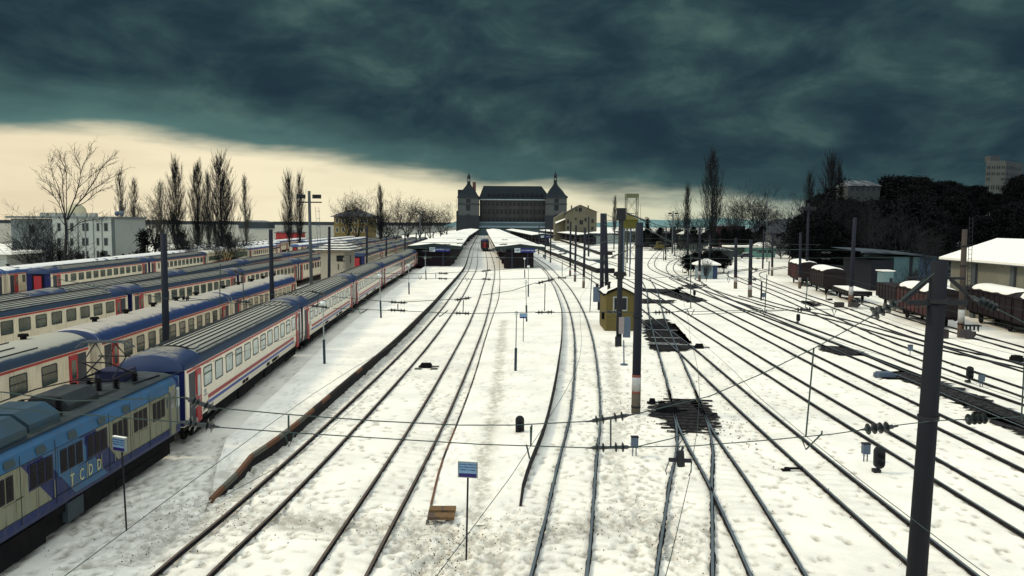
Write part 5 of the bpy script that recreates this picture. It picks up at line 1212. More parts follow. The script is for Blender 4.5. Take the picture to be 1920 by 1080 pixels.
# ---------------------------------------------------------------- platform canopies
CNM = mat("canopy_fascia", (.014, .026, .027), .7, .3, 1); CND = mat("canopy_underside", (.012, .012, .018), .9); CNP = mat("canopy_steel", (.02, .025, .04), .7)
def canopy(label, ctr, hw, y0, y1, sign, z=4.25, ridge_=.55, dz=.45, sag=True, zp=.5):
    c0 = thing("platform_canopy", label, "canopy", (ctr(y0), y0, 0), "snow covered platform canopies")
    ys_ = list(np.linspace(y0, y1, 26)); v = []
    prof = [(-1, 0), (-.985, .10), (-.6, .26), (0, ridge_ + .10), (.6, .30), (.985, .12), (1, 0)]
    n = len(prof)
    for i, y in enumerate(ys_):
        for t, dz_ in prof: v.append((ctr(y) + t * hw, y + (.25 * math.sin(t * 5) if i == 0 else 0), z + dz + dz_))
    MB().add(v, [(i * n + j, i * n + j + 1, (i + 1) * n + j + 1, (i + 1) * n + j) for i in range(25) for j in range(n - 1)]).build("roof_snow", CLEAN, c0, smooth=False)
    mb = MB(); v = []
    for y in ys_: v += [(ctr(y) - hw, y, z + dz), (ctr(y) - hw, y, z), (ctr(y) - hw * .9, y, z - .02), (ctr(y), y, z + ridge_ * .5), (ctr(y) + hw * .9, y, z - .02), (ctr(y) + hw, y, z), (ctr(y) + hw, y, z + dz)]
    mb.add(v, [(i * 7 + j, (i + 1) * 7 + j, (i + 1) * 7 + j + 1, i * 7 + j + 1) for i in range(25) for j in range(6)]); mb.build("roof", CND, c0)
    x = ctr(y0); pts = [(x - hw, z), (x, z + ridge_ * .5), (x + hw, z), (x + hw, z + dz), (x, z + dz + ridge_), (x - hw, z + dz)]
    MB().add([(a, y0 - .06, b_) for a, b_ in pts] + [(a, y0 + .12, b_) for a, b_ in pts], [tuple(range(6))[::-1], tuple(range(6, 12))] + [(j, (j + 1) % 6, 6 + (j + 1) % 6, 6 + j) for j in range(6)]).build("fascia", CNM, c0)
    k = 0; y = y0 + 1
    while y < y1 - 5:
        mb = MB()
        for t in (-.32, .32): mb.box((ctr(y) + t * hw - .16, y - .16, 0), (ctr(y) + t * hw + .16, y + .16, z + .2))
        mb.tube([(ctr(y) - .32 * hw, y, z - 1.1), (ctr(y) - .85 * hw, y, z)], .07, 4); mb.tube([(ctr(y) + .32 * hw, y, z - 1.1), (ctr(y) + .85 * hw, y, z)], .07, 4)
        mb.build("post_pair", CNP, c0); y += 9 if y < y0 + 90 else 24
    # dark blocks added to stand in for the gloom and trains below
    y = y0 + 7; 
    while y < y1 - 20:
        MB().box((ctr(y) - hw * .62, y - 5, zp), (ctr(y) + hw * .62, y + 9, z - .3)).build("under_roof_shade", mat("under_roof_shade_dark", (.014, .009, .012), .8, .4, 1), c0); y += 19 if y < y0 + 100 else 60
    if sign is not None:
        xa = x + sign; zs = z - .62
        sg = MB().box((xa, y0 - .20, zs), (xa + .0 + 3.0, y0 - .10, zs + .82)).build("name_board", mat("sign_blue", (.010, .012, .12), .5), c0)
        lg = MB().box((xa - 1.25, y0 - .20, zs), (xa - .05, y0 - .10, zs + .86)).build("emblem_board", mat("sign_white", (.42, .48, .50), .5), c0)
        M = Matrix.Translation((xa + 1.5 - ORG[c0.name].x, y0 - .215 - ORG[c0.name].y, zs + .42)) @ Matrix.Rotation(R(90), 4, 'X')
        text_part("HAYDARPAŞA", .42, mat("sign_letter", (.45, .52, .62), .5), M, sg)
        em = MB(); ex, ez, ey = xa - .65, zs + .45, y0 - .215            # winged wheel emblem
        for s_ in (-1, 1):
            for k in range(3): em.add([(ex + s_ * .10, ey, ez + .10 - k * .09), (ex + s_ * .42, ey, ez + .24 - k * .11), (ex + s_ * .36, ey, ez + .16 - k * .11), (ex + s_ * .10, ey, ez + .05 - k * .09)], [(0, 1, 2, 3) if s_ > 0 else (3, 2, 1, 0)])
        em.add([(ex + .11 * math.cos(R(45 * k)), ey - .003, ez - .12 + .11 * math.sin(R(45 * k))) for k in range(8)], [tuple(range(8))]); em.build("emblem", mat("emblem_dark", (.05, .09, .12), .6), lg)
        for o_ in (sg, lg): pass
    return c0
c1 = lin([(-16.1, 165), (-21.7, 300), (-30, 590)]); c2 = lin([(1.7, 163), (-3.5, 300), (-14, 590)])
canopy("left snow covered platform canopy with blue name board, beside the striped train", c1, 5.6, 165, 592, .3)
canopy("middle snow covered platform canopy with blue name board", c2, 5.0, 163, 592, .1, zp=.3)
canopy("third snowy canopy, smaller and farther, right of the middle one", lin([(14.5, 300), (0, 592)]), 4.6, 330, 592, .2)
canopy("fourth snowy canopy in front of the beige gabled building", lin([(36, 300), (22, 592)]), 5.0, 345, 560, None)
canopy("rightmost low snowy canopy beyond the concrete poles", lin([(50, 300), (38, 592)]), 5.0, 380, 560, None)
for nm, pr, pl_, wz, m_ in (("long low platform wall ending behind the yellow hut cabinet", [(1118, 512), (1060, 488), (1010, 468), (985, 455)], .9, 3.6, WALLD), ("grey timber sided platform right of the long dark wall", [(1103, 497), (1060, 476), (1030, 462), (1000, 450)], 1.3, 4.2, mat("platform_side_grey", (.07, .095, .11), .8, .4, .6)), ("short snowy platform end farthest right", [(1124, 478), (1085, 464), (1050, 452)], .9, 4, WALLD)):
    pp = [P(x, y) for x, y in pr]; r0 = thing("side_platform", nm, "platform", pp[0]); mb = MB(); sn = MB()
    pp = catmull(pp, 6)
    for a, b_ in zip(pp[:-1], pp[1:]):
        mb.add([(a.x, a.y, 0), (b_.x, b_.y, 0), (b_.x, b_.y, pl_), (a.x, a.y, pl_), (a.x + wz, a.y, 0), (b_.x + wz, b_.y, 0), (b_.x + wz, b_.y, pl_), (a.x + wz, a.y, pl_)], [(0, 3, 2, 1), (4, 5, 6, 7), (3, 7, 6, 2)])
        sn.add([(a.x + .1, a.y, pl_ + .06), (b_.x + .1, b_.y, pl_ + .06), (b_.x + wz, b_.y, pl_ + .06), (a.x + wz, a.y, pl_ + .06)], [(0, 3, 2, 1)])
    a = pp[0]; mb.add([(a.x, a.y, 0), (a.x + wz, a.y, 0), (a.x + wz, a.y, pl_), (a.x, a.y, pl_)], [(0, 1, 2, 3)])
    mb.build("wall", m_, r0); sn.build("top_snow", CLEAN, r0)

# ---------------------------------------------------------------- poles
GP = "concrete catenary poles"
def pole(label, bx, by, tx, ty, w_, Y=None, band=None, arms=(), name="catenary_pole", m_=CONC, group=GP, base=None, cat="pole"):
    if Y is None: p = P(bx, by); Y = p.y
    else: p = D(bx, by, Y)
    t = D(tx, ty, Y); bpt = D(bx, by, Y); k = (bpt.z - 0) / max(.1, (t.z - bpt.z)); foot = Vector((bpt.x - (t.x - bpt.x) * k, Y, -.3 if Y > 30 else -.2))
    r0 = thing(name, label, cat, (foot.x, Y, 0), group); top = Vector((t.x, Y, t.z))
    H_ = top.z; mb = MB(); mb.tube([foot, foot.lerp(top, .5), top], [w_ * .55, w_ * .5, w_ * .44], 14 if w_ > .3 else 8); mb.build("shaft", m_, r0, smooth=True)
    at = lambda z: foot + (top - foot) * ((z - foot.z) / (top.z - foot.z))
    if band:
        for z0, z1, bm in band: MB().tube([at(z0), at(z1)], w_ * .555, 14).build("painted_band", bm, r0, smooth=True)
    if arms:
        mb = MB()
        for z, dx, dz in arms: q = at(z); mb.tube([q, q + Vector((dx, 0, dz))], .045, 5)
        mb.build("bracket", BLACK, r0)
    return r0, at, Y
CB = lambda z0=.9, z1=1.75: [(-.1, z0, CONCB), (z0, z0 + .12, REDP), (z0 + .12, z1 - .12, WHITEP), (z1 - .12, z1, REDP)]
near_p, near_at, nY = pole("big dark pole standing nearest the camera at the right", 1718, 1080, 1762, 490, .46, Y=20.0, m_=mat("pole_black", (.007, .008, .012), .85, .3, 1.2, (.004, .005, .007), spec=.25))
for z in (4.75, 7.75): q = near_at(z); MB().tube([q - Vector((0, 0, .06)), q + Vector((0, 0, .06))], .26, 12).build("clamp", BLACK, near_p)
mb = MB()
q = near_at(7.7); mb.box((q.x - .75, nY - .08, q.z - .06), (q.x + .75, nY + .08, q.z + .06)); mb.build("bracket", BLACK, near_p)
bp, bat, bY = pole("tall dark pole with a red and white band near its foot", 1192, 775, 1199.5, 417, .42, band=CB(1.05, 2.0))
for z in (.35, 5.0, 8.6): q = bat(z); MB().tube([q - Vector((0, 0, .05)), q + Vector((0, 0, .05))], .25, 12).build("clamp", BLACK, bp)
hp_, hat, hY = pole("dark pole just in front of the yellow hut, with a switch box low on it", 1160, 648, 1165, 390, .42, m_=mat("pole_brown", (.012, .016, .02), .75, .4, 1.2, (.03, .025, .028)))
q = hat(5.6); MB().tube([q + Vector((-.5, 0, .05)), q + Vector((.5, 0, .05))], .14, 6).tube([q - Vector((0, 0, .3)), q + Vector((0, 0, .25))], [.28, .42], 10).build("clamp", BLACK, hp_)
q = hat(10.4); MB().box((q.x - .35, hY - .2, q.z - .5), (q.x + .35, hY + .2, q.z + .45)).build("head_box", BLACK, hp_)
mb = MB(); q = P(1160, 648); mb.box((q.x - .05, q.y - .45, 1.0), (q.x + .35, q.y - .1, 2.3), 0); mb.box((q.x + .3, q.y - .4, .7), (q.x + .85, q.y - .1, 2.3), 1); mb.build("switch_box", [mat("switch_box_white", (.22, .23, .23), .6, .4, 4, (.30, .10, .06)), GALV], hp_)
mb = MB(); mb.box((q.x - .32, q.y - .5, 0), (q.x + .1, q.y - .15, .75)); mb.build("foot_box", BLACK, hp_)
for dx, lab in ((0, "left of a close pair of dark poles behind the yellow hut"), (9.5, "right of a close pair of dark poles behind the yellow hut")): pole(lab, 1128.5 + dx, 540, 1129 + dx * .55, 400, .40, Y=77 + dx * .1)
for i, (bx, by, tx, ty, w_, lab) in enumerate([
    (1069, 518, 1070, 415, .36, "pole standing left in the trio between platform and hut"), (1078, 528, 1080, 422, .36, "middle pole of the trio between platform and hut"), (1094, 540, 1097, 427, .36, "right and nearest pole of the trio between platform and hut"),
    (1032, 492.6, 1033, 427, .36, "pole right of the grey box beside the middle canopy"), (1022, 485.6, 1023, 430, .34, "slim pole directly behind the grey box beside the middle canopy"), (1010, 477, 1011, 423, .34, "pole farthest left beside the middle canopy"),
    (1103.5, 491, 1104, 406, .40, "pole in front of the beige gabled building"), (1151, 468, 1152.6, 410, .40, "far pole between the two close dark poles"), (1176, 493, 1177, 424, .30, "left of two thin poles under the lattice tower"), (1181.5, 495, 1183, 424, .30, "right of two thin poles under the lattice tower"),
    (1289, 509, 1290, 421, .42, "pole left of the white hut"), (1311.7, 527, 1312, 428, .42, "pole right against the front of the white hut"), (1379, 541, 1380, 446, .48, "thick pole right of the white hut"), (1406, 557.5, 1408, 450, .50, "thick pole nearest the camera in the middle yard"),
    (1430, 504, 1432, 430, .34, "dark pole in front of the turquoise building"), (1447.5, 517, 1449, 436, .40, "pole right of the turquoise building"), (1265, 480, 1266, 428, .36, "far thin pole left of the grey hip roofed building"), (1248, 488, 1249, 426, .40, "far pole beside the orange track vehicle"),
    (1499.5, 541, 1501, 436, .40, "brown based pole in front of the first red wagon"), (1330, 520, 1331, 440, .26, "thin dark post behind the white hut")]):
    pole(lab, bx, by, tx, ty, w_, band=CB() if w_ >= .36 and i not in (7, 14, 6) else None, arms=((6.2, .9, .25), (5.4, -.8, .15)) if i % 2 else ((6.0, 1.0, .2),))
fl, fat, fY = pole("tall mast with floodlights in front of the first red wagon", 1512, 537, 1516, 381, .40, band=CB(1.2, 2.2))
mb = MB(); q = fat(11.9)
mb.box((q.x - 1.1, fY - .1, q.z - .1), (q.x + 1.1, fY + .1, q.z + .05)); mb.build("crossbar", BLACK, fl)
for k in (-.9, -.3, .3, .9): MB().box((q.x + k - .22, fY - .3, q.z + .1), (q.x + k + .22, fY + .1, q.z + .55)).build("floodlight", BLACK, fl)
BRN = mat("pole_rusty_base", (.11, .06, .04), .8, .4, 3)
tp, tat, tY = pole("tall pole with a rusty foot between the dark covered wagon and flat wagon", 1594, 575.5, 1603, 408, .46, band=[(-.1, 1.4, BRN), (1.4, 2.4, WHITEP)])
lp_, lat_, lY = pole("tall tan pole with a ladder in front of the warehouse", 1801, 632, 1809, 430, .48, band=[(-.1, 1.3, BRN), (1.3, 2.4, WHITEP)], m_=mat("pole_tan", (.05, .038, .03), .75, .4, 1.2, (.02, .02, .024)))
mb = MB(); q = lat_(5); 
for dx in (.42, .72): mb.tube([lat_(3.2) + Vector((dx, 0, 0)), lat_(10.4) + Vector((dx - .05, 0, 0))], .025, 4)
z = 3.4
while z < 10.3: mb.tube([lat_(z) + Vector((.42, 0, 0)), lat_(z) + Vector((.72, 0, 0))], .018, 4); z += .38
mb.build("ladder", BLACK, lp_)
for z in (1.15, 3.2, 6.2, 7.9): q = lat_(z); MB().tube([q - Vector((0, 0, .05)), q + Vector((0, 0, .05))], .30, 12).build("clamp", BLACK, lp_)
def weight_stack(px, py, lab, s_=1.0):
    p = P(px, py); r0 = thing("tension_weight", lab, "tension weight", p, "tension weights at the feet of the tall poles"); mb = MB()
    mb.box((p.x - 2.2 * s_ - .1, p.y - .25, 0), (p.x - 1.15 * s_, p.y + .4, .75 * s_)); mb.build("concrete_block", mat("weight_block", (.03, .024, .025), .8), r0)
    mb = MB(); mb.box((p.x - .35, p.y - .55, .1), (p.x + .55 * s_, p.y - .2, .8 * s_)); mb.tube([(p.x + .45 * s_, p.y - .6, .35), (p.x + .45 * s_, p.y - .3, .35)], .40 * s_, 14); mb.tube([(p.x + 1.1 * s_, p.y + .2, .35), (p.x + 1.1 * s_, p.y + .4, .35)], .36 * s_, 14); mb.build("wheel", mat("weight_wheel", (.055, .05, .05), .8, .3, 3), r0)
    mb = MB(); mb.box((p.x + .2, p.y - .3, 1.05 * s_), (p.x + 1.6 * s_, p.y + .3, 1.15 * s_))
    for k in range(4): mb.box((p.x + .3 + k * .34 * s_, p.y - .2, .6 * s_), (p.x + .42 + k * .34 * s_, p.y - .1, 1.05 * s_))
    mb.build("frame", BLACK, r0); MB().box((p.x + .4 * s_, p.y - .25, .62 * s_), (p.x + 1.3 * s_, p.y + .35, .72 * s_)).build("snow_cap", CLEAN, r0)
weight_stack(1801, 634, "dark tension weights and wheel at the foot of the tan pole with the ladder"); weight_stack(1596, 576.5, "dark tension weights at the foot of the rusty based pole", .8)
# poles between the trains on the left
LP = [(311.5, 640, 306.5, 438, .37, 43.7, "big dark pole between the trains at left"), (510, 560, 507.5, 430, .36, 65, "second dark pole between the trains at left"), (617, 520, 617.5, 425, .36, 98, "pole in front of the signal box wall"), (687.5, 492, 688, 423, .36, 123, "pole right of the signal box"),
      (724, 482, 724.5, 442, .36, 150, "pole right of the navy coach end"), (759, 470, 759.5, 434, .36, 178, "first small pole left of the left canopy"), (780, 466, 780.5, 436, .36, 199, "second small pole left of the left canopy"), (797, 458, 797.5, 436, .36, 222, "third small pole above the left canopy"), (812, 450, 812.3, 434, .36, 245, "fourth small pole above the left canopy"), (826, 446, 826.3, 432, .36, 272, "fifth small pole above the left canopy"), (838, 442, 838.3, 430, .36, 300, "sixth small pole, farthest above the left canopy")]
for bx, by, tx, ty, w_, Yp, lab in LP: pole(lab, bx, by, tx, ty, w_, Y=Yp, arms=((7.4, .7, .15), (6.6, .8, .1)) if Yp > 60 else ())
FLM = mat("mast_grey", (.055, .065, .07), .7)
def floodmast(lab, bx, by, tx, ty, Yp, w_, k_=1.0):
    r0, at, Yq = pole(lab, bx, by, tx, ty, w_, Y=Yp, name="floodlight_mast", m_=FLM, group="floodlight masts", cat="floodlight mast"); q = at(D(tx, ty, Yp).z - .55 * k_)
    mb = MB(); mb.box((q.x - 1.35 * k_, Yp - .1, q.z - .75 * k_), (q.x + 1.35 * k_, Yp + .1, q.z - .62 * k_)); mb.build("crossbar", BLACK, r0)
    for s_ in (-1, 1):
        for d_ in (.62, 1.1): MB().box((q.x + s_ * d_ * k_ - .2 * k_, Yp - .35, q.z - .28 * k_), (q.x + s_ * d_ * k_ + .2 * k_, Yp + .1, q.z + .15 * k_)).build("floodlight", BLACK, r0)
    return r0, q
r0, q = floodmast("tall floodlight mast with a ladder left of the signal box", 584, 535, 579.5, 358, 88, .36)
mb = MB()
for dx in (.62, .98): mb.tube([(q.x + dx + .25, 88.2, 6), (q.x + dx, 88.2, q.z - 1.2)], .02, 4)
z = 6
while z < q.z - 1.4: mb.tube([(q.x + .62 + .15, 88.2, z), (q.x + .98 + .15, 88.2, z)], .02, 4); z += .8
mb.build("ladder", GALV, r0)
floodmast("far floodlight mast above the coaches left of the station", 788, 440, 787.5, 393, 235, .4, 1.1); floodmast("far floodlight mast near the poplar in the middle right distance", 1261, 445, 1262, 396, 260, .45, 1.2)
for lab, bx, by, tx, ty, Yp in (("thin lattice mast right of the turquoise building", 1438, 485, 1438.5, 376, 205), ("tiny distant mast left of the white dome tree", 277, 470, 277, 430, 200)): pole(lab, bx, by, tx, ty, .22, Y=Yp, name="thin_mast", group=None, m_=FLM, cat="mast")
# small signal posts in the middle yard
for lab, px, py, h_ in (("dark leaning post with a white wire clip beside a thick pole", 1427, 563, 2.4), ("short dark post beside the pole by the turquoise building", 1441.5, 515, 2.6), ("tiny dark post near the orange vehicle", 1244, 488.5, 2.6)):
    p = P(px, py); r0 = thing("marker_post", lab, "post", p, "small dark marker posts"); MB().tube([(p.x, p.y, -.1), (p.x, p.y, h_)], .11, 8).build("post", BLACK, r0); MB().tube([(p.x, p.y, h_), (p.x - .25, p.y, h_ + .7)], .035, 5).build("clip", WHITEP, r0)
# globe lamps on the platforms
def lamp(lab, bx, by, gx_, gy_, z0, dark=.42, r_=.20, head=True, name="platform_lamp"):
    p = P(bx, by, z0); t = D(gx_, gy_, p.y); r0 = thing(name, lab, "lamp post", (p.x, p.y, z0), "globe lamps on the platforms")
    h_ = t.z - z0; mid = p.lerp(t, dark)
    MB().tube([p - Vector((0, 0, .1)), mid], .085, 8).build("lower_post", mat("lamp_post_dark", (.02, .035, .05), .6), r0); MB().tube([mid, t], .040, 8).build("upper_post", mat("lamp_post_pale", (.28, .30, .28), .5), r0)
    if head: mb = MB(); mb.sphere(t + Vector((0, 0, r_ * .6)), r_, 12, 8); hd_ = mb.build("globe", LAMPG, r0, smooth=True); MB().tube([t + Vector((0, 0, r_ * 1.5)), t + Vector((0, 0, r_ * 1.75))], [.09, .02], 8).build("cap", BLACK, hd_)
    return r0
lamp("slim lamp post nearest the camera on the left platform, before the striped coach", 608.5, 683, 605.5, 573, .5); lamp("second lamp post from the camera on the left platform", 714.5, 596, 711.5, 519, .5)
lamp("third lamp post from the camera on the left platform", 767, 552, 766, 499, .5); lamp("lamp post nearest the left canopy", 799, 525, 797, 484, .5)
lamp("nearest lamp post on the middle platform", 966.5, 694, 968.5, 590, .3, dark=.40, r_=.12); lamp("globe lamp in front of the middle canopy", 990.5, 556, 991, 502, .3); lamp("globe lamp right at the middle canopy front", 984, 521, 983.5, 486, .3); lamp("lamp post behind the small blue sign on the middle platform", 987.5, 602, 986, 531, .3, r_=.16)
# information signs
SBL = mat("sign_pale_blue", (.16, .27, .40), .45); SFR = mat("sign_frame", (.20, .22, .21), .6); SNV = mat("sign_navy", (.02, .015, .10), .5); STX = mat("sign_text", (.03, .06, .12), .6)
def sign(lab, bx, by, cx_, cy_, w_, h_, rot, z0=0.0, text=True, thick=.05, lean=0):
    p = P(bx, by, z0); t = D(cx_, cy_, p.y); r0 = thing("information_sign", lab, "sign", (p.x, p.y, z0), "blue and white sign boards on posts", rz=0)
    o_ = Vector((p.x, p.y, z0)); tl = t - o_
    MB().tube([(0, .03, -.2), (tl.x, .03, tl.z)], .028, 8).build("post", BLACK, r0, world=False)
    M = Matrix.Translation(tl) @ Matrix.Rotation(rot, 4, 'Z')
    bd_ = MB().box((-w_ / 2, -thick, -h_ / 2), (w_ / 2, 0, h_ / 2), M=M).build("board", SFR, r0, world=False)
    e_ = .035
    MB().box((-w_ / 2 + e_, -thick - .006, -h_ / 2 + h_ * .28), (w_ / 2 - e_, -thick - .002, h_ / 2 - e_), M=M).build("pale_panel", SBL, bd_, world=False)
    MB().box((-w_ / 2 + e_, -thick - .006, -h_ / 2 + e_ * .7), (w_ / 2 - e_, -thick - .002, -h_ / 2 + h_ * .275), M=M).build("navy_band", SNV, bd_, world=False)
    MB().box((-w_ / 2, -thick, h_ / 2 + .001), (w_ / 2, 0, h_ / 2 + .02), M=M).build("snow_rim", CLEAN, bd_, world=False)
    if text:
        for i, s_ in enumerate(("Görevliden Başkasının", "Peron Dışına Çıkması", "Tehlikeli ve Yasaktır")):
            text_part(s_, h_ * .128, STX, M @ Matrix.Translation((0, -thick - .010, h_ * (.34 - i * .17))) @ Matrix.Rotation(R(90), 4, 'X'), bd_)
    return r0
sign("blue and white warning sign on a thin post at the tip of the middle platform", 874, 1044, 877.5, 880, .575, .47, R(-9)); sign("blue and white warning sign on a thin post beside the blue locomotive", 236.5, 992, 227, 832, .54, .44, R(-24), thick=.09)
sign("small far blue and white sign on the middle platform", 981, 640, 981.5, 592, .62, .40, R(-3), z0=.3, text=False)
# dwarf signals and relay boxes
def dwarf(px, py, h_, lab, face=0.0):
    p = P(px, py); r0 = thing("dwarf_signal", lab, "dwarf signal", p, "dwarf signals standing in the snow"); w_ = h_ * .44; mb = MB()
    v = []; n = 20
    for dy in (-.06, .10):
        for k in range(n):
            q = 2 * math.pi * k / n; zz = math.sin(q) * w_ / 2 + (h_ * .5 if math.sin(q) > 0 else h_ * .02); v.append((p.x + math.cos(q) * w_ / 2, p.y + dy, h_ * .28 + zz + w_ * .2))
    mb.add(v, [tuple(range(n)), tuple(range(2 * n - 1, n - 1, -1))] + [(j, n + j, n + (j + 1) % n, (j + 1) % n) for j in range(n)]); bd_ = mb.build("backboard", BLACK, r0)
    mb = MB()
    for zz in (.42, .72): mb.tube([(p.x, p.y - .05, h_ * zz), (p.x, p.y - .22, h_ * zz)], w_ * .20, 10)
    mb.build("lens_hood", DARK, bd_)
    MB().tube([(p.x, p.y + .05, -.1), (p.x, p.y + .05, h_ * .35)], .05, 8).build("stem", BLACK, r0); MB().box((p.x - w_ * .5, p.y - .05, 0), (p.x + w_ * .15, p.y + .2, h_ * .13)).build("foot", BLACK, r0)
for px, py, h_, lab in ((974.5, 821, .92, "black dwarf signal on the middle platform edge"), (1648, 886, .95, "black dwarf signal between tracks left of the big right pole"), (1818, 717, .92, "black dwarf signal beyond the dark ballast strip at right"), (1496.5, 605, .80, "small black dwarf signal in the middle of the right yard"), (1302, 556, .8, "dark signal head near the long switch rods")): dwarf(px, py, h_, lab)
def relay(px, py, h_, lab, two=True, w_=.28):
    p = P(px, py); r0 = thing("relay_box", lab, "relay box", p, "grey relay boxes on legs"); mb = MB()
    for dx in ((-.07, .07) if two else (0,)): mb.box((p.x + dx - .02, p.y, -.05), (p.x + dx + .02, p.y + .04, h_ * .5))
    mb.build("legs", GALV, r0); MB().box((p.x - w_ / 2, p.y - .1, h_ * .45), (p.x + w_ / 2, p.y + .14, h_)).build("cabinet", GALV, r0); MB().box((p.x - w_ / 2 - .02, p.y - .12, h_), (p.x + w_ / 2 + .02, p.y + .16, h_ + .03)).build("lid", BLACK, r0)
relay(1189.5, 855, .80, "small grey relay box on two legs right of the curving track"); relay(1623, 866, .75, "grey relay box beside the right dwarf signal"); relay(1840, 725, .75, "grey relay box right of the far dwarf signal"); relay(1706.5, 666, .75, "grey relay box left of the big pole, beyond the ballast strip", False); relay(1432, 563, .9, "grey relay box on the thin wire mast in the yard", False, .4); relay(1021, 487, 1.3, "grey box at the side of the middle canopy", False, .9)
p = P(1170, 684); r0 = thing("marker_post", "thin grey post with a round foot in front of the hut pole", "post", p); MB().tube([(p.x, p.y, 0), (p.x - .05, p.y, 1.7)], .045, 8).build("post", GALV, r0); MB().tube([(p.x, p.y, -.02), (p.x, p.y, .06)], .26, 14).build("foot", GALV, r0)
for px, py, lab in ((1280, 512, "tiny upright rod and lever by the far curve"), (1316, 536, "small lever stand in front of the white hut"), (1549, 563, "small lever stand in the snow near the rusty based pole")):
    p = P(px, py); r0 = thing("lever_stand", lab, "lever", p, "hand point levers"); MB().tube([(p.x, p.y, 0), (p.x, p.y, .75)], .06, 6).build("lever", BLACK, r0); MB().box((p.x + .2, p.y - .1, 0), (p.x + .8, p.y + .2, .22)).build("base", BLACK, r0)

# ---------------------------------------------------------------- catenary spans
INSM = mat("insulator_dark", (.008, .013, .014), .35, spec=.5)
def sag(a, b_, s_, n=10): return [a.lerp(b_, t / n) - Vector((0, 0, s_ * 4 * (t / n) * (1 - t / n))) for t in range(n + 1)]
def insulator(root, a, b_, rdisc, ks):
    """rod from a to b with discs at the fractions ks"""
    mb = MB(); d = (b_ - a); mb.tube([a, a + d * .12, a + d * .16, a + d * .5, a + d * .84, a + d * .88, b_], [rdisc * .12, rdisc * .22, rdisc * .42, rdisc * .30, rdisc * .42, rdisc * .22, rdisc * .12], 8)
    u = d.normalized()
    for k in ks: c = a + d * k; mb.tube([c - u * .028, c - u * .006, c + u * .02], [rdisc * .35, rdisc, rdisc * .45], 14)
    mb.build("insulator", INSM, root, smooth=False)
def span(lab, Yl, Yr, lines, droppers=(), ins=(), extra=(), r_=.011):
    """lines: pixel polylines, depth from Yl (x=0) to Yr (x=1920)"""
    r0 = thing("catenary_span", lab, "overhead span wire", (0, (Yl + Yr) / 2, 5), "overhead wires spanning the tracks")
    Q = lambda px, py: D(px, py, Yl + (Yr - Yl) * px / 1920)
    for l in lines: MB().tube([Q(*p) for p in l], r_, 5, caps=False).build("span_wire", WIRE, r0)
    for a, b_ in droppers: MB().tube([Q(*a), Q(*b_)], r_ * 1.6, 5).build("dropper", WIRE, r0)
    for a, b_, rd, ks in ins: insulator(r0, Q(*a), Q(*b_), rd, ks)
    for e_ in extra: MB().tube([Q(*p) for p in e_], r_ * 1.6, 5).build("steady_arm", WIRE, r0)
    return r0
K4 = (.2, .36, .68, .84); K3 = (.22, .36, .66, .84)
span("near overhead span with large insulators crossing the whole foreground", 15.5, 19.6,
     [[(-60, 736), (5, 735), (130, 752), (300, 746), (345, 745)], [(408, 765), (540, 777), (700, 789), (860, 797), (960, 797), (1103, 790)], [(1184, 778), (1330, 743), (1430, 700), (1530, 651), (1640, 590)],
      [(-60, 760), (100, 772), (240, 784), (335, 791)], [(410, 801), (560, 812), (720, 822), (900, 833), (1103, 839.5)], [(1190, 838), (1300, 836), (1430, 826), (1560, 814), (1622, 805)], [(1196, 837), (1260, 822), (1290, 812)], [(1676, 798), (1742, 790)], [(1752, 789), (1812, 786)], [(1848, 785), (1990, 776)], [(1680, 570), (1752, 512)]],
     [((541, 779), (541, 805)), ((997, 797), (995, 836)), ((1145, 785), (1145, 836)), ((1526, 652), (1511, 818)), ((1923, 640), (1915, 790))],
     [((345, 745), (408, 768), .15, (.3, .42, .66, .80)), ((335, 791), (412, 801), .15, (.3, .42, .70, .82)), ((1098, 791), (1188, 777), .115, (.23, .36, .62, .76)), ((1098, 840), (1190, 838), .115, (.23, .36, .62, .76)), ((1612, 806), (1684, 799), .14, (.22, .38, .54, .70)), ((1806, 787), (1854, 784), .14, (.22, .42, .62, .82)), ((1630, 595), (1690, 563), .14, (.2, .38, .56, .74))],
     [[(533, 810), (542, 838), (552, 812)], [(987, 834), (993, 860)], [(1502, 820), (1511, 843), (1541, 813)], [(995, 800), (995, 832)], [(1541, 813), (1541, 808)]], r_=.013)
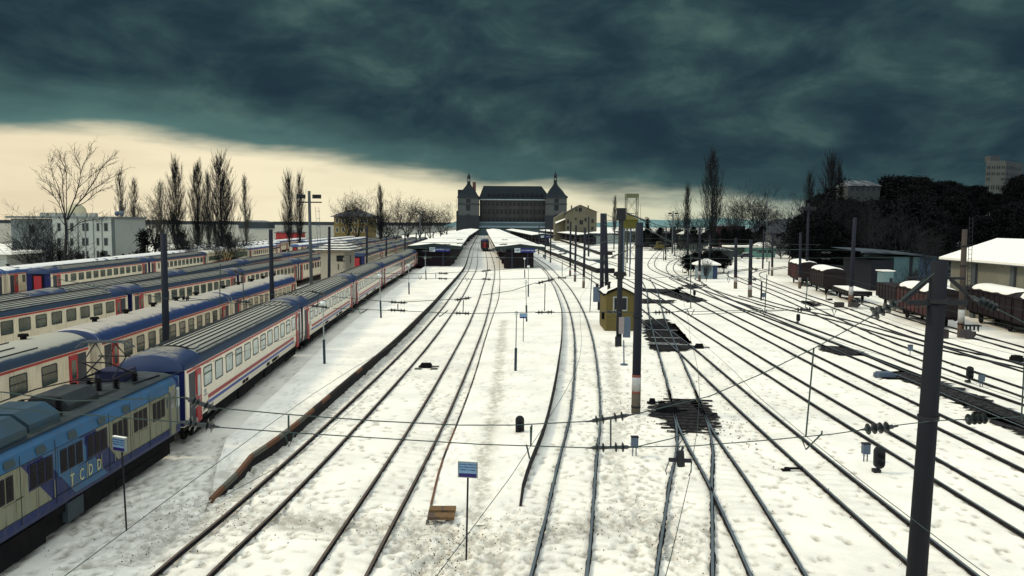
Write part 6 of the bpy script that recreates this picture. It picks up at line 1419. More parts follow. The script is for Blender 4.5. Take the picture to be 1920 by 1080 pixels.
span("second overhead span, at the height of the banded pole's clamp", 38, 42,
     [[(90, 520), (340, 565), (590, 546)], [(622, 556), (745, 567), (868, 560)], [(905, 553), (960, 545), (1005, 530)], [(1060, 518), (1090, 515)], [(320, 555), (470, 572), (585, 574)], [(625, 578), (730, 582), (760, 583), (860, 588), (885, 588), (1000, 585), (1040, 586), (1110, 585), (1200, 586), (1240, 585), (1300, 584), (1470, 581)], [(1500, 580), (1640, 579), (1665, 578), (1760, 574)], [(1296, 590), (1360, 587), (1500, 581)], [(1260, 586), (1298, 577)]],
     [((596, 552), (596, 573)), ((746, 569), (746, 581)), ((869, 563), (868, 586)), ((1022, 531), (1021, 583)), ((1110, 505), (1106, 584)), ((1295, 480), (1295, 578)), ((1515, 520), (1510, 578)), ((413, 495), (412, 570)), ((455, 510), (457, 565)), ((1438, 515), (1434, 584))],
     [((580, 545), (612, 553), .13, K4), ((580, 573), (618, 577), .13, K4), ((728, 566), (764, 568), .13, K4), ((727, 581), (764, 583), .13, K4), ((852, 563), (884, 558), .13, K4), ((850, 587), (884, 588), .13, K4), ((1004, 532), (1041, 523), .13, K4), ((1003, 586), (1040, 585), .13, K4), ((1222, 586), (1262, 585), .13, K4), ((1135, 585), (1160, 585), .13, K4), ((1490, 581), (1524, 580), .13, K4), ((1630, 580), (1650, 579), .13, K4), ((435, 507), (462, 516), .13, K4), ((440, 565), (472, 567), .13, K4), ((340, 558), (356, 560), .13, K3)],
     [[(671, 578), (675, 588), (690, 580)], [(820, 586), (824, 594), (840, 582)], [(1288, 580), (1295, 594), (1302, 580)], [(1429, 580), (1433, 592), (1438, 580)], [(1560, 580), (1564, 592), (1568, 580)], [(412, 560), (415, 570), (418, 560)]], r_=.016)
span("third overhead span, in front of the two canopies", 62, 66,
     [[(640, 512), (800, 513), (905, 508), (1010, 500)], [(640, 522), (800, 522), (920, 524), (1050, 521), (1190, 524), (1300, 516), (1440, 524)], [(1060, 505), (1110, 470)]],
     [((817, 513), (817, 522)), ((911, 508), (911, 523)), ((1054, 490), (1054, 520)), ((1366, 508), (1365, 524))],
     [((820, 512), (841, 513), .15, K4), ((820, 522), (841, 523), .15, K4), ((902, 509), (922, 506), .15, K4), ((902, 523), (922, 524), .15, K4), ((1043, 521), (1064, 521), .15, K4), ((1400, 524), (1420, 524), .15, K4), ((1404, 503), (1422, 506), .15, K4), ((1045, 478), (1064, 474), .15, K4)],
     [[(785, 518), (787, 525), (791, 518)], [(873, 520), (875, 528), (879, 521)], [(1363, 522), (1366, 530), (1369, 522)]], r_=.018)
for k_, (y_, z_) in enumerate(((92, 5.8), (120, 5.8), (150, 5.9))):
    r0 = thing("catenary_span", ["fourth overhead span, past the yellow hut", "fifth overhead span, far behind the hut", "sixth overhead span, farthest before the station"][k_], "overhead span wire", (0, y_, 5), "overhead wires spanning the tracks")
    for dz in (0, .75): MB().tube(sag(Vector((-20, y_, z_ + dz)), Vector((48, y_ + 4, z_ + dz)), .25 if dz == 0 else -.2, 14), .02, 4).build("span_wire", WIRE, r0)
    for x in (-10.5, -2, 5.4, 11, 21, 29, 37):
        for dz in (0, .75): insulator(r0, Vector((x, y_ + (x + 20) / 17, z_ + dz - .2)), Vector((x + 1.3, y_ + (x + 21) / 17, z_ + dz - .2)), .15, K4)
# running wires over the tracks, following each track
for k, y1 in (('A', 150), ('B', 150), ('C', 150), ('D2', 38), ('D1', 110), ('E', 130), ('F', 120), ('G', 120), ('H', 100)):
    y = 7.0; pts = []
    while y < y1:
        j = 0.35 * math.sin(y * .16 + ord(k[0])); pts.append(Vector((cx(k, y) + (j if k != 'D2' else -1.2), y, 5.45 + .08 * math.cos(y * .3)))); y += 3
    w0 = MB().tube(pts, .006, 5, caps=False).build("contact_wire", WIRE)
    tag(w0, "thin contact wire over the " + {'A': "track beside the left platform", 'B': "second track from the left platform", 'C': "curving track right of the middle platform", 'D2': "branch of the nearest switch", 'D1': "track through the black switch beds", 'E': "first straight track right of the switch", 'F': "second straight track right of the switch", 'G': "third straight track right of the switch", 'H': "track of the long dark ballast strip"}[k], "wire", "contact wires above the tracks")
# bundle of wires and insulators from the close poles to the right
r0 = thing("feeder_wires", "thick feeder wires with ribbed insulators strung from the hut pole to the right", "overhead wire", (11, 68, 9)); a = D(1168, 397, 66); b_ = D(1215, 416, 66); c_ = D(1330, 430, 70)
insulator(r0, a, b_, .16, [.2 + .07 * i for i in range(10)]); MB().tube(sag(b_, c_, .3), .03, 5).build("wire", WIRE, r0)
a, b_ = D(1142, 484, 60), D(1180, 468, 60); insulator(r0, a, b_, .12, (.2, .3, .4, .5)); MB().tube([D(1100, 500, 60), a], .02, 4).build("wire", WIRE, r0); MB().tube([b_, D(1196, 455, 45)], .03, 4).build("wire", WIRE, r0)
a, b_ = D(1235, 441, 70), D(1262, 455, 70)
insulator(r0, a, b_, .16, (.2, .35, .5, .65)); MB().tube([D(1199, 421, 45), a], .03, 4).build("wire", WIRE, r0)
for p_, q_ in (((1133, 401), (1165, 414)), ((1133, 414), (1165, 413)), ((1133, 420), (1165, 432)), ((1100, 462), (1197, 437))): MB().tube([D(*p_, 72), D(*q_, 66)], .025, 4).build("wire", WIRE, r0)
# insulator strings beside the near pole, on struts
r0 = thing("strut_insulator", "pair of dark struts and disc insulators hung either side of the big right pole", "insulator", near_at(7.6)); q = near_at(7.7)
MB().tube([D(1692, 562, 19.6), D(1735, 524, 19.8)], .05, 6).tube([D(1696, 566, 19.6), D(1739, 528, 19.8)], .03, 6).build("strut", BLACK, r0)
MB().tube([D(1783, 524, 19.8), D(1813, 551, 19.9)], .05, 6).build("strut", BLACK, r0); insulator(r0, D(1815, 553, 19.9), D(1875, 582, 20), .13, (.42, .55, .68, .81)); MB().tube([D(1700, 521, 20), D(1810, 522, 20)], .035, 6).build("strut", BLACK, r0)
MB().tube([D(1875, 582, 20), D(1990, 640, 20)], .015, 5).build("wire", WIRE, r0)
r0 = thing("steady_bracket", "black bracket with clamps hanging above the nearest switch", "bracket", (4, 18, 5)); MB().tube([D(1254, 862, 17.5), D(1296, 864, 17.5)], .05, 8).tube([D(1275, 846, 17.5), D(1277, 874, 17.5)], .09, 8).build("bracket", BLACK, r0); MB().tube([D(1254, 866, 17.5), D(1248, 882, 17.5), D(1250, 890, 17.5)], .012, 5).tube([D(1296, 864, 17.5), D(1296, 885, 17.5), D(1291, 892, 17.5)], .012, 5).tube([D(1281, 838, 17.5), D(1276, 850, 17.5)], .03, 6).tube([D(1269, 838, 17.5), D(1281, 822, 17.5), D(1287, 838, 17.5)], .015, 5).build("rods", WIRE, r0)
# guide wires along the left track
w0 = MB().tube([P(420, 930, .1), P(560, 855, .1), P(690, 742, .1)], .012, 4).build("ground_cable", WIRE); tag(w0, "thin cable lying in the snow between the platform rim and the left rail", "cable")

# ---------------------------------------------------------------- trees
BARK = mat("bark_dark", (.011, .012, .013), .9, .3, 2); TWIG = mat("twigs", (.009, .011, .013), .9); TWIGL = mat("twigs_pale", (.06, .06, .052), .9)
def seg_mesh(name, segs, m_, thr=0):
    """three sided tapered prisms, segs = (p0, p1, r0, r1)"""
    A = np.array([[*a, *b_, r0_, r1_] for a, b_, r0_, r1_ in segs]); p0, p1 = A[:, :3], A[:, 3:6]; d = p1 - p0; L = np.linalg.norm(d, axis=1, keepdims=True) + 1e-9; d = d / L
    up = np.where(np.abs(d[:, 2:3]) < .9, np.array([[0, 0, 1.]]), np.array([[1., 0, 0]])); u = np.cross(d, up); u /= np.linalg.norm(u, axis=1, keepdims=True) + 1e-9; w_ = np.cross(d, u)
    vs_ = []
    for p, r_ in ((p0, A[:, 6:7]), (p1, A[:, 7:8])):
        for k in range(3): q = 2 * math.pi * k / 3; vs_.append(p + (u * math.cos(q) + w_ * math.sin(q)) * r_)
    V_ = np.stack(vs_, 1).reshape(-1, 3); n = len(A); base = np.arange(n)[:, None] * 6
    F_ = np.concatenate([base + np.array([[k, (k + 1) % 3, 3 + (k + 1) % 3, 3 + k]]) for k in range(3)])
    me = bpy.data.meshes.new(name); me.vertices.add(len(V_)); me.vertices.foreach_set('co', V_.reshape(-1)); me.loops.add(len(F_) * 4); me.loops.foreach_set('vertex_index', F_.reshape(-1)); me.polygons.add(len(F_)); me.polygons.foreach_set('loop_start', np.arange(len(F_)) * 4); me.update(calc_edges=True); me.materials.append(m_)
    return me
def branches(seed, h, trunk_h, spread, r0_, levels, nb, kind='round', wob=.12, minr=.012):
    rg = random.Random(seed); T_, Cc = [], []
    def grow(p, d, L, r_, lev, store):
        n = 4 if lev < levels else 2; q = p; dd = d.copy()
        for i in range(n):
            dd = (dd + Vector((rg.gauss(0, wob), rg.gauss(0, wob), rg.gauss(0, wob * .6) + (.10 if kind != 'droop' else -.02)))).normalized()
            q2 = q + dd * (L / n); ra = max(minr, r_ * (1 - .8 * i / n)); rb = max(minr * .7, r_ * (1 - .8 * (i + 1) / n))
            store.append((q, q2, ra, rb)); 
            if lev < levels and i > 0:
                for _ in range(nb[lev] // (n - 1) + (1 if rg.random() < .5 else 0)):
                    az_ = rg.uniform(0, 6.283)
                    if kind == 'poplar': tilt = rg.uniform(.10, .34)
                    else: tilt = rg.uniform(.45, 1.0)
                    a = dd.orthogonal().normalized(); a.rotate(Matrix.Rotation(az_, 3, dd)); nd = (dd * math.cos(tilt) + a * math.sin(tilt)).normalized()
                    if kind == 'poplar': nd = (nd + Vector((0, 0, .45))).normalized()
                    pp = q.lerp(q2, rg.random()); grow(pp, nd, L * rg.uniform(.42, .68), max(minr, ra * .55), lev + 1, Cc)
            q = q2
    if kind == 'poplar':
        top = Vector((0, 0, h)); n = 14; q = Vector((0, 0, 0))
        for i in range(n):
            q2 = Vector((rg.gauss(0, .08), rg.gauss(0, .08), h * (i + 1) / n)); T_.append((q, q2, r0_ * (1 - i / n) + .02, r0_ * (1 - (i + 1) / n) + .02)); z = (i + .5) / n
            if z > trunk_h / h:
                zz = (z - trunk_h / h) / (1 - trunk_h / h); wd_ = spread * min(1, (zz * 5 + .3)) * (1 - max(0, zz - .55) / .60)
                for _ in range(nb[0]):
                    a = rg.uniform(0, 6.283); L = h * rg.uniform(.15, .30) * (1.08 - z * .55); t = min(.75, wd_ / L * rg.uniform(.3, .95))
                    grow(q.lerp(q2, rg.random()), Vector((math.cos(a) * t, math.sin(a) * t, 1)).normalized(), L, .045 * (1.2 - z), 1, Cc)
            q = q2
    else:
        fork = Vector((rg.gauss(0, .2), 0, trunk_h)); T_.append((Vector((0, 0, -.3)), fork * .5, r0_, r0_ * .85)); T_.append((fork * .5, fork, r0_ * .85, r0_ * .75))
        for k in range(nb[0]):
            a = 6.283 * k / nb[0] + rg.uniform(-.4, .4); t = rg.uniform(.25, 1.0) * spread
            grow(fork, Vector((math.cos(a) * t, math.sin(a) * t, 1)).normalized(), (h - trunk_h) * rg.uniform(.65, .95), r0_ * .5, 1, T_ if False else Cc)
    return T_, Cc
def tree_thing(nm, lab, segsT, segsC, mt=BARK, mc=TWIG, cat="tree", group=None):
    r0 = thing(nm, lab, cat, (0, 0, 0), group)
    for n_, s_, m_ in (("trunk", segsT, mt), ("crown", segsC, mc)):
        o = bpy.data.objects.new(n_, seg_mesh(n_, s_, m_)); col.objects.link(o); o.parent = r0
    return freeze(r0)
USED = {}
def plant(proto, px, py, Yp, hpx_top, h0, lab, z0=0.0, wx=1.0, group=None):
    """put a copy so that its top reaches the pixel row hpx_top"""
    t = D(px, hpx_top, Yp); s_ = (t.z - z0) / h0; f = proto.name not in USED; USED[proto.name] = 1
    o = place(proto, (t.x, Yp, z0), rf.uniform(0, 6.28), (s_ * wx, s_ * wx, s_), lab, f)
    if group: o['group'] = group
    elif 'group' in o: del o['group']
    return o
POP = [tree_thing("poplar_tree", "", *branches(s_, 20, 1.5, 3.3, .24, 3, [14, 5, 3], 'poplar', .08, .0135)) for s_ in (1, 2, 3)]
POPT = tree_thing("thin_poplar_tree", "", *branches(8, 18, 2.5, 1.3, .15, 3, [5, 4, 3], 'poplar', .08, .014), mc=TWIGL)
RND = [tree_thing("bare_tree", "", *branches(s_, 12, 2.6, .9, .26, 4, [6, 6, 5, 4], 'round', .16, .018)) for s_ in (11, 12, 13)]
BSH = [tree_thing("bare_shrub", "", *branches(s_, 5, .4, 1.3, .10, 3, [14, 7, 5], 'round', .2, .016), cat="shrub") for s_ in (21, 22)]
for px, Yp, top, w_, lab, pr in ((329, 175, 327, 1.05, "first of three poplars grouped left of centre, left one", 0), (369, 178, 330, 1.05, "second of three grouped poplars, in the middle", 1), (412, 172, 320, 1.45, "thickest of the three grouped poplars, on the right", 2), (389, 190, 345, .6, "slender poplar squeezed between two thick poplars", 1),
                                (541, 235, 345, 1.0, "left poplar of the pair beside the floodlight mast", 0), (561, 235, 347, .8, "right poplar of the pair beside the floodlight mast", 2), (713, 260, 364, .85, "single poplar right of the yellow house", 1), (1337, 210, 312, 1.15, "tallest dense poplar at the right of the yard", 2), (1289, 300, 363, .8, "small poplar left of the tallest one", 0), (1153, 420, 379, .7, "small distant poplar behind the close dark poles", 1),
                                (1560, 240, 316, 1.25, "pale poplar rising over the dark wood", 0), (1518, 250, 345, .9, "shorter pale poplar at the left edge of the dark wood", 2), (1574, 236, 330, .7, "slim poplar beside the pale one over the dark wood", 1)):
    plant(POP[pr], px, 0, Yp, top, 20, lab, wx=w_ * .98)
for px, Yp, top, lab in ((225, 165, 345, "thin pale poplar just right of the white block"), (251, 168, 358, "second thin pale poplar right of the white block"), (300, 175, 362, "thin pale poplar before the three grouped ones"), (459, 185, 353, "thin poplar standing alone right of the grouped ones")):
    plant(POPT, px, 0, Yp, top, 18, lab, wx=1.3)
# the big bare tree at far left, its limbs laid out as in the photograph
YT = 118.0; rg = random.Random(77)
limbs = [([(123, 478), (125, 440), (124, 420), (122, 405)], .55, .36), ([(122, 405), (117, 385), (113, 368), (110, 350)], .20, .10), ([(122, 407), (120, 380), (118, 355), (117, 330), (111, 310)], .18, .08), ([(124, 405), (125, 375), (125, 345), (124, 322), (117, 305), (110, 288)], .16, .06),
         ([(121, 410), (112, 385), (101, 368), (90, 358), (78, 350)], .16, .06), ([(101, 368), (95, 352), (86, 342), (74, 335)], .10, .04), ([(113, 372), (104, 350), (99, 330), (98, 315)], .10, .04), ([(125, 412), (133, 388), (141, 368), (147, 348), (151, 328), (150, 312), (143, 298), (139, 278)], .22, .05), ([(151, 328), (157, 308), (165, 293), (172, 275)], .11, .04),
         ([(127, 412), (142, 386), (155, 372), (166, 355), (178, 338), (187, 320), (203, 302), (222, 295)], .24, .05), ([(150, 376), (170, 358), (190, 345), (205, 335), (220, 328), (233, 322)], .17, .045), ([(142, 387), (158, 380), (175, 366), (186, 358), (200, 352), (214, 348)], .14, .04), ([(146, 352), (160, 340), (176, 325), (192, 315), (208, 308)], .10, .04),
         ([(124, 432), (134, 428), (148, 418), (165, 413), (185, 412), (205, 413)], .17, .05), ([(124, 425), (112, 410), (106, 400), (102, 392)], .14, .05), ([(150, 350), (143, 340), (135, 330), (126, 322)], .07, .03), ([(110, 350), (103, 335), (97, 320), (95, 305), (101, 290)], .09, .03), ([(117, 330), (124, 316), (120, 300), (113, 292)], .08, .03)]
TS, CS = [], []
for li, (pl_, ra, rb) in enumerate(limbs):
    dep = rg.uniform(-2.5, 2.5) if li else 0; n = len(pl_)
    pts = [D(x, y, YT + (0 if li == 0 else dep * i / (n - 1))) for i, (x, y) in enumerate(pl_)]; pts = catmull(pts, .55)
    for i in range(len(pts) - 1):
        t = i / (len(pts) - 1); r_ = (ra + (rb - ra) * t) * .55; (TS if li == 0 else CS).append((pts[i], pts[i + 1], r_, (ra + (rb - ra) * (t + 1 / len(pts))) * .55))
        if li and t > .25:
            for _ in range(2):
                if rg.random() < .75:
                    d = (pts[i + 1] - pts[i]).normalized(); a = d.orthogonal().normalized(); a.rotate(Matrix.Rotation(rg.uniform(0, 6.28), 3, d)); nd = (d * 1.0 + a * rg.uniform(.4, 1.0) + Vector((0, 0, .25))).normalized(); p = pts[i]; L = rg.uniform(.8, 2.4); 
                    for s_ in range(4):
                        nd = (nd + Vector((rg.gauss(0, .18), rg.gauss(0, .18), rg.gauss(0, .12) + .06))).normalized(); p2 = p + nd * L / 4; CS.append((p, p2, .030 - s_ * .005, .026 - s_ * .005)); 
                        for _k in range(2):
                            if rg.random() < .7: e2 = (nd + Vector((rg.gauss(0, .6), rg.gauss(0, .6), rg.gauss(0, .4)))).normalized(); CS.append((p2, p2 + e2 * rg.uniform(.3, .8), .018, .012))
                        p = p2
off = Vector((D(123, 478, YT).x, YT, 0)); TS.insert(0, (Vector((off.x, YT, -.2)), TS[0][0], .36, .31))
mv = lambda S_: [(Vector(a) - off, Vector(b_) - off, r1, r2) for a, b_, r1, r2 in S_]
bt = tree_thing("bare_tree", "big spreading bare tree rising in front of the white block at far left", mv(TS), mv(CS), mc=BARK); bt.location = off
# bare and bushy trees
for px, Yp, top, w_, pr, lab in ((65, 125, 425, 1.2, 0, "low rounded bare tree in front of the white block's left part"), (672, 300, 386, 1.2, 0, "bare tree before the yellow house front"), (655, 310, 390, 1.0, 1, "bare tree at the left corner of the yellow house"), (740, 300, 402, 1.5, 2, "bare tree between the single poplar and the station, leftmost"), (764, 310, 391, 1.3, 0, "taller bare tree left of the far floodlight mast"), (785, 330, 398, 1.3, 1, "bare tree behind the far floodlight mast"), (806, 330, 404, 1.3, 2, "bare tree left of the rounded one near the station"), (828, 340, 397, 1.4, 1, "rounded bare tree closest to the station tower"), (722, 295, 408, 1.6, 0, "dark dense bare tree at the poplar's foot"),
                             (285, 180, 388, 1.3, 1, "dark bushy tree right of the white block"), (1383, 300, 392, 1.1, 0, "first bare tree in the middle right distance"), (1402, 305, 378, 1.1, 2, "tall bare tree left of the thin lattice mast"), (1422, 300, 380, 1.0, 1, "tall bare tree beside the thin lattice mast"), (1443, 310, 404, 1.2, 0, "bare tree right of the thin lattice mast"), (1488, 240, 393, 1.1, 2, "round bare tree at the left flank of the dark wood"), (1372, 310, 408, 1.0, 1, "low bare tree right of the tallest poplar"), (1272, 320, 405, 1.1, 2, "low bare tree under the far floodlight mast"), (1308, 300, 412, 1.2, 1, "low bare tree between small and tall poplar"), (1570, 150, 395, 1.1, 0, "dark bare tree behind the second wagon"), (1545, 155, 430, 1.0, 1, "short dark bare tree between the first two wagons"), (1690, 128, 420, 1.1, 2, "dark bare tree in front of the teal shed"), (1640, 140, 410, 1.0, 1, "dark bare tree left of the teal shed"), (1745, 112, 470, .9, 0, "thin bare tree against the blue panel of the shed")):
    plant(RND[pr], px, 0, Yp, top, 11.0, lab, wx=w_)
bi = 0
for px, Yp, top, w_, lab in ((75, 122, 446, 1.3, "dense shrub at the foot of the white block, leftmost"), (112, 122, 455, 1.0, "dark shrub left of the big bare tree's trunk"), (336, 150, 446, 1.0, "shrub under the left grouped poplar"), (368, 152, 450, 1.0, "shrub under the middle grouped poplar"), (420, 150, 447, 1.2, "shrub under the thick poplar"), (440, 180, 444, 1.0, "shrub right of the thick poplar"), (1300, 160, 462, 1.5, "dark tangled shrub behind the white hut, left one"), (1330, 165, 468, 1.5, "dark tangled shrub behind the white hut, right one"), (1350, 170, 470, 1.3, "dark shrub between the white hut and the turquoise building"), (1325, 133, 487, .5, "bare bush growing against the white hut wall"), (1713, 105, 505, .8, "round bush in front of the teal shed"), (1225, 300, 440, 2.0, "dark shrub beside the far orange vehicle"), (1275, 290, 440, 2.0, "dark shrub by the far curve"), (1466, 225, 440, 1.6, "dark shrub right of the turquoise building"), (1250, 310, 428, 2.4, "wide dark thicket in the far middle"), (1205, 320, 430, 2.2, "dark thicket right of the banded pole, far away")):
    plant(BSH[bi % 2], px, 0, Yp, top, 4.6, lab, wx=w_); bi += 1
# evergreens: clumps of small leaf faces through the crown's volume
EVG = [mat("pine_needles_%s" % n_, c_, .95, .5, .7, tuple(x * .5 for x in c_), spec=.1) for n_, c_ in (("a", (.003, .0042, .0050)), ("b", (.0042, .0054, .0056)))]
def evergreen(seed, h, r_, shape, nc=150, nl=40):
    rg = np.random.RandomState(seed); cs = []
    while len(cs) < nc:
        z = rg.rand(); a = rg.rand() * 6.283; q = rg.rand() ** .5
        if shape == 'cone': rad = r_ * (1 - z) ** .8 + .15; zz = h * (.08 + .92 * z)
        else: rad = r_ * math.sin(math.pi * min(1, z * .85 + .12)) ** .6; zz = h * (.30 + .68 * z)
        rad *= .75 + .35 * math.sin(a * 3 + seed) * math.sin(z * 9 + seed); cs.append((math.cos(a) * rad * q, math.sin(a) * rad * q, zz))
    c_ = np.repeat(np.array(cs), nl, 0); n = len(c_); s_ = .26 * r_ / 3 + .24; c_ = c_ + rg.normal(0, s_ * .9, (n, 3)) * np.array([1, 1, .6]); d1 = rg.normal(0, 1, (n, 3)); d1 /= np.linalg.norm(d1, axis=1, keepdims=True); d2 = np.cross(d1, rg.normal(0, 1, (n, 3))); d2 /= np.linalg.norm(d2, axis=1, keepdims=True); w_ = s_ * .34
    V_ = np.stack([c_ - d1 * w_ - d2 * w_ * .4, c_ + d1 * w_ - d2 * w_ * .5, c_ + d1 * w_ * .8 + d2 * w_ * .6, c_ - d1 * w_ * .6 + d2 * w_ * .5], 1).reshape(-1, 3); F_ = np.arange(n * 4).reshape(-1, 4)
    me = bpy.data.meshes.new("crown"); me.vertices.add(len(V_)); me.vertices.foreach_set('co', V_.reshape(-1)); me.loops.add(n * 4); me.loops.foreach_set('vertex_index', F_.reshape(-1)); me.polygons.add(n); me.polygons.foreach_set('loop_start', np.arange(n) * 4); me.update(calc_edges=True); me.materials.append(EVG[seed % 2])
    r0 = thing("pine_tree" if shape != 'cone' else "fir_tree", "", "tree"); o = bpy.data.objects.new("crown", me); col.objects.link(o); o.parent = r0
    MB().tube([(0, 0, -1), (0, 0, h * .55), (0, 0, h * .9)], [.28, .2, .06], 7).build("trunk", BARK, r0)
    return freeze(r0)
PIN = [evergreen(s_, 12, 4.6, 'round') for s_ in (31, 32, 33)]; FIR = evergreen(41, 10, 2.0, 'cone', 80)
for px, Yp, top, w_, lab in ((112, 119, 470, .6, "low evergreen at the white block's wall left of the trunk"), (147, 121, 473, 1.3, "round evergreen shrub right of the big tree's trunk"), (192, 130, 470, 1.0, "evergreen shrub before the white block's right windows"), (340, 160, 432, 1.4, "evergreen under the grouped poplars"), (1214, 330, 408, .9, "small dark fir far behind the lattice tower"), (270, 150, 430, 1.6, "dark evergreen right of the white block"), (300, 165, 440, 1.6, "dark evergreen between white block and poplars"), (428, 160, 436, 1.2, "evergreen at the foot of the thick poplar"), (1584, 200, 336, .9, "narrow dark cypress on the wooded hill beside the house")):
    plant(FIR, px, 0, Yp, top, 10, lab, wx=w_)
# wooded hill on the right
def hill_h(x, y): 
    a = np.clip((x - 62 - (y - 150) * .20) / 55, 0, 1); a = a * a * (3 - 2 * a); c_ = np.clip((y - 135) / 70, 0, 1)
    return 13.5 * a * c_ * c_ * (3 - 2 * c_) + (fbm(x * .05, y * .05, 3) - .5) * 2.5 * a * c_
hx = np.linspace(55, 520, 90); hy = np.linspace(125, 620, 70); HX, HY = np.meshgrid(hx, hy); HZ = hill_h(HX, HY) - .3
HM = mat("hill_undergrowth", (.008, .009, .010), .95, .9, .16, (.12, .15, .17), .5, 3); grid_mesh("wooded_hill", HX, HY, HZ, None, HM)['kind'] = 'structure'
sil = [(1515, 400), (1540, 372), (1575, 350), (1588, 360), (1655, 360), (1661, 340), (1676, 332), (1729, 334), (1747, 339), (1766, 344), (1777, 337), (1790, 339), (1804, 348), (1822, 350), (1832, 347), (1847, 352), (1855, 362), (1888, 360), (1905, 335), (1925, 325), (1990, 330)]
rg = random.Random(101); nt = 0
def pine(x, y, top_z, wx=1.0, lab="dark evergreen crown on the skyline of the wooded hill at right"):
    global nt
    z0 = float(hill_h(np.array([x]), np.array([y]))[0]) - .4; s_ = max(.35, (top_z - z0) / 12); pr = PIN[nt % 3]; nt += 1; f = pr.name not in USED; USED[pr.name] = 1
    o = place(pr, (x, y, z0), rg.uniform(0, 6.28), (s_ * wx, s_ * wx, s_), lab, f); o['group'] = "dark trees of the hillside wood"
for i in range(34):                                     # the skyline row
    px = 1512 + (2010 - 1512) * (i + rg.uniform(-.3, .3)) / 33; top = float(np.interp(px, [s_[0] for s_ in sil], [s_[1] for s_ in sil])); Yp = rg.uniform(205, 235)
    p = D(px, top + rg.uniform(-1, 3), Yp); pine(p.x, Yp, p.z, 1.15)
for i in range(60):                                     # the slope in front of it
    px = rg.uniform(1512, 2000); Yp = rg.uniform(140, 200); base = np.interp(px, [s_[0] for s_ in sil], [s_[1] for s_ in sil]); p = D(px, base + 12 + (200 - Yp) * rg.uniform(.5, 1.0), Yp)
    if 1745 < px and Yp < 150: continue
    if 1570 < px < 1668: Yp = min(Yp, 180); p = D(px, rg.uniform(372, 400), Yp)
    pine(p.x, Yp, p.z, rg.uniform(.9, 1.2), "dark evergreen on the middle slope of the wooded hill, below its skyline")
for i in range(46):                                     # foot of the wooded hill
    px = rg.uniform(1515, 1765); Yp = rg.uniform(142, 168); p = D(px, rg.uniform(392, 450), Yp); pine(p.x, Yp, p.z, rg.uniform(.9, 1.3), "dark evergreen at the foot of the wooded hill behind the wagons and shed")
for i in range(26):                                     # dark garden trees filling the far middle right
    px = 1205 + i * 11.6 + rg.uniform(-4, 4); Yp = rg.uniform(265, 310); p = D(px, rg.uniform(424, 440), Yp)
    pr = PIN[nt % 3]; nt += 1; o = place(pr, (p.x, Yp, 0), rg.uniform(0, 6.28), (.45, .45, p.z / 12), "low dark evergreen in the row closing the yard in the far middle right"); o['group'] = "row of low evergreens behind the yard"
for px, py, Yp in ((1292, 478, 150), (1308, 470, 152), (1326, 474, 156), (1345, 470, 160), (1358, 480, 158)):
    p = D(px, py, Yp); o = place(PIN[nt % 3], (p.x, Yp, 0), rg.uniform(0, 6.28), (.42, .42, p.z / 12), "low dark evergreen in the clump right behind the white hut"); nt += 1; o['group'] = "clump of evergreens behind the white hut"
# snowy clearing patches low on the slope
bk = MB(); v = []
for i in range(15):
    t = i / 14; a = D(1556 + 116 * t, 488, 149 - 16 * t); hh_ = 2.2 + 1.8 * math.sin(3.1 * t) + .3 * math.sin(11 * t); v += [(a.x, a.y + 1, 0), (a.x + 1, a.y + 4, hh_ * .75), (a.x + 2.5, a.y + 9, hh_ + 1.0), (a.x + 4, a.y + 20, hh_ + .8)]
o = bk.add(v, [(i * 4 + j, i * 4 + 4 + j, i * 4 + 5 + j, i * 4 + 1 + j) for i in range(14) for j in range(3)]).build("snow_bank", mat("bank_patchy_snow", (.30, .34, .34), .8, 1.0, .9, (.03, .03, .03)), smooth=True); o['kind'] = 'structure'
# stone wall / fence behind the wagons
wl = MB(); a, b_ = D(1500, 500, 150), D(1668, 500, 128); wl.add([(a.x, a.y, 0), (b_.x, b_.y, 0), (b_.x, b_.y, 2.6), (a.x, a.y, 2.6), (a.x + .3, a.y + .4, 0), (b_.x + .3, b_.y + .4, 0), (b_.x + .3, b_.y + .4, 2.6), (a.x + .3, a.y + .4, 2.6)], [(0, 1, 2, 3), (4, 7, 6, 5), (3, 2, 6, 7)]); tag(wl.build("boundary_wall", DKW), "dark boundary wall behind the covered wagons", "wall")
r0 = thing("fence", "pale picket fence between the turquoise building and the first red wagon", "fence", P(1460, 470)); mb = MB()
a, b_ = P(1452, 479), P(1560, 480)
for k in range(60): q = a.lerp(b_, k / 59); mb.box((q.x - .08, q.y, 0), (q.x + .08, q.y + .06, 1.5))
mb.build("pickets", mat("fence_pale", (.30, .33, .31), .8), r0)
# hillside buildings
hh = thing("hillside_house", "pale house with a snow streaked roof on top of the wooded hill", "house", D(1620, 350, 196).xy.to_3d()); a, b_ = D(1586, 350, 196), D(1655, 350, 196)
HWM = mat("hill_house_wall", (.040, .046, .045), .8, .4, .4); block(hh, a.x + .6, b_.x - .6, 196, 203, D(1600, 385, 196).z, D(1600, 348, 196).z, HWM); hip(hh, a.x + .6, b_.x - .6, 196, 203, D(1600, 348, 196).z, D(1600, 337, 196).z, a.x + 1.2, b_.x - 2.5, mat("hill_roof", (.015, .017, .02), .8, .9, .9, (.13, .15, .16)), ov=.25)
wall_windows(hh, (a.x + .6, 196, 0), (1, 0, 0), (0, -1, 0), [(.7 + k * 1.3, D(1600, 357, 196).z, .6, .85) for k in range(6)], fr=HWM)
tb = thing("tower_block", "pale multi storey tower block on the hill at the right edge", "building", D(1885, 350, 330).xy.to_3d()); TBW = mat("tower_block_wall", (.095, .10, .088), .8, .3, .3); TBS = mat("tower_block_side", (.06, .066, .066), .8, .3, .3)
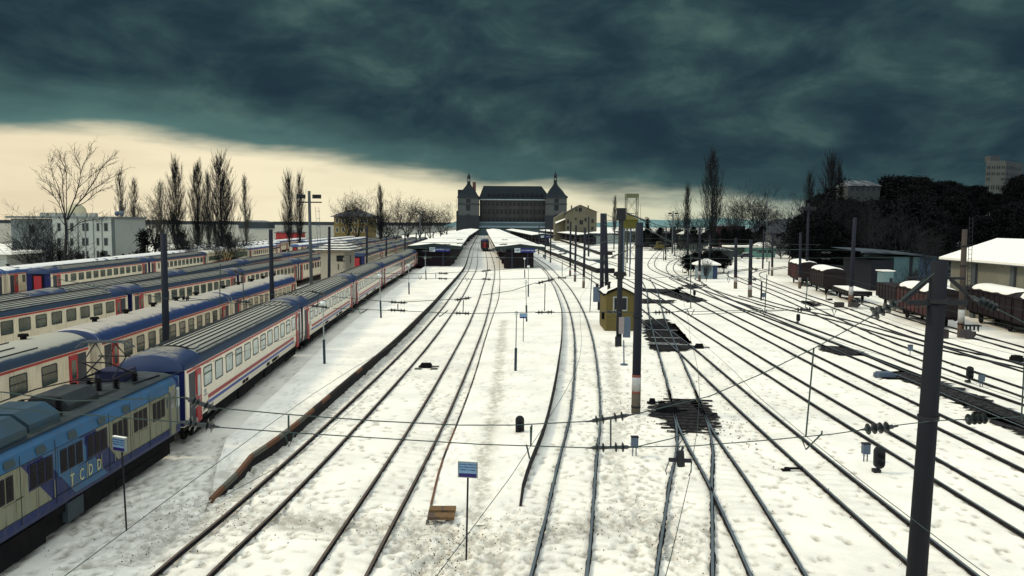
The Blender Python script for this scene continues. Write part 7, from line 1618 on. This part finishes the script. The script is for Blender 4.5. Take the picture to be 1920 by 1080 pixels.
Yb = 330.0; a, m_, b_ = D(1853, 330, Yb), D(1885, 330, Yb), D(1917, 330, Yb + 14); z0, z1 = D(1870, 362, Yb).z, D(1885, 301, Yb).z
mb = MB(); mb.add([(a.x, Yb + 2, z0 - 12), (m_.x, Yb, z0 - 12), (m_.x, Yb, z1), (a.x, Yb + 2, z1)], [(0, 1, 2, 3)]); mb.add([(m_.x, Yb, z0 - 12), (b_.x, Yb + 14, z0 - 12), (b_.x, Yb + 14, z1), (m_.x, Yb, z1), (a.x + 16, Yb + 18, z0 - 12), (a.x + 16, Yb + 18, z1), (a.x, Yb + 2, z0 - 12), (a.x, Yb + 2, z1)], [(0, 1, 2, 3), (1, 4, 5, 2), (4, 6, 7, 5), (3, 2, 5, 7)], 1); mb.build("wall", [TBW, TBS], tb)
dz = (z1 - z0) / 61; nn_ = (Vector((a.x, Yb + 2, 0)) - Vector((m_.x, Yb, 0))); 
u_ = Vector((m_.x - a.x, -2, 0)).normalized(); W_ = Vector((m_.x - a.x, -2, 0)).length
cells = [(W_ * t, z1 - dz * r_, W_ * .06, dz * hh_) for t, r_, hh_ in [(t, 15, 5) for t in (.06, .16, .31, .41, .56, .66, .80, .90)] + [(t, 27, 5) for t in (.06, .16, .31, .41, .56, .66, .80, .90)] + [(t, 37, 5) for t in (.06, .16, .80, .90)] + [(t, 54, 8) for t in (.06, .16, .31, .41, .56, .66, .80, .90)]]
wall_windows(tb, (a.x, Yb + 2, 0), u_, (-.14, -1, 0), cells, fr=TBW)
u2 = Vector((b_.x - m_.x, 14, 0)).normalized(); W2 = Vector((b_.x - m_.x, 14, 0)).length; wall_windows(tb, (m_.x, Yb, 0), u2, (u2.y, -u2.x, 0), [(W2 * t, z1 - dz * r_, W2 * .06, dz * 5) for t in (.08, .2, .35, .5, .65, .8) for r_ in (15, 27, 37, 54)], fr=TBS)
MB().box((m_.x - 3.5, Yb + 5, z1), (m_.x + .5, Yb + 9, z1 + 2.4)).build("roof_cabin", TBS, tb); MB().box((a.x - .6, Yb - 1.5, z0 - 2.4), (m_.x + .6, Yb + 2, z0)).build("lower_terrace", TBS, tb)
